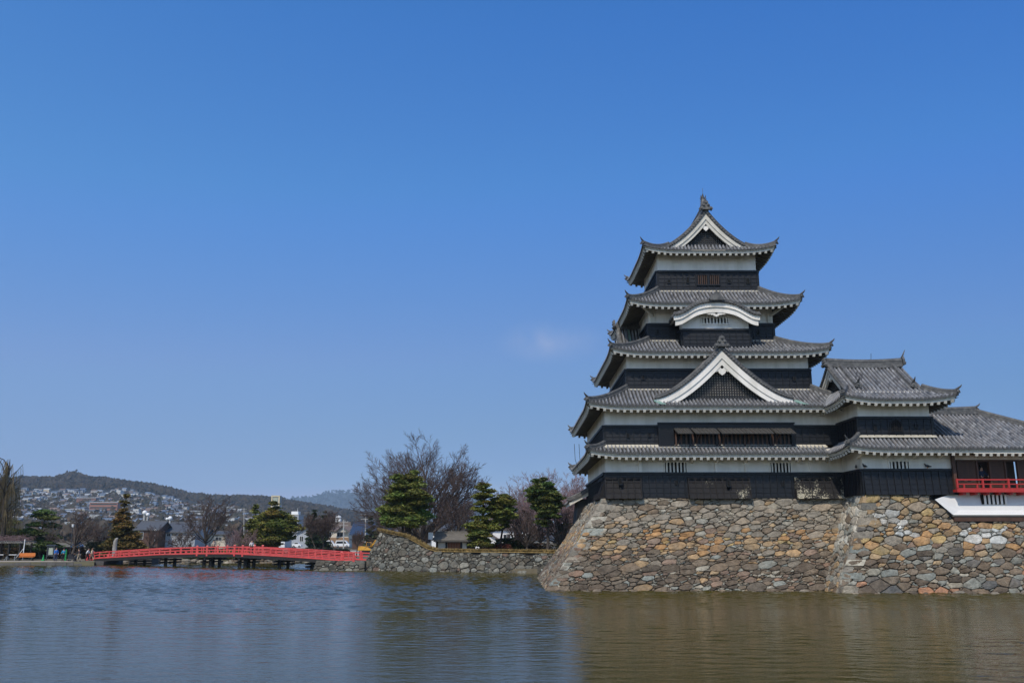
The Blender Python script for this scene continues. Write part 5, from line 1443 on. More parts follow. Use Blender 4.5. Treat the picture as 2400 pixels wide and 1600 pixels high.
for px, n, wd in ((333, 1, .5), (403, 1, .5), (500, 2, 1.2), (582, 2, .95), (668, 1, .6), (744, 1, .6)):
    s = bpx(px); m = MB()
    for o in (.7, -.7):
        for k in range(n):
            ss = s + (k - (n - 1) / 2) * wd; p = bp(ss, o); m.box(p.x - .17, p.x + .17, p.y - .16, p.y + .16, -1.2, p.z - .45)
    for k in range(n):
        ss = s + (k - (n - 1) / 2) * wd; m.beam(bp(ss, WID + .1, -.62), bp(ss, -WID - .1, -.62), .3, .24)
    m.beam(bp(s, WID + .12, -.95), bp(s, -WID - .12, -.95), .2, .2)
    m.build('pier', 'pier', bridge)
p = bp(s0 + .2, 0); ab = MB(); ab.box(-58.6, -55.2, 121.5, 127.5, -.6, .46); ab.build('abutment', 'edge', bridge)
st = MB(); st.hexa([(-53.9, 127, -.6), (-50.8, 126.6, -.6), (-50.8, 130, -.6), (-53.9, 130, -.6), (-53.9, 127.1, .7), (-50.8, 126.7, .7), (-50.8, 130, .7), (-53.9, 130, .7)])
tag(st.build('landing_block', 'edge', loc=(-52, 128, 0)), 'dark square stone landing block on the shore behind the left end of the bridge', 'stone block')

# ================================================================== BUILDINGS
def house(name, label, px0, px1, pybase, pyeave, pyridge, Y, wall, roof, axis='x', cat='house', depth=8, over=.5, wins=(), doors=(), group=None, gablewall=None, z0=None):
    """gabled house standing at distance Y, ridge along x or y"""
    x0, x1 = xat(px0, pyeave, Y), xat(px1, pyeave, Y); z1, z2 = zat(pyeave, Y), zat(pyridge, Y); zb = z0 if z0 is not None else terrain((px0 + px1) / 2, Y) - .1
    t = thing(name, label, cat, ((x0 + x1) / 2, Y + depth / 2, zb), group)
    w = MB(); y0, y1 = Y, Y + depth
    if axis == 'x':
        w.box(x0, x1, y0, y1, zb, z1); ym = (y0 + y1) / 2
        for x in (x0, x1): w.prism([(x, y0, z1), (x, y1, z1), (x, ym, z2 - .12)], (.05 if x == x0 else -.05, 0, 0))
    else:
        w.box(x0, x1, y0, y1, zb, z1); xm = (x0 + x1) / 2
        w.prism([(x0, y0, z1), (x1, y0, z1), (xm, y0, z2 - .12)], (0, .2, 0))
    w.build('wall', wall, t)
    r = MB(); T = .22
    if axis == 'x':
        for s, ya in ((-1, y0 - over), (1, y1 + over)):
            sl = (z2 - z1) / (depth / 2); ze = z1 - sl * over
            r.hexa([(x0 - over, ya, ze), (x1 + over, ya, ze), (x1 + over, ym, z2), (x0 - over, ym, z2), (x0 - over, ya, ze + T), (x1 + over, ya, ze + T), (x1 + over, ym, z2 + T), (x0 - over, ym, z2 + T)] if s < 0 else
                   [(x0 - over, ym, z2 + .001), (x1 + over, ym, z2 + .001), (x1 + over, ya, ze), (x0 - over, ya, ze), (x0 - over, ym, z2 + T + .001), (x1 + over, ym, z2 + T + .001), (x1 + over, ya, ze + T), (x0 - over, ya, ze + T)])
        n = int((x1 - x0 + 2 * over) / .45)
        for i in range(n):
            x = x0 - over + (i + .5) * (x1 - x0 + 2 * over) / n; r.beam((x, y0 - over, ze + T + .02), (x, ym, z2 + T + .02), .1, .08)
        r.box(x0 - over, x1 + over, ym - .18, ym + .18, z2 + T - .05, z2 + T + .18)
    else:
        for s, xa in ((-1, x0 - over), (1, x1 + over)):
            sl = (z2 - z1) / ((x1 - x0) / 2); ze = z1 - sl * over; q = [(xa, y0 - over, ze), (xm, y0 - over, z2), (xm, y1 + over, z2), (xa, y1 + over, ze)]
            if s > 0: q = [(q[1][0] + .001, *q[1][1:]), q[0], q[3], (q[2][0] + .001, *q[2][1:])]
            r.hexa(q + [(a, b, c + T) for a, b, c in q])
        r.box(xm - .15, xm + .15, y0 - over, y1 + over, z2 + T - .05, z2 + T + .15)
    r.build('roof', roof, t)
    for (a, b, c, d) in wins:
        f = MB(); xa, xb, za, zb2 = xat(a, c, Y), xat(b, c, Y), zat(d, Y), zat(c, Y)
        f.box(xa - .07, xb + .07, Y - .06, Y + .05, za - .07, zb2 + .07); fo = f.build('window', 'white', t)
        g = MB(); g.box(xa, (xa + xb) / 2 - .03, Y - .075, Y, za, zb2); g.box((xa + xb) / 2 + .03, xb, Y - .075, Y, za, zb2); g.build('pane', 'glass', fo)
    for (a, b, c, d) in doors:
        f = MB(); xa, xb, za, zb2 = xat(a, c, Y), xat(b, c, Y), zat(d, Y), zat(c, Y); f.box(xa, xb, Y - .07, Y + .02, za, zb2); f.build('door', 'brownwood', t)
    return t
# wooden gatehouse behind the moat wall
gh_ = thing('gatehouse', 'small gatehouse with a weathered shingle roof and wooden door behind the moat wall', 'gatehouse', at(1063, 1290, 105))
Y = 105; x0, x1 = xat(1024, 1280, Y), xat(1105, 1280, Y); zb = 1.6; ze, zr = zat(1268, Y - .8), zat(1247, Y + 1.6)
w = MB(); w.box(x0, x1, Y, Y + 3.2, zb, ze + .1); w.build('plaster_wall', 'plaster', gh_)
tb = MB()
for px in (1024, 1046, 1081, 1096, 1106): x = xat(px, 1280, Y); tb.box(x - .12, x + .12, Y - .08, Y + .1, zb, ze + .05)
tb.box(xat(1096, 1280, Y), xat(1112, 1280, Y), Y - .03, Y + 3, zb, ze); tb.box(x0 - .2, x1 + .3, Y - .1, Y + .12, ze - .12, ze + .1); tb.build('timber_frame', 'pier', gh_)
dd = MB(); xa, xb = xat(1049, 1280, Y), xat(1079, 1280, Y)
for i in range(8): dd.box(lerp(xa, xb, i / 8), lerp(xa, xb, (i + .93) / 8), Y - .06, Y - .0, zb, zat(1271, Y))
dd.build('door', 'orangewood', gh_)
r = MB(); xa, xb = xat(1016, 1267, Y - .8), xat(1111, 1267, Y - .8)
r.hexa([(xa, Y - .9, ze - .05), (xb, Y - .9, ze - .05), (xb, Y + 1.6, zr - .2), (xa, Y + 1.6, zr - .2), (xa, Y - .95, ze + .2), (xb, Y - .95, ze + .2), (xb, Y + 1.6, zr), (xa, Y + 1.6, zr)])
r.hexa([(xa, Y + 1.601, zr - .2), (xb, Y + 1.601, zr - .2), (xb, Y + 4.1, ze - .05), (xa, Y + 4.1, ze - .05), (xa, Y + 1.601, zr), (xb, Y + 1.601, zr), (xb, Y + 4.1, ze + .2), (xa, Y + 4.1, ze + .2)])
r.box(xa + .05, xb - .05, Y + 1.4, Y + 1.8, zr - .02, zr + .14)
for i in range(9): f = i / 9; r.box(xa - .01, xb + .01, lerp(Y - .97, Y + 1.5, f), lerp(Y - .97, Y + 1.5, f) + .12, lerp(ze + .2, zr, f) - .1, lerp(ze + .2, zr, f) + .04)
r.build('shingle_roof', 'shingle', gh_)
sg = MB(); p = at(1011, 1253, 104); sg.tube([(p.x, 104, 1.8), (p.x, 104, p.z + .2)], .05, 6); sg.box(p.x - .35, p.x + .2, 103.9, 103.95, p.z - .5, p.z + .3); tag(sg.build('notice_board', 'white', loc=(p.x, 104, 1.8)), 'small white notice board on a post left of the gatehouse roof', 'notice board')

house('cream_house', 'two-storey cream house with brown lower wall behind the white vans', 753, 817, 1272, 1243, 1234, 275, 'cream', 'brownroof', 'x', wins=((764, 777, 1247, 1257), (790, 804, 1247, 1257)), depth=9)
gw = [o for o in bpy.data.objects if o.name == 'cream_house'][0]
m = MB(); m.box(xat(752, 1265, 274.8), xat(817.5, 1265, 274.8), 274.8, 275, .8, zat(1259, 274.8)); m.build('brown_lower_wall', 'brick', gw)
m = MB(); xa, xb = xat(787, 1240, 274), xat(818, 1240, 274); xm = (xa + xb) / 2; ze, zr = zat(1246, 274), zat(1234, 274)
m.prism([(xa, 273.9, ze), (xb, 273.9, ze), (xm, 273.9, zr)], (0, 1, 0)); m.build('gable_wall', 'cream', gw)
m = MB(); m.beam((xa - .4, 273.6, ze - .1), (xm, 273.6, zr + .2), .8, .2, up=(0, 0, 1)); m.beam((xb + .4, 273.6, ze - .1), (xm, 273.6, zr + .2), .8, .2); m.build('gable_verge', 'brownroof', gw)
house('blue_roofed_house', 'long dark house with a blue tiled roof behind the raised mound', 826, 908, 1275, 1250, 1225, 235, 'brownwood', 'blueroof', 'x', depth=10, over=.7, wins=((842, 852, 1257, 1266), (860, 872, 1257, 1266)))
house('grey_gabled_house', 'small house with a white gable under a dark grey roof right of the pines', 696, 738, 1275, 1249, 1238, 255, 'greywall', 'greyroof', 'y', depth=8, wins=((703, 711, 1256, 1268), (716, 728, 1258, 1270)))
house('grey_warehouse', 'wide grey hall with a dark low-pitched roof left of the rounded leafless tree', 383, 458, 1280, 1246, 1224, 240, 'greywall', 'greyroof', 'x', depth=14, over=.6, wins=((392, 399, 1250, 1256), (404, 412, 1250, 1256), (418, 428, 1250, 1256)))
house('dark_shed', 'low dark wooden shed behind the pointed conifer', 318, 372, 1278, 1240, 1222, 235, 'brownwood', 'greyroof', 'x', depth=9, wins=((322, 336, 1246, 1262),))
house('white_shed', 'low cream shed behind the rounded leafless tree', 462, 530, 1278, 1252, 1246, 250, 'cream', 'greyroof', 'x', depth=8, wins=((470, 482, 1258, 1266), (505, 520, 1258, 1266)))
house('white_workshop', 'low white workshop behind the pair of pines', 575, 668, 1278, 1262, 1250, 262, 'white', 'greyroof', 'x', depth=8, wins=((590, 604, 1266, 1272),))
house('white_hall', 'white hall with a grey roof seen between the gatehouse and the layered pine', 1082, 1164, 1292, 1262, 1236, 160, 'white', 'brownroof', 'y', depth=14, wins=((1138, 1150, 1266, 1280),))
house('tiled_long_house', 'pale building with a brown tiled roof behind the leaning pine', 1150, 1240, 1292, 1238, 1216, 170, 'white', 'brownroof', 'x', depth=10, wins=((1180, 1196, 1252, 1268), (1206, 1222, 1252, 1268)))
house('low_white_house', 'low white building left of the gatehouse above the grassy mound', 1012, 1070, 1285, 1240, 1228, 190, 'white', 'greyroof', 'x', depth=9, wins=((1022, 1034, 1246, 1258),))
def block(name, label, px0, px1, pytop, Y, wall, cat='building', depth=8, rows=3, colsn=3, extra=None):
    x0, x1 = xat(px0, pytop, Y), xat(px1, pytop, Y); z1 = zat(pytop, Y); zb = terrain((px0 + px1) / 2, Y) - .3
    t = thing(name, label, cat, ((x0 + x1) / 2, Y + depth / 2, zb)); m = MB(); m.box(x0, x1, Y, Y + depth, zb, z1); m.build('wall', wall, t)
    r = MB(); r.box(x0 - .15, x1 + .15, Y - .15, Y + depth + .15, z1 + .01, z1 + .4); r.build('roof_parapet', 'concrete', t)
    for i in range(rows):
        for j in range(colsn):
            cx = lerp(x0, x1, (j + .5) / colsn); ww = (x1 - x0) / colsn * .3; zc = lerp(zb + 2, z1, (i + .5) / rows); hh = min(.7, (z1 - zb - 2) / rows * .3)
            f = MB(); f.box(cx - ww - .06, cx + ww + .06, Y - .05, Y + .02, zc - hh - .06, zc + hh + .06); fo = f.build('window', 'white', t)
            g = MB(); g.box(cx - ww, cx + ww, Y - .07, Y - .01, zc - hh, zc + hh); g.build('pane', 'glass', fo)
    return t, x0, x1, z1
t, x0, x1, z1 = block('apartment_tower', 'blue-grey apartment tower right of the broad pine', 673, 700, 1207, 360, 'greywall', depth=9, rows=5, colsn=2)
m = MB(); m.box(x0 + 1.4, x1 - .5, 361, 365, z1 + .4, z1 + 1.6); m.tube([(x1 - 1, 362, z1), (x1 - 1, 362, z1 + 3)], .06, 5); m.build('rooftop_plant', 'white', t)
# tall framed sign tower
t = thing('sign_tower', 'tall sandy tower with a framed pale panel rising above the pair of pines', 'tower', gnd(645, 420)); Y = 420
x0, x1 = xat(635.5, 1170, Y), xat(655.5, 1170, Y); z1 = zat(1160.5, Y); zb = terrain(645, Y) - .3
m = MB(); m.box(x0, x1, Y + .3, Y + 4, zb, z1 - .1); m.build('shaft', 'concrete', t)
m = MB(); f = .55
m.box(x0, x0 + f, Y, Y + .35, zb + 12, z1); m.box(x1 - f, x1, Y, Y + .35, zb + 12, z1); m.box(x0 + f, x1 - f, Y, Y + .35, z1 - f, z1); m.box(x0 + f, x1 - f, Y, Y + .35, z1 - 6, z1 - 6 + f)
m.build('frame', 'sandstone', t)
m = MB(); m.box(x0 + 1, x1 - 1, Y + .1, Y + .32, z1 - 4.9, z1 - 1.1); m.build('panel', 'signboard', t)

# far hillside houses: built once per kind, then copied
HB = []
def proto(kind, w, d, h, rh, wall, roof, flat=False):
    t = thing('hillside_house', None, 'house', (0, 0, 0)); m = MB(); m.box(-w / 2, w / 2, -d / 2, d / 2, -3, h); m.build('wall', wall, t)
    r = MB()
    if flat: r.box(-w / 2 - .2, w / 2 + .2, -d / 2 - .2, d / 2 + .2, h + .01, h + .5)
    else:
        for s in (-1, 1):
            q = [(-w / 2 - .6, s * (d / 2 + .6), h - .1), (w / 2 + .6, s * (d / 2 + .6), h - .1), (w / 2 + .6, s * .001, h + rh), (-w / 2 - .6, s * .001, h + rh)]
            r.hexa(q + [(a, b, c + .3) for a, b, c in q])
        for x in (-w / 2, w / 2): r.prism([(x, -d / 2, h), (x, d / 2, h), (x, 0, h + rh - .1)], (.1 if x < 0 else -.1, 0, 0))
    r.build('roof', roof, t)
    f = MB(); n = max(2, int(w / 3)); fl = max(1, int(h / 3))
    for k in range(fl):
        for i in range(n):
            cx = -w / 2 + (i + .5) * w / n; f.box(cx - .7, cx + .7, -d / 2 - .06, -d / 2 + .05, k * 2.8 + 1.0, k * 2.8 + 2.2)
    f.build('windows', 'glass', t)
    return t
MAT['hwhite'] = M('house_white', (.52, .51, .48), var=.05); MAT['hblue'] = M('house_blue_roof', (.12, .16, .22), var=.15); MAT['hdark'] = M('house_dark_roof', (.1, .1, .11), var=.15)
MAT['hpale'] = M('house_pale_roof', (.42, .44, .46), var=.1); MAT['htan'] = M('house_tan', (.46, .4, .3), var=.06)
KINDS_ = [('white house with dark roof', proto('a', 10, 8, 5.5, 2.2, 'hwhite', 'hdark')), ('white house with blue-grey roof', proto('b', 11, 9, 5.6, 2.4, 'hwhite', 'hblue')),
    ('grey house with dark roof', proto('c', 10, 8, 5.2, 2.2, 'greywall', 'hdark')), ('low house with pale roof', proto('d', 14, 9, 3.4, 1.6, 'hwhite', 'hpale')),
    ('tan house with blue-grey roof', proto('e', 9, 8, 5.6, 2.2, 'htan', 'hblue')), ('white flat-roofed block', proto('f', 12, 9, 8.5, 0, 'hwhite', 'hpale', True)), ('cream house with brown roof', proto('g', 9, 8, 5.4, 2.3, 'cream', 'brownroof'))]
rs = random.Random(17); used = set(); placed = []
LAND = [(130, 'above the cloud-pruned pine'), (230, 'above the leafless cherry'), (330, 'beside the bronze conifer'), (420, 'above the grey warehouse'), (540, 'behind the rounded tree'), (700, 'near the paired pines'), (3000, 'beyond the moat wall')]
TIER = [(520, 'lowest row of town'), (760, 'lower town'), (1050, 'halfway up the hillside'), (1400, 'high on the hillside'), (9999, 'top row of hillside')]
def place(px, Y, k):
    lab, p = KINDS_[k]; g = Vector((ray_tan(px) * Y, Y, terrain(px, Y)))
    o = p if k not in used else copy_tree(p); used.add(k); o.location = g; o.rotation_euler = (0, 0, rs.uniform(-.5, .5)); s = rs.uniform(.62, .95); o.scale = (s, s, s)
    where = [l for e, l in LAND if px < e][0]; tier = [l for e, l in TIER if Y < e][0]
    o['label'] = '%s, %s, %s' % (lab, tier, where); o['group'] = 'houses of the far hillside town'
    placed.append((px, Y))
tries = 0
while len(placed) < 285 and tries < 9000:
    tries += 1
    Y = 430 + 1270 * rs.random() ** .8; px = rs.uniform(30, 690 if Y > 600 else 1000)
    if px > 560 and Y > 1150: continue
    if Y > 1550 and px > 420: continue
    if any(abs(a - px) * Y / 2042 < 10 and abs(b - Y) < 20 for a, b in placed): continue
    place(px, Y, rs.choices(range(7), (5, 4, 3, 3, 2, 2, 2))[0])
# the rest of the town, too many and too small to single out
ts = MB(); tr = MB(); rs2 = random.Random(41); n_ = 0
TC = [(.5, .49, .47), (.42, .41, .4), (.4, .41, .43), (.5, .44, .34), (.3, .3, .31)]; RC = [(.12, .15, .21), (.09, .09, .1), (.38, .4, .42), (.17, .12, .1), (.1, .13, .19)]
while n_ < 380:
    Y = rs2.uniform(800, 1720); px = rs2.uniform(30, 640)
    if px > 560 and Y > 1250: continue
    if Y > 1600 and px > 420: continue
    g = Vector((ray_tan(px) * Y, Y, terrain(px, Y))); w_, d_, h_, r_ = rs2.uniform(6, 11), rs2.uniform(5, 8), rs2.uniform(3.5, 6), rs2.uniform(1.2, 2.2); c1 = jitc(rs2.choice(TC), rs2, .1); c2 = jitc(rs2.choice(RC), rs2, .15)
    ts.box(g.x - w_ / 2, g.x + w_ / 2, Y, Y + d_, g.z - 2, g.z + h_, c1); x0, x1 = g.x - w_ / 2 - .4, g.x + w_ / 2 + .4
    ts.add([(x0, Y - .5, g.z + h_), (x1, Y - .5, g.z + h_), (x1, Y + d_ / 2, g.z + h_ + r_), (x0, Y + d_ / 2, g.z + h_ + r_), (x0, Y + d_ + .5, g.z + h_), (x1, Y + d_ + .5, g.z + h_)], [(0, 1, 2, 3), (3, 2, 5, 4), (0, 3, 4), (1, 5, 2)], c2)
    for q in range(2): xx = g.x + (q - .5) * w_ * .5; ts.box(xx - .7, xx + .7, Y - .08, Y + .1, g.z + 1, g.z + 2.3, (.03, .035, .04))
    n_ += 1
tag(ts.build('far_town', 'wood'), kind='stuff')
# larger landmarks on the slope
def slope_block(name, label, px, Y, w, d, h, wall, roof='hpale', rows=3):
    g = Vector((ray_tan(px) * Y, Y, terrain(px, Y))); t = thing(name, label, 'building', g); m = MB(); m.box(g.x - w / 2, g.x + w / 2, g.y - d / 2, g.y + d / 2, g.z - 5, g.z + h); m.build('wall', wall, t)
    r = MB(); r.box(g.x - w / 2 - .4, g.x + w / 2 + .4, g.y - d / 2 - .4, g.y + d / 2 + .4, g.z + h + .01, g.z + h + .8); r.build('roof', roof, t)
    f = MB()
    for k in range(rows): f.box(g.x - w / 2 + 1, g.x + w / 2 - 1, g.y - d / 2 - .12, g.y - d / 2 + .1, g.z + h * (k + .3) / rows, g.z + h * (k + .7) / rows)
    f.build('windows', 'glass', t)
slope_block('brick_school', 'long red-brick building with a white roof on the hillside left of the bronze conifer', 196, 1400, 30, 12, 8, 'redbrick')
slope_block('brick_school', 'brown-brick block with dark window bands below the long red-brick building', 240, 1150, 36, 14, 13, 'redbrick')
slope_block('white_terrace', 'row of white terraced flats high on the hillside above the rounded leafless tree', 440, 1250, 44, 10, 7, 'hwhite', rows=2)
slope_block('yellow_flats', 'pale yellow block on the hillside left of the brown-brick block', 170, 1080, 26, 10, 7, 'htan', rows=2)
slope_block('long_white_roof', 'long low white-roofed works in the lower town left of the bronze conifer', 130, 620, 26, 12, 5, 'hwhite', rows=1)
slope_block('long_white_roof', 'long low white-roofed works right of the bronze conifer', 352, 560, 24, 12, 5, 'hwhite', rows=1)
for i, (px, py, r, lab) in enumerate(((339.3, 1201, 1.25, 'largest white dome tank right of the bronze conifer'), (346.5, 1205.5, 1.05, 'white dome tank half behind the largest one'), (399, 1214, 1.15, 'white dome tank above the grey warehouse roof'), (391.5, 1215.5, .75, 'smallest white dome tank above the grey warehouse'))):
    Y = 480; p = at(px, py, Y); t = thing('dome_tank', lab, 'tank', (p.x, Y, terrain(px, Y)), 'white dome tanks'); m = MB(); m.ball(p, r, 16, 10); m.build('dome', 'white', t, smooth=True)
    m = MB(); m.tube([(p.x, Y, terrain(px, Y)), (p.x, Y, p.z - r * .6)], r * .45, 10); m.build('stand', 'concrete', t)
m = MB(); p = at(793, 1212, 300); t = thing('cupola', 'small white roof cupola left of the utility pole, above the cream house', 'cupola', (p.x, 300, 1))
m.box(p.x - .9, p.x + .9, 299, 301, p.z - 1.6, p.z - .4); m.ball(p, (1.0, 1.0, .7), 10, 6); m.build('dome', 'white', t)
m = MB(); m.box(p.x - 5, p.x + 5, 296, 304, .8, p.z - 1.6); m.build('wall', 'brownroof', t)
# woods on the hills: one far-off mass
wd = MB(); rs = random.Random(8)
def clump(p, s, c):
    for k in range(7):
        a = rs.uniform(0, 6.28); h = rs.uniform(.2, 1.0); q = p + Vector((math.cos(a) * s * .45 * rs.random(), math.sin(a) * s * .45 * rs.random(), h * s * .9)); r = s * rs.uniform(.18, .42)
        t = rs.uniform(0, 6.28); u = Vector((math.cos(t), math.sin(t) * .3, rs.uniform(-.3, .3))).normalized() * r; v = Vector((rs.uniform(-.4, .4), rs.uniform(-.5, .5), 1)).normalized() * r
        wd.add([q - u, q - v * .7 + u * .3, q + u, q + v], [(0, 1, 2, 3)], c)
for i in range(17000):
    z = rs.random()
    if z < .36:
        px = rs.uniform(-150, 1000); Y = rs.uniform(1600, 2330); s = rs.uniform(6, 13)
        if px < 560 and Y < 1750: continue
        c = pick(rs, [(6, (.016, .014, .013)), (2, (.012, .011, .01)), (1.5, (.009, .011, .008)), (1.5, (.022, .017, .014))])
    elif z < .62:
        px = rs.uniform(-150, 760); Y = rs.uniform(2240, 2330); s = rs.uniform(5, 11) * (1.5 if rs.random() < .05 else 1)
        c = pick(rs, [(6, (.015, .013, .012)), (2, (.009, .011, .008))])
    elif z < .93:
        px = rs.uniform(-100, 1250); Y = rs.uniform(430, 1600); s = rs.uniform(4, 9.5)
        if px > 560 and rs.random() < .3: Y = rs.uniform(900, 1700)
        c = pick(rs, [(5, (.04, .033, .026)), (3, (.023, .027, .014)), (2, (.034, .029, .024)), (1, (.055, .04, .03))])
    else:
        px = rs.uniform(500, 1700); Y = rs.uniform(6200, 7080); s = rs.uniform(14, 28); c = (.012, .012, .012)
    g = Vector((ray_tan(px) * Y, Y, terrain(px, Y) - .5)); c = jitc(c, rs, .15)
    clump(g, s, c)
tag(wd.build('hillside_woods', 'wood'), kind='stuff')
for i, px in enumerate((139, 161)):   # two poles on the summit
    g = Vector((ray_tan(px) * 2300, 2300, terrain(px, 2300))); m = MB(); m.tube([g, g + Vector((0, 0, 19))], .7, 5); m.ball(g + Vector((0, 0, 20)), 3.2, 6, 4)
    tag(m.build('summit_mast', 'cardark', loc=g), ('left' if i == 0 else 'right') + ' one of two thin masts on the hilltop at the left', 'mast', 'hilltop masts')
# utility poles
for i, (px, pt, Y, lab) in enumerate(((806, 1217, 200, 'concrete utility pole standing before the right end of the cream house'), (857, 1202, 200, 'utility pole with crossarms above the blue tiled roof'), (572, 1190, 330, 'utility pole beside the narrow pine'))):
    g = gnd(px, Y); tp = at(px, pt, Y); t = thing('utility_pole', lab, 'utility pole', g); m = MB(); m.tube([g, tp], [.17, .11], 7); m.build('pole', 'concrete', t)
    a = MB()
    for k in (.5, 1.3): a.box(tp.x - 1, tp.x + 1, Y - .06, Y + .06, tp.z - k - .06, tp.z - k + .06)
    for q in (-.9, -.3, .3, .9): a.tube([(tp.x + q, Y, tp.z - .45), (tp.x + q, Y, tp.z - .2)], .05, 5)
    a.build('crossarm', 'concrete', t)
wi_ = MB()
for k in (.2, 0): wi_.tube([at(806, 1219 + k * 10, 200), at(835, 1220.5 + k * 10, 205), at(868, 1217 + k * 10, 210)], .03, 4)
tag(wi_.build('overhead_wire', 'cardark', loc=at(806, 1219, 200)), 'overhead wires strung right from the concrete pole by the cream house', 'wire')
# ================================================================== VEHICLES, FURNITURE
def wheel(t, x, y, z, r, w=.2):
    m = MB(); m.tube([(x, y - w / 2, z), (x, y + w / 2, z)], r, 14); wo = m.build('wheel', 'rubber', t); m = MB(); m.tube([(x, y - w / 2 - .02, z), (x, y + w / 2 + .02, z)], r * .55, 10); m.build('rim', 'steel', wo)
def car(label, px0, px1, Y, body, kind='van', cat='van', flip=1, stripe=None):
    """vehicle seen from the side between two photo columns"""
    x0, x1 = ray_tan(px0) * Y, ray_tan(px1) * Y; zg = max(1.02, terrain(px0, Y)) ; L_ = x1 - x0
    t = thing('parked_' + ('bus' if kind == 'bus' else 'van' if kind == 'van' else 'car'), label, cat, ((x0 + x1) / 2, Y + .9, zg))
    if kind == 'van': sil = [(0, .35), (0, 1.0), (.02, 1.6), (.05, 1.98), (.62, 2.02), (.74, 1.85), (.87, 1.15), (.985, .95), (1, .7), (1, .35)]; gl = [(.06, 1.1), (.09, 1.75), (.64, 1.78), (.72, 1.65), (.8, 1.1)]; hw = .9
    elif kind == 'bus': sil = [(0, .35), (0, 2.6), (.03, 2.85), (.97, 2.85), (1, 2.6), (1, .35)]; gl = [(.03, 1.4), (.03, 2.3), (.97, 2.3), (.97, 1.4)]; hw = 1.2
    else: sil = [(0, .3), (0, .85), (.05, 1.0), (.18, 1.08), (.28, 1.45), (.62, 1.48), (.76, 1.05), (.97, .85), (1, .6), (1, .3)]; gl = [(.21, 1.06), (.3, 1.38), (.6, 1.4), (.71, 1.06)]; hw = .85
    fx = (lambda f: x0 + L_ * f) if flip > 0 else (lambda f: x1 - L_ * f)
    m = MB(); m.prism([(fx(a), Y, zg + b) for a, b in sil], (0, 2 * hw, 0)); m.build('body', body, t)
    m = MB(); m.prism([(fx(a), Y - .02, zg + b) for a, b in gl], (0, .015, 0)); m.build('side_windows', 'glass', t)
    if stripe: m = MB(); m.box(x0 + .1, x1 - .1, Y - .03, Y - .005, zg + .5, zg + 1.25); m.build('stripe', stripe, t)
    for f in (.18, .82): wheel(t, fx(f), Y + .08, zg + .32, .33)
    m = MB(); m.box(fx(.99) - .03, fx(.99) + .03, Y + .1, Y + .5, zg + .65, zg + .85); m.build('headlight', 'white', t)
    return t
car('white van parked on the left, below the brown lower wall of the cream house', 755, 785, 258, 'carwhite')
car('white van parked on the right, nearer the utility pole by the cream house', 786, 819, 258.5, 'carwhite')
car('blue and white bus behind the pointed conifer at the left bridge end', 316, 350, 250, 'carwhite', 'bus', 'bus', stripe='carblue')
car('white car parked in front of the dark shed', 373, 397, 250, 'carwhite', 'van', 'van', -1)
car('dark car parked in front of the grey warehouse', 428, 456, 248, 'cardark', 'car', 'car')
car('white car partly hidden behind the rounded leafless tree', 462, 486, 252, 'carwhite', 'car', 'car', -1)
car('pale blue car parked behind the cherry trees on the left bank', 168, 190, 235, 'carblue', 'car', 'car')
car('silver-white car right of the broad pine', 685, 706, 250, 'carwhite', 'car', 'car')
car('white car behind the pair of pines', 588, 606, 250, 'carwhite', 'car', 'car')
# yellow digger
Y = 160; dg_ = thing('yellow_digger', 'yellow digger standing behind the left edge of the raised stone mound', 'digger', gnd(858, Y))
g = gnd(856, Y); m = MB(); x = g.x; z = g.z + .1
m.hexa([(x - 1.3, Y, z + .75), (x + 1.3, Y, z + .75), (x + 1.3, Y + 1.8, z + .75), (x - 1.3, Y + 1.8, z + .75), (x - 1.2, Y + .1, z + 1.5), (x + .4, Y + .1, z + 1.35), (x + .4, Y + 1.7, z + 1.35), (x - 1.2, Y + 1.7, z + 1.5)])
m.build('body', 'yellow', dg_)
m = MB(); m.frus((x + .1, x + 1.1, Y + .1, Y + 1.3), z + 1.4, (x + .2, x + 1.0, Y + .2, Y + 1.2), z + 2.2); co_ = m.build('cab', 'yellow', dg_); m = MB(); m.box(x + .25, x + .95, Y + .05, Y + .12, z + 1.5, z + 2.1); m.build('pane', 'glass', co_)
m = MB(); m.beam((x + .9, Y + .6, z + 1.3), (x + 1.9, Y + .6, z + 2.6), .25, .3); m.beam((x + 1.9, Y + .6, z + 2.6), (x + 2.7, Y + .6, z + 1.2), .2, .25); m.build('boom', 'yellow', dg_)
for yy in (Y - .15, Y + 1.5):
    m = MB(); m.prism([(x - 1.5, yy, z + .3), (x - 1.3, yy, z), (x + 1.3, yy, z), (x + 1.5, yy, z + .3), (x + 1.3, yy, z + .65), (x - 1.3, yy, z + .65)], (0, .4, 0)); m.build('track', 'rubber', dg_)
# white railing fence near the digger
fn = thing('metal_fence', 'low white metal fence between the vans and the yellow digger', 'fence', gnd(825, 150)); m = MB()
for k in range(15): p = gnd(808 + k * 2.4, 150); m.box(p.x - .03, p.x + .03, p.y - .03, p.y + .03, p.z, p.z + .9)
a, b = gnd(807, 150), gnd(843, 150); m.beam(a + Vector((0, 0, .88)), b + Vector((0, 0, .88)), .06, .06); m.beam(a + Vector((0, 0, .45)), b + Vector((0, 0, .45)), .04, .04); m.build('rails', 'white', fn)
fn = thing('wooden_fence', 'low brown rail fence on the bank left of the battered stone corner', 'fence', gnd(1300, 112)); m = MB()
for k in range(9): p = gnd(1285 + k * 6, 112) + Vector((0, 0, 1.3)); m.box(p.x - .06, p.x + .06, p.y - .06, p.y + .06, p.z - .6, p.z + 1.0)
a, b = gnd(1283, 112), gnd(1335, 112)
for z in (.35, .7, .95): m.beam(a + Vector((0, 0, 1.3 + z)), b + Vector((0, 0, 1.3 + z)), .07, .08)
m.build('rails', 'monument', fn)
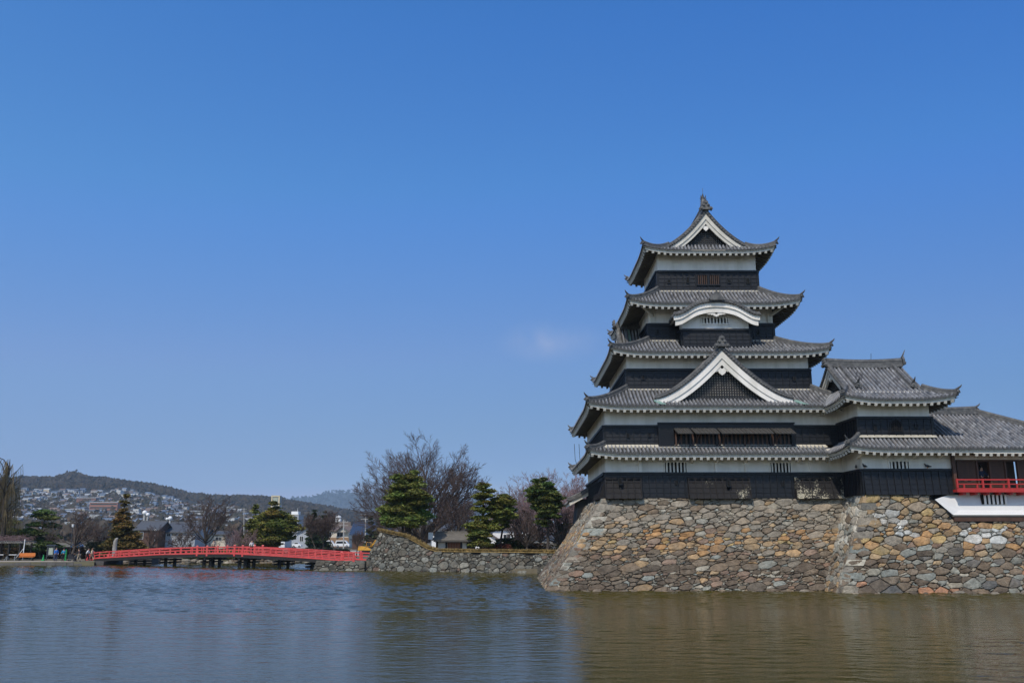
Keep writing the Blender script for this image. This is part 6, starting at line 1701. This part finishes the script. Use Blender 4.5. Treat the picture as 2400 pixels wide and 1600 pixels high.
# standing stone
p = gnd(271, 127); t = thing('standing_stone', 'tall upright stone monument with a curved pale top at the left end of the bridge', 'monument', p); m = MB()
m.tube([p + Vector((.05, 0, -.2)), p + Vector((.03, 0, .6)), p + Vector((-.04, 0, 1.6)), p + Vector((-.02, 0, 2.4)), p + Vector((.1, 0, 2.8)), p + Vector((.26, 0, 2.95))], [.33, .32, .3, .28, .22, .1], 9); m.build('shaft', 'monument', t)
# information board, bench, cones, pergola
p = gnd(122, 125.5); t = thing('information_board', 'dark framed information board left of the person in the blue jacket', 'information board', p); m = MB()
for dx in (-.5, .5): m.box(p.x + dx - .06, p.x + dx + .06, p.y - .06, p.y + .06, p.z - .1, p.z + 1.9)
m.frus((p.x - .7, p.x + .7, p.y - .25, p.y + .25), p.z + 1.9, (p.x - .55, p.x + .55, p.y - .1, p.y + .1), p.z + 2.05); m.build('frame', 'cardark', t)
m = MB(); m.box(p.x - .44, p.x + .44, p.y - .02, p.y + .04, p.z + .5, p.z + 1.85); m.build('backing', 'cardark', t); m = MB(); m.box(p.x - .3, p.x + .3, p.y - .05, p.y - .021, p.z + .7, p.z + 1.6); m.build('panel', 'signboard', t)
p = gnd(66, 124); t = thing('park_bench', 'orange-brown park bench beside the pergola on the left bank', 'bench', p); m = MB(); m.box(p.x - 1.1, p.x + 1.1, p.y - .25, p.y + .2, p.z + .38, p.z + .46); m.build('seat', 'orange', t)
m = MB(); m.box(p.x - 1.1, p.x + 1.1, p.y + .2, p.y + .26, p.z + .5, p.z + .95); m.build('backrest', 'orange', t)
for dx in (-.9, .9): m = MB(); m.box(p.x + dx - .05, p.x + dx + .05, p.y - .22, p.y + .2, p.z - .05, p.z + .4); m.build('leg', 'cardark', t)
def cone(px, Y, h, r, label):
    p = gnd(px, Y); t = thing('traffic_cone', label, 'traffic cone', p); m = MB(); m.tube([p + Vector((0, 0, .03)), p + Vector((0, 0, h))], [r, r * .18], 10); m.build('cone', 'greenp', t); m = MB(); m.box(p.x - r * 1.2, p.x + r * 1.2, p.y - r * 1.2, p.y + r * 1.2, p.z - .05, p.z + .04); m.build('base', 'greenp', t)
cone(106, 122.3, .75, .17, 'green traffic cone standing alone on the path right of the bench'); 
p = gnd(157.5, 122.6); m = MB(); m.frus((p.x - .13, p.x + .13, p.y - .12, p.y + .12), p.z - .05, (p.x - .1, p.x + .1, p.y - .1, p.y + .1), p.z + 1.25); m.tube([p + Vector((0, 0, 1.2)), p + Vector((0, 0, 1.45))], [.1, .06], 8)
tag(m.build('bollard_marker', 'greenp', loc=p), 'tall green marker post right beside the person in the turquoise jacket', 'marker post')
t = thing('pergola', 'open timber pergola with bare climbing twigs at the left edge of the path', 'pergola', gnd(20, 127)); g = gnd(20, 127); m = MB(); X0, X1 = ray_tan(-40) * 127, ray_tan(62) * 127
for k in range(5):
    x = lerp(X0, X1, k / 4)
    for y in (125.5, 128.5): m = MB(); m.box(x - .09, x + .09, y - .09, y + .09, .4, 2.85); m.build('post', 'pier', t)
m = MB()
for y in (125.5, 128.5): m.box(X0 - .4, X1 + .4, y - .07, y + .07, 2.85, 3.02)
n = 22
for k in range(n): x = lerp(X0 - .3, X1 + .3, k / (n - 1)); m.box(x - .04, x + .04, 124.9, 129.1, 3.02, 3.14)
m.build('roof_lattice', 'monument', t)
m = MB(); rs = random.Random(12)
for k in range(900):
    p = Vector((rs.uniform(X0, X1), rs.uniform(125, 129), rs.uniform(3.0, 3.9) - .2 * rs.random())); d = Vector((rs.gauss(0, 1), rs.gauss(0, .6), rs.gauss(0, .35))) * .5; m.tube([p, p + d * .5 + Vector((0, 0, .08)), p + d], [.02, .016, .01], 3, cap=False)
m.build('climbing_twigs', 'twigpink', t)
for (px, lab) in ((30, 'grey metal table frame under the pergola'), (12, 'pale bench top under the left end of the pergola')):
    p = gnd(px, 123.6); t = thing('picnic_table', lab, 'table', p); m = MB(); m.box(p.x - .9, p.x + .9, p.y - .3, p.y + .3, p.z + .68, p.z + .75); m.build('tabletop', 'white', t)
    m = MB()
    for dx in (-.7, .7): m.beam((p.x + dx, p.y - .3, p.z - .05), (p.x + dx * .7, p.y, p.z + .7), .06, .06); m.beam((p.x + dx, p.y + .3, p.z - .05), (p.x + dx * .7, p.y, p.z + .7), .06, .06)
    m.build('trestle', 'steel', t)
p = gnd(58, 124.6); m = MB(); m.tube([p, p + Vector((0, 0, 2.8))], .06, 7); m.tube([p + Vector((0, 0, 1.6)), p + Vector((-1.0, 0, .2))], .04, 5); tag(m.build('white_pole', 'white', loc=p), 'slim white pole between the pergola and the orange bench', 'pole')
p = gnd(167, 128); t = thing('street_lamp', 'slim dark lamp post in front of the leafless cherry', 'lamp', p); m = MB(); m.tube([p, p + Vector((0, 0, 4.6))], [.07, .05], 7); m.build('post', 'cardark', t); m = MB(); m.tube([p + Vector((0, 0, 4.5)), p + Vector((0, 0, 4.9))], [.13, .2], 8); m.build('lantern', 'white', t)
p = gnd(362, 200); t = thing('street_lamp', 'slim pale lamp post in front of the dark shed', 'lamp', p); m = MB(); m.tube([p, p + Vector((0, 0, 4.6))], [.07, .05], 7); m.build('post', 'steel', t); m = MB(); m.ball(p + Vector((0, 0, 4.7)), .28, 8, 6); m.build('lantern', 'white', t)
# small signs on the shore
for px, lab in ((885, 'dark log stump on the moat wall left of the notice board'),):
    pass

# ================================================================== PEOPLE
def skin_mesh(nodes, edges, name, sub=1):
    """nodes {key: (pos, radius)} -> smooth mesh data grown round the skeleton"""
    keys = list(nodes); me = bpy.data.meshes.new(name); me.from_pydata([tuple(nodes[k][0]) for k in keys], [(keys.index(a), keys.index(b)) for a, b in edges], [])
    o = bpy.data.objects.new(name, me); col.objects.link(o)
    md = o.modifiers.new('s', 'SKIN'); 
    if not me.skin_vertices: me.attributes.new  # layer is made by the modifier below
    sv = me.skin_vertices[0].data if me.skin_vertices else None
    if sv is None:
        bpy.context.view_layer.objects.active = o; o.select_set(True); bpy.ops.mesh.customdata_skin_add(); sv = me.skin_vertices[0].data
    for i, k in enumerate(keys):
        r = nodes[k][1]; sv[i].radius = (r, r) if not hasattr(r, '__len__') else r
    sv[0].use_root = True
    if sub: s = o.modifiers.new('u', 'SUBSURF'); s.levels = sub; s.render_levels = sub
    bpy.context.view_layer.update(); dg = bpy.context.evaluated_depsgraph_get()
    nm = bpy.data.meshes.new_from_object(o.evaluated_get(dg)); bpy.data.objects.remove(o); nm.name = name
    return nm
def person(label, p, face, jacket, trousers, hairm='hair', h=1.68, stride=.0, arms=(.1, .1), lean=0., crouch=0., hold=None, group=None, cap=None):
    """face: heading angle (0 = towards +x); arms: forward swing of the two arms"""
    k = h / 1.7; t = thing('person', label, 'person', p, group); p = Vector(p)
    f = Vector((math.cos(face), math.sin(face), 0)); s = Vector((-f.y, f.x, 0)); U = Vector((0, 0, 1))
    def at_(a, b, c): return (p + f * (a * k) + s * (b * k) + U * (c * k))
    hz_ = .93 - crouch; N = {}
    N['pelvis'] = (at_(-crouch * .4, 0, hz_), .135 * k); N['waist'] = (at_(lean * .15 - crouch * .3, 0, hz_ + .17), .12 * k); N['chest'] = (at_(lean * .4 - crouch * .2, 0, hz_ + .39), .15 * k)
    N['neck'] = (at_(lean * .6 - crouch * .15, 0, hz_ + .56), .06 * k); N['jaw'] = (at_(lean * .65 + .02, 0, hz_ + .65), .08 * k); N['head'] = (at_(lean * .68, 0, hz_ + .74), .1 * k); N['nose'] = (at_(lean * .68 + .105, 0, hz_ + .69), .018 * k)
    E = [('pelvis', 'waist'), ('waist', 'chest'), ('chest', 'neck'), ('neck', 'jaw'), ('jaw', 'head'), ('jaw', 'nose')]
    for sd, st, ar in ((1, stride, arms[0]), (-1, -stride, arms[1])):
        q = 'l' if sd > 0 else 'r'
        N[q + 'hip'] = (at_(-crouch * .4, .1 * sd, hz_ - .06), .095 * k); N[q + 'knee'] = (at_(st * .55 + .03 + crouch * .55, .1 * sd, .48 - crouch * .2), .065 * k); N[q + 'ankle'] = (at_(st * 1.1 - .03, .1 * sd, .09 + max(0, -st) * .12), .045 * k); N[q + 'toe'] = (at_(st * 1.1 + .14, .11 * sd, .045 + max(0, -st) * .03), .04 * k)
        N[q + 'sh'] = (at_(lean * .45 - crouch * .18, .19 * sd, hz_ + .46), .065 * k); N[q + 'el'] = (at_(lean * .4 + ar * .5 - .03, .25 * sd, hz_ + .2), .05 * k); N[q + 'wr'] = (at_(lean * .4 + ar * 1.15 + .03, .23 * sd, hz_ + .0 + abs(ar) * .35), .035 * k)
        N[q + 'palm'] = (at_(lean * .4 + ar * 1.15 + .07, .22 * sd, hz_ - .06 + abs(ar) * .37), .033 * k)
        E += [('pelvis', q + 'hip'), (q + 'hip', q + 'knee'), (q + 'knee', q + 'ankle'), (q + 'ankle', q + 'toe'), ('chest', q + 'sh'), (q + 'sh', q + 'el'), (q + 'el', q + 'wr'), (q + 'wr', q + 'palm')]
        for j in range(5):
            b0 = N[q + 'palm'][0]; off = s * ((j - 2) * .013 * k) if j < 4 else f * (.035 * k)
            N[q + 'f%d' % j] = (b0 + off - U * ((.075 + .012 * (1.5 - abs(j - 1.5))) * k if j < 4 else .03 * k) + f * .02 * k, .009 * k); E.append((q + 'palm', q + 'f%d' % j))
    def sub(keys, grow_, name, mt, extra=None):
        nn = {a: (N[a][0] - p, (N[a][1] + grow_)) for a in keys}
        if extra: nn.update(extra)
        ee = [e for e in E if e[0] in nn and e[1] in nn]; me = skin_mesh(nn, ee, name); me.materials.clear(); me.materials.append(MAT[mt] if isinstance(mt, str) else mt)
        me.polygons.foreach_set('use_smooth', [True] * len(me.polygons))
        o = bpy.data.objects.new(name, me); col.objects.link(o); o.parent = t; ORG[o.name] = ORG[t.name]; return o
    sub(list(N), 0, 'body', 'skin')
    sub(['pelvis', 'waist', 'chest', 'lsh', 'lel', 'lwr', 'rsh', 'rel', 'rwr'], .028, 'jacket', jacket)
    sub(['pelvis', 'lhip', 'lknee', 'lankle', 'rhip', 'rknee', 'rankle'], .024, 'trousers', trousers)
    for q in 'lr':
        m = MB(); m.ball((N[q + 'ankle'][0] + N[q + 'toe'][0]) / 2 - U * .02, (.13 * k, .08 * k, .06 * k), 8, 6); m.build('shoe', 'cardark', t)
    m = MB(); hd = N['head'][0]; m.ball(hd + U * .03 - f * .02, (.118 * k, .118 * k, .115 * k), 10, 7); m.build('cap' if cap else 'hair', cap or hairm, t)
    return t
def cm_(name, c): 
    MAT[name] = M(name, c, rough=.85, var=.1, scale=6); return name
jb = cm_('blue_jacket', (.02, .16, .55)); jt = cm_('turquoise_jacket', (.03, .3, .5)); jw = cm_('white_shirt', (.75, .74, .72)); jc = cm_('cream_coat', (.55, .45, .33)); jd = cm_('black_coat', (.015, .015, .02)); tj = cm_('denim', (.03, .045, .1)); tb_ = cm_('black_trousers', (.012, .012, .014)); tg = cm_('beige_trousers', (.4, .33, .24)); jn = cm_('navy_uniform', (.02, .035, .07))
pg = lambda px, Y: Vector((ray_tan(px) * Y, Y, .51))
person('person in a bright blue jacket and dark jeans standing by the information board', pg(134.5, 122), -.6, jb, tj, stride=.05, h=1.72)
person('person in a turquoise jacket beside the green marker post', pg(152.5, 121.8), 2.6, jt, tb_, stride=.06, arms=(.2, .25), h=1.64)
person('person in a black coat pushing a stroller along the bank', pg(189, 121), math.pi, jd, tg, stride=.18, arms=(.42, .42), lean=.15, h=1.62)
person('person in a white shirt and black trousers walking towards the bridge', pg(208.5, 123.6), .2, jw, tb_, stride=.2, arms=(.25, -.2), lean=.12, h=1.62)
person('person in a cream coat and pale trousers walking just behind the white shirt', pg(219, 124), 2.9, jc, tg, stride=.25, arms=(-.2, .25), h=1.6, hairm=cm_('brown_hair', (.16, .09, .05)))
# stroller
p = pg(174, 121); t = thing('stroller', 'black folded-hood stroller with bags in front of the person in black', 'stroller', p); m = MB(); m.prism([p + Vector((a, -.22, b)) for a, b in ((-.45, .3), (.3, .28), (.38, .6), (.1, .62), (-.1, .95), (-.5, .9), (-.6, .6))], (0, .44, 0)); m.build('seat_hood', jd, t)
m = MB(); m.beam(p + Vector((.25, 0, .55)), p + Vector((.72, 0, .98)), .4, .04); m.beam(p + Vector((-.45, 0, .12)), p + Vector((.45, 0, .5)), .36, .04); m.build('frame', 'steel', t)
for dx, r in ((-.42, .12), (.38, .15)):
    for dy in (-.22, .22): m = MB(); m.tube([p + Vector((dx, dy - .03, r)), p + Vector((dx, dy + .03, r))], r, 10); m.build('wheel', 'rubber', t)
m = MB(); m.ball(p + Vector((.45, .1, .4)), (.22, .2, .24), 8, 6); m.build('bag', jn, t)
# people crossing the bridge, seen behind the railing
for px, j, lab in ((586, jw, 'person in a pale top crossing the middle of the red bridge'), (497, jc, 'person in a cream top on the red bridge at the double pier')):
    s = bpx(px); q = bp(s, -.3, .03); person(lab, q, math.atan2(bd.y, bd.x), j, tb_, stride=.15, arms=(.15, -.15), h=1.6)
# visitor inside the pavilion
q = at(2302, 1128, 61.3); q.z = zat(1149, 60.8) + .01
person('visitor in dark blue leaning in the opening of the viewing pavilion', q, -math.pi / 2, jn, tb_, arms=(.35, .3), lean=.1, h=1.62)
# pigeons on the ledges
for i, (px, py, Y, lab) in enumerate(((2027, 1098, 60.65, 'dark pigeon on the ledge near the left corner of the corner turret'), (2174, 1096, 60.65, 'dark pigeon on the ledge near the red balcony'), (2007, 1101, 61.5, 'dark pigeon on the side ledge of the corner turret'))):
    p = at(px, py, Y); p.z = 8.19; o = Vector((0, 0, 0)); n = {'rump': (Vector((-.1, 0, .12)), .05), 'body': (Vector((0, 0, .13)), .075), 'breast': (Vector((.08, 0, .15)), .065), 'neck': (Vector((.12, 0, .22)), .035), 'head': (Vector((.14, 0, .26)), .035), 'beak': (Vector((.19, 0, .25)), .008), 'tail': (Vector((-.24, 0, .1)), (.035, .01))}
    e = [('rump', 'body'), ('body', 'breast'), ('breast', 'neck'), ('neck', 'head'), ('head', 'beak'), ('rump', 'tail')]
    n = {k: n[k] for k in ('body', 'rump', 'breast', 'neck', 'head', 'beak', 'tail')}
    me = skin_mesh(n, e, 'pigeon'); me.materials.clear(); me.materials.append(MAT['cardark']); ob = bpy.data.objects.new('pigeon', me); col.objects.link(ob); ob.location = p; ob.rotation_euler = (0, 0, rs.uniform(0, 6)); ob.scale = (1.25,) * 3; tag(ob, lab, 'pigeon', 'pigeons on the castle ledges'); ORG[ob.name] = p
    m = MB(); [m.tube([p + Vector((0, d, 0)), p + Vector((0, d, .1))], .01, 4) for d in (-.03, .03)]
    lg_ = m.build('legs', 'bench_orange' if 'bench_orange' in MAT else 'orange', None, loc=p); lg_.parent = ob; lg_.location = (0, 0, 0)
# ================================================================== LIGHT, SKY, AIR
SKYCURVE = [[(.0, .0), (.071, .03), (.114, .066), (.262, .178), (.5, .228), (.62, .26), (1, .75), (2, 2.2), (4, 4)], [(.0, .0), (.147, .18), (.231, .265), (.456, .34), (.72, .37), (.82, .4), (1.2, .95), (2, 2), (4, 4)], [(.0, .0), (.309, .575), (.445, .685), (.694, .65), (.82, .61), (.92, .64), (1.4, 1.2), (2, 2), (4, 4)]]
SUN_EL, SUN_AZ = R(50), R(24)      # azimuth to the left of straight behind the viewer
sd = Vector((-math.sin(SUN_AZ) * math.cos(SUN_EL), -math.cos(SUN_AZ) * math.cos(SUN_EL), math.sin(SUN_EL)))
sl = bpy.data.lights.new('sun', 'SUN'); sl.energy = 3.3; sl.angle = R(.5); sl.color = (1, .92, .8)
so_ = bpy.data.objects.new('sun', sl); col.objects.link(so_); so_.rotation_euler = (-sd).to_track_quat('-Z', 'Y').to_euler(); so_.location = (0, 0, 500)
w = bpy.data.worlds.new('World'); scene.world = w; w.use_nodes = True; nt = w.node_tree; N = nt.nodes; L = nt.links
sky = N.new('ShaderNodeTexSky'); sky.sky_type = 'NISHITA'; sky.sun_disc = False; sky.sun_elevation = SUN_EL; sky.sun_rotation = math.pi + SUN_AZ
sky.altitude = 600; sky.air_density = 1.0; sky.dust_density = .4; sky.ozone_density = 2.2
SKYS = .11
k0 = N.new('ShaderNodeVectorMath'); k0.operation = 'SCALE'; k0.inputs['Scale'].default_value = SKYS / 4; L.new(sky.outputs[0], k0.inputs[0])
cv = N.new('ShaderNodeRGBCurve'); L.new(k0.outputs[0], cv.inputs['Color'])
for ci, pts in enumerate(SKYCURVE):
    c_ = cv.mapping.curves[ci]
    c_.points[0].location = (0, 0); c_.points[1].location = (1, 1)
    for q in pts[1:-1]: c_.points.new(q[0] / 4, q[1] / 4)
    for p_ in c_.points: p_.handle_type = 'VECTOR'
cv.mapping.extend = 'HORIZONTAL'; cv.mapping.update()
hs = N.new('ShaderNodeVectorMath'); hs.operation = 'SCALE'; hs.inputs['Scale'].default_value = 4 / SKYS; L.new(cv.outputs[0], hs.inputs[0])
# one faint cloud far off, left of the keep
tc = N.new('ShaderNodeTexCoord')
sx = N.new('ShaderNodeSeparateXYZ'); L.new(tc.outputs['Generated'], sx.inputs[0])
lm = N.new('ShaderNodeMapRange'); lm.inputs[1].default_value = -.55; lm.inputs[2].default_value = .55; lm.inputs[3].default_value = 0; lm.inputs[4].default_value = 1; L.new(sx.outputs['X'], lm.inputs[0])
lt = N.new('ShaderNodeMixRGB'); L.new(lm.outputs[0], lt.inputs[0]); lt.inputs[1].default_value = (1.12, 1.06, 1.01, 1); lt.inputs[2].default_value = (.66, .82, .95, 1)
# the unseen sky behind the viewer, round the sun, is brightened to fill shade
sky_fill = N.new('ShaderNodeVectorMath'); sky_fill.operation = 'SCALE'; sky_fill.inputs['Scale'].default_value = 1.65; L.new(sky.outputs[0], sky_fill.inputs[0])
ym = N.new('ShaderNodeMapRange'); ym.interpolation_type = 'SMOOTHSTEP'; ym.inputs[1].default_value = .0; ym.inputs[2].default_value = .45; L.new(sx.outputs['Y'], ym.inputs[0])
yx = N.new('ShaderNodeMixRGB'); L.new(ym.outputs[0], yx.inputs[0]); L.new(sky_fill.outputs[0], yx.inputs[1]); L.new(hs.outputs[0], yx.inputs[2]); hs = yx
hm_ = N.new('ShaderNodeMixRGB'); hm_.blend_type = 'MULTIPLY'; hm_.inputs[0].default_value = 1; L.new(hs.outputs[0], hm_.inputs[1]); L.new(lt.outputs[0], hm_.inputs[2]); hs = hm_
vd = (at(1290, 800, 1000) - Vector((0, 0, CAMH))).normalized()
def vm(op, a, b=None):
    n = N.new('ShaderNodeVectorMath'); n.operation = op
    if isinstance(a, Vector): n.inputs[0].default_value = a
    else: L.new(a, n.inputs[0])
    if b is not None:
        if isinstance(b, (Vector, tuple)): n.inputs[1].default_value = b
        else: L.new(b, n.inputs[1])
    return n
df = vm('SUBTRACT', tc.outputs['Generated'], vd); scn = vm('MULTIPLY', df.outputs[0], (1, 1, 2.4)); ln_ = vm('LENGTH', scn.outputs[0])
mr = N.new('ShaderNodeMapRange'); mr.inputs[1].default_value = .0; mr.inputs[2].default_value = .07; mr.inputs[3].default_value = 1; mr.inputs[4].default_value = 0; mr.interpolation_type = 'SMOOTHSTEP'; L.new(ln_.outputs['Value'], mr.inputs[0])
nz = N.new('ShaderNodeTexNoise'); nz.inputs['Scale'].default_value = 22; nz.inputs['Detail'].default_value = 5; L.new(tc.outputs['Generated'], nz.inputs['Vector'])
nr = N.new('ShaderNodeMapRange'); nr.inputs[1].default_value = .2; nr.inputs[2].default_value = .85; nr.inputs[3].default_value = 0; nr.inputs[4].default_value = .62; L.new(nz.outputs['Fac'], nr.inputs[0])
mu = N.new('ShaderNodeMath'); mu.operation = 'MULTIPLY'; L.new(mr.outputs[0], mu.inputs[0]); L.new(nr.outputs[0], mu.inputs[1])
mx = N.new('ShaderNodeMixRGB'); L.new(mu.outputs[0], mx.inputs[0]); L.new(hs.outputs[0], mx.inputs[1]); mx.inputs[2].default_value = (4.6, 5.0, 6.4, 1)
bg = N['Background']; bg.inputs['Strength'].default_value = SKYS; L.new(mx.outputs[0], bg.inputs['Color'])
vs = scene.view_settings; vs.view_transform = 'Standard'; vs.look = 'None'; vs.gamma = 1; vs.use_curve_mapping = False; vs.exposure = EXPOSURE if 'EXPOSURE' in globals() else 0
HAZE = .88e-4
if HAZE:
    hm = MB(); hm.box(-14000, 14000, -4000, 14000, -3, 420); ho = hm.build('haze', 'white'); tag(ho, kind='stuff')
    mt = bpy.data.materials.new('haze_air'); mt.use_nodes = True; nn = mt.node_tree.nodes; nn.remove(nn['Principled BSDF']); pv_ = nn.new('ShaderNodeVolumePrincipled'); pv_.inputs['Color'].default_value = (.56, .76, 1, 1); pv_.inputs['Density'].default_value = HAZE; pv_.inputs['Anisotropy'].default_value = -.3
    mt.node_tree.links.new(pv_.outputs[0], nn['Material Output'].inputs['Volume']); ho.data.materials.clear(); ho.data.materials.append(mt)
scene.cycles.max_bounces = 8; scene.cycles.diffuse_bounces = 4; scene.cycles.glossy_bounces = 4; scene.cycles.transmission_bounces = 2; scene.cycles.volume_bounces = 0
scene.cycles.use_denoising = True
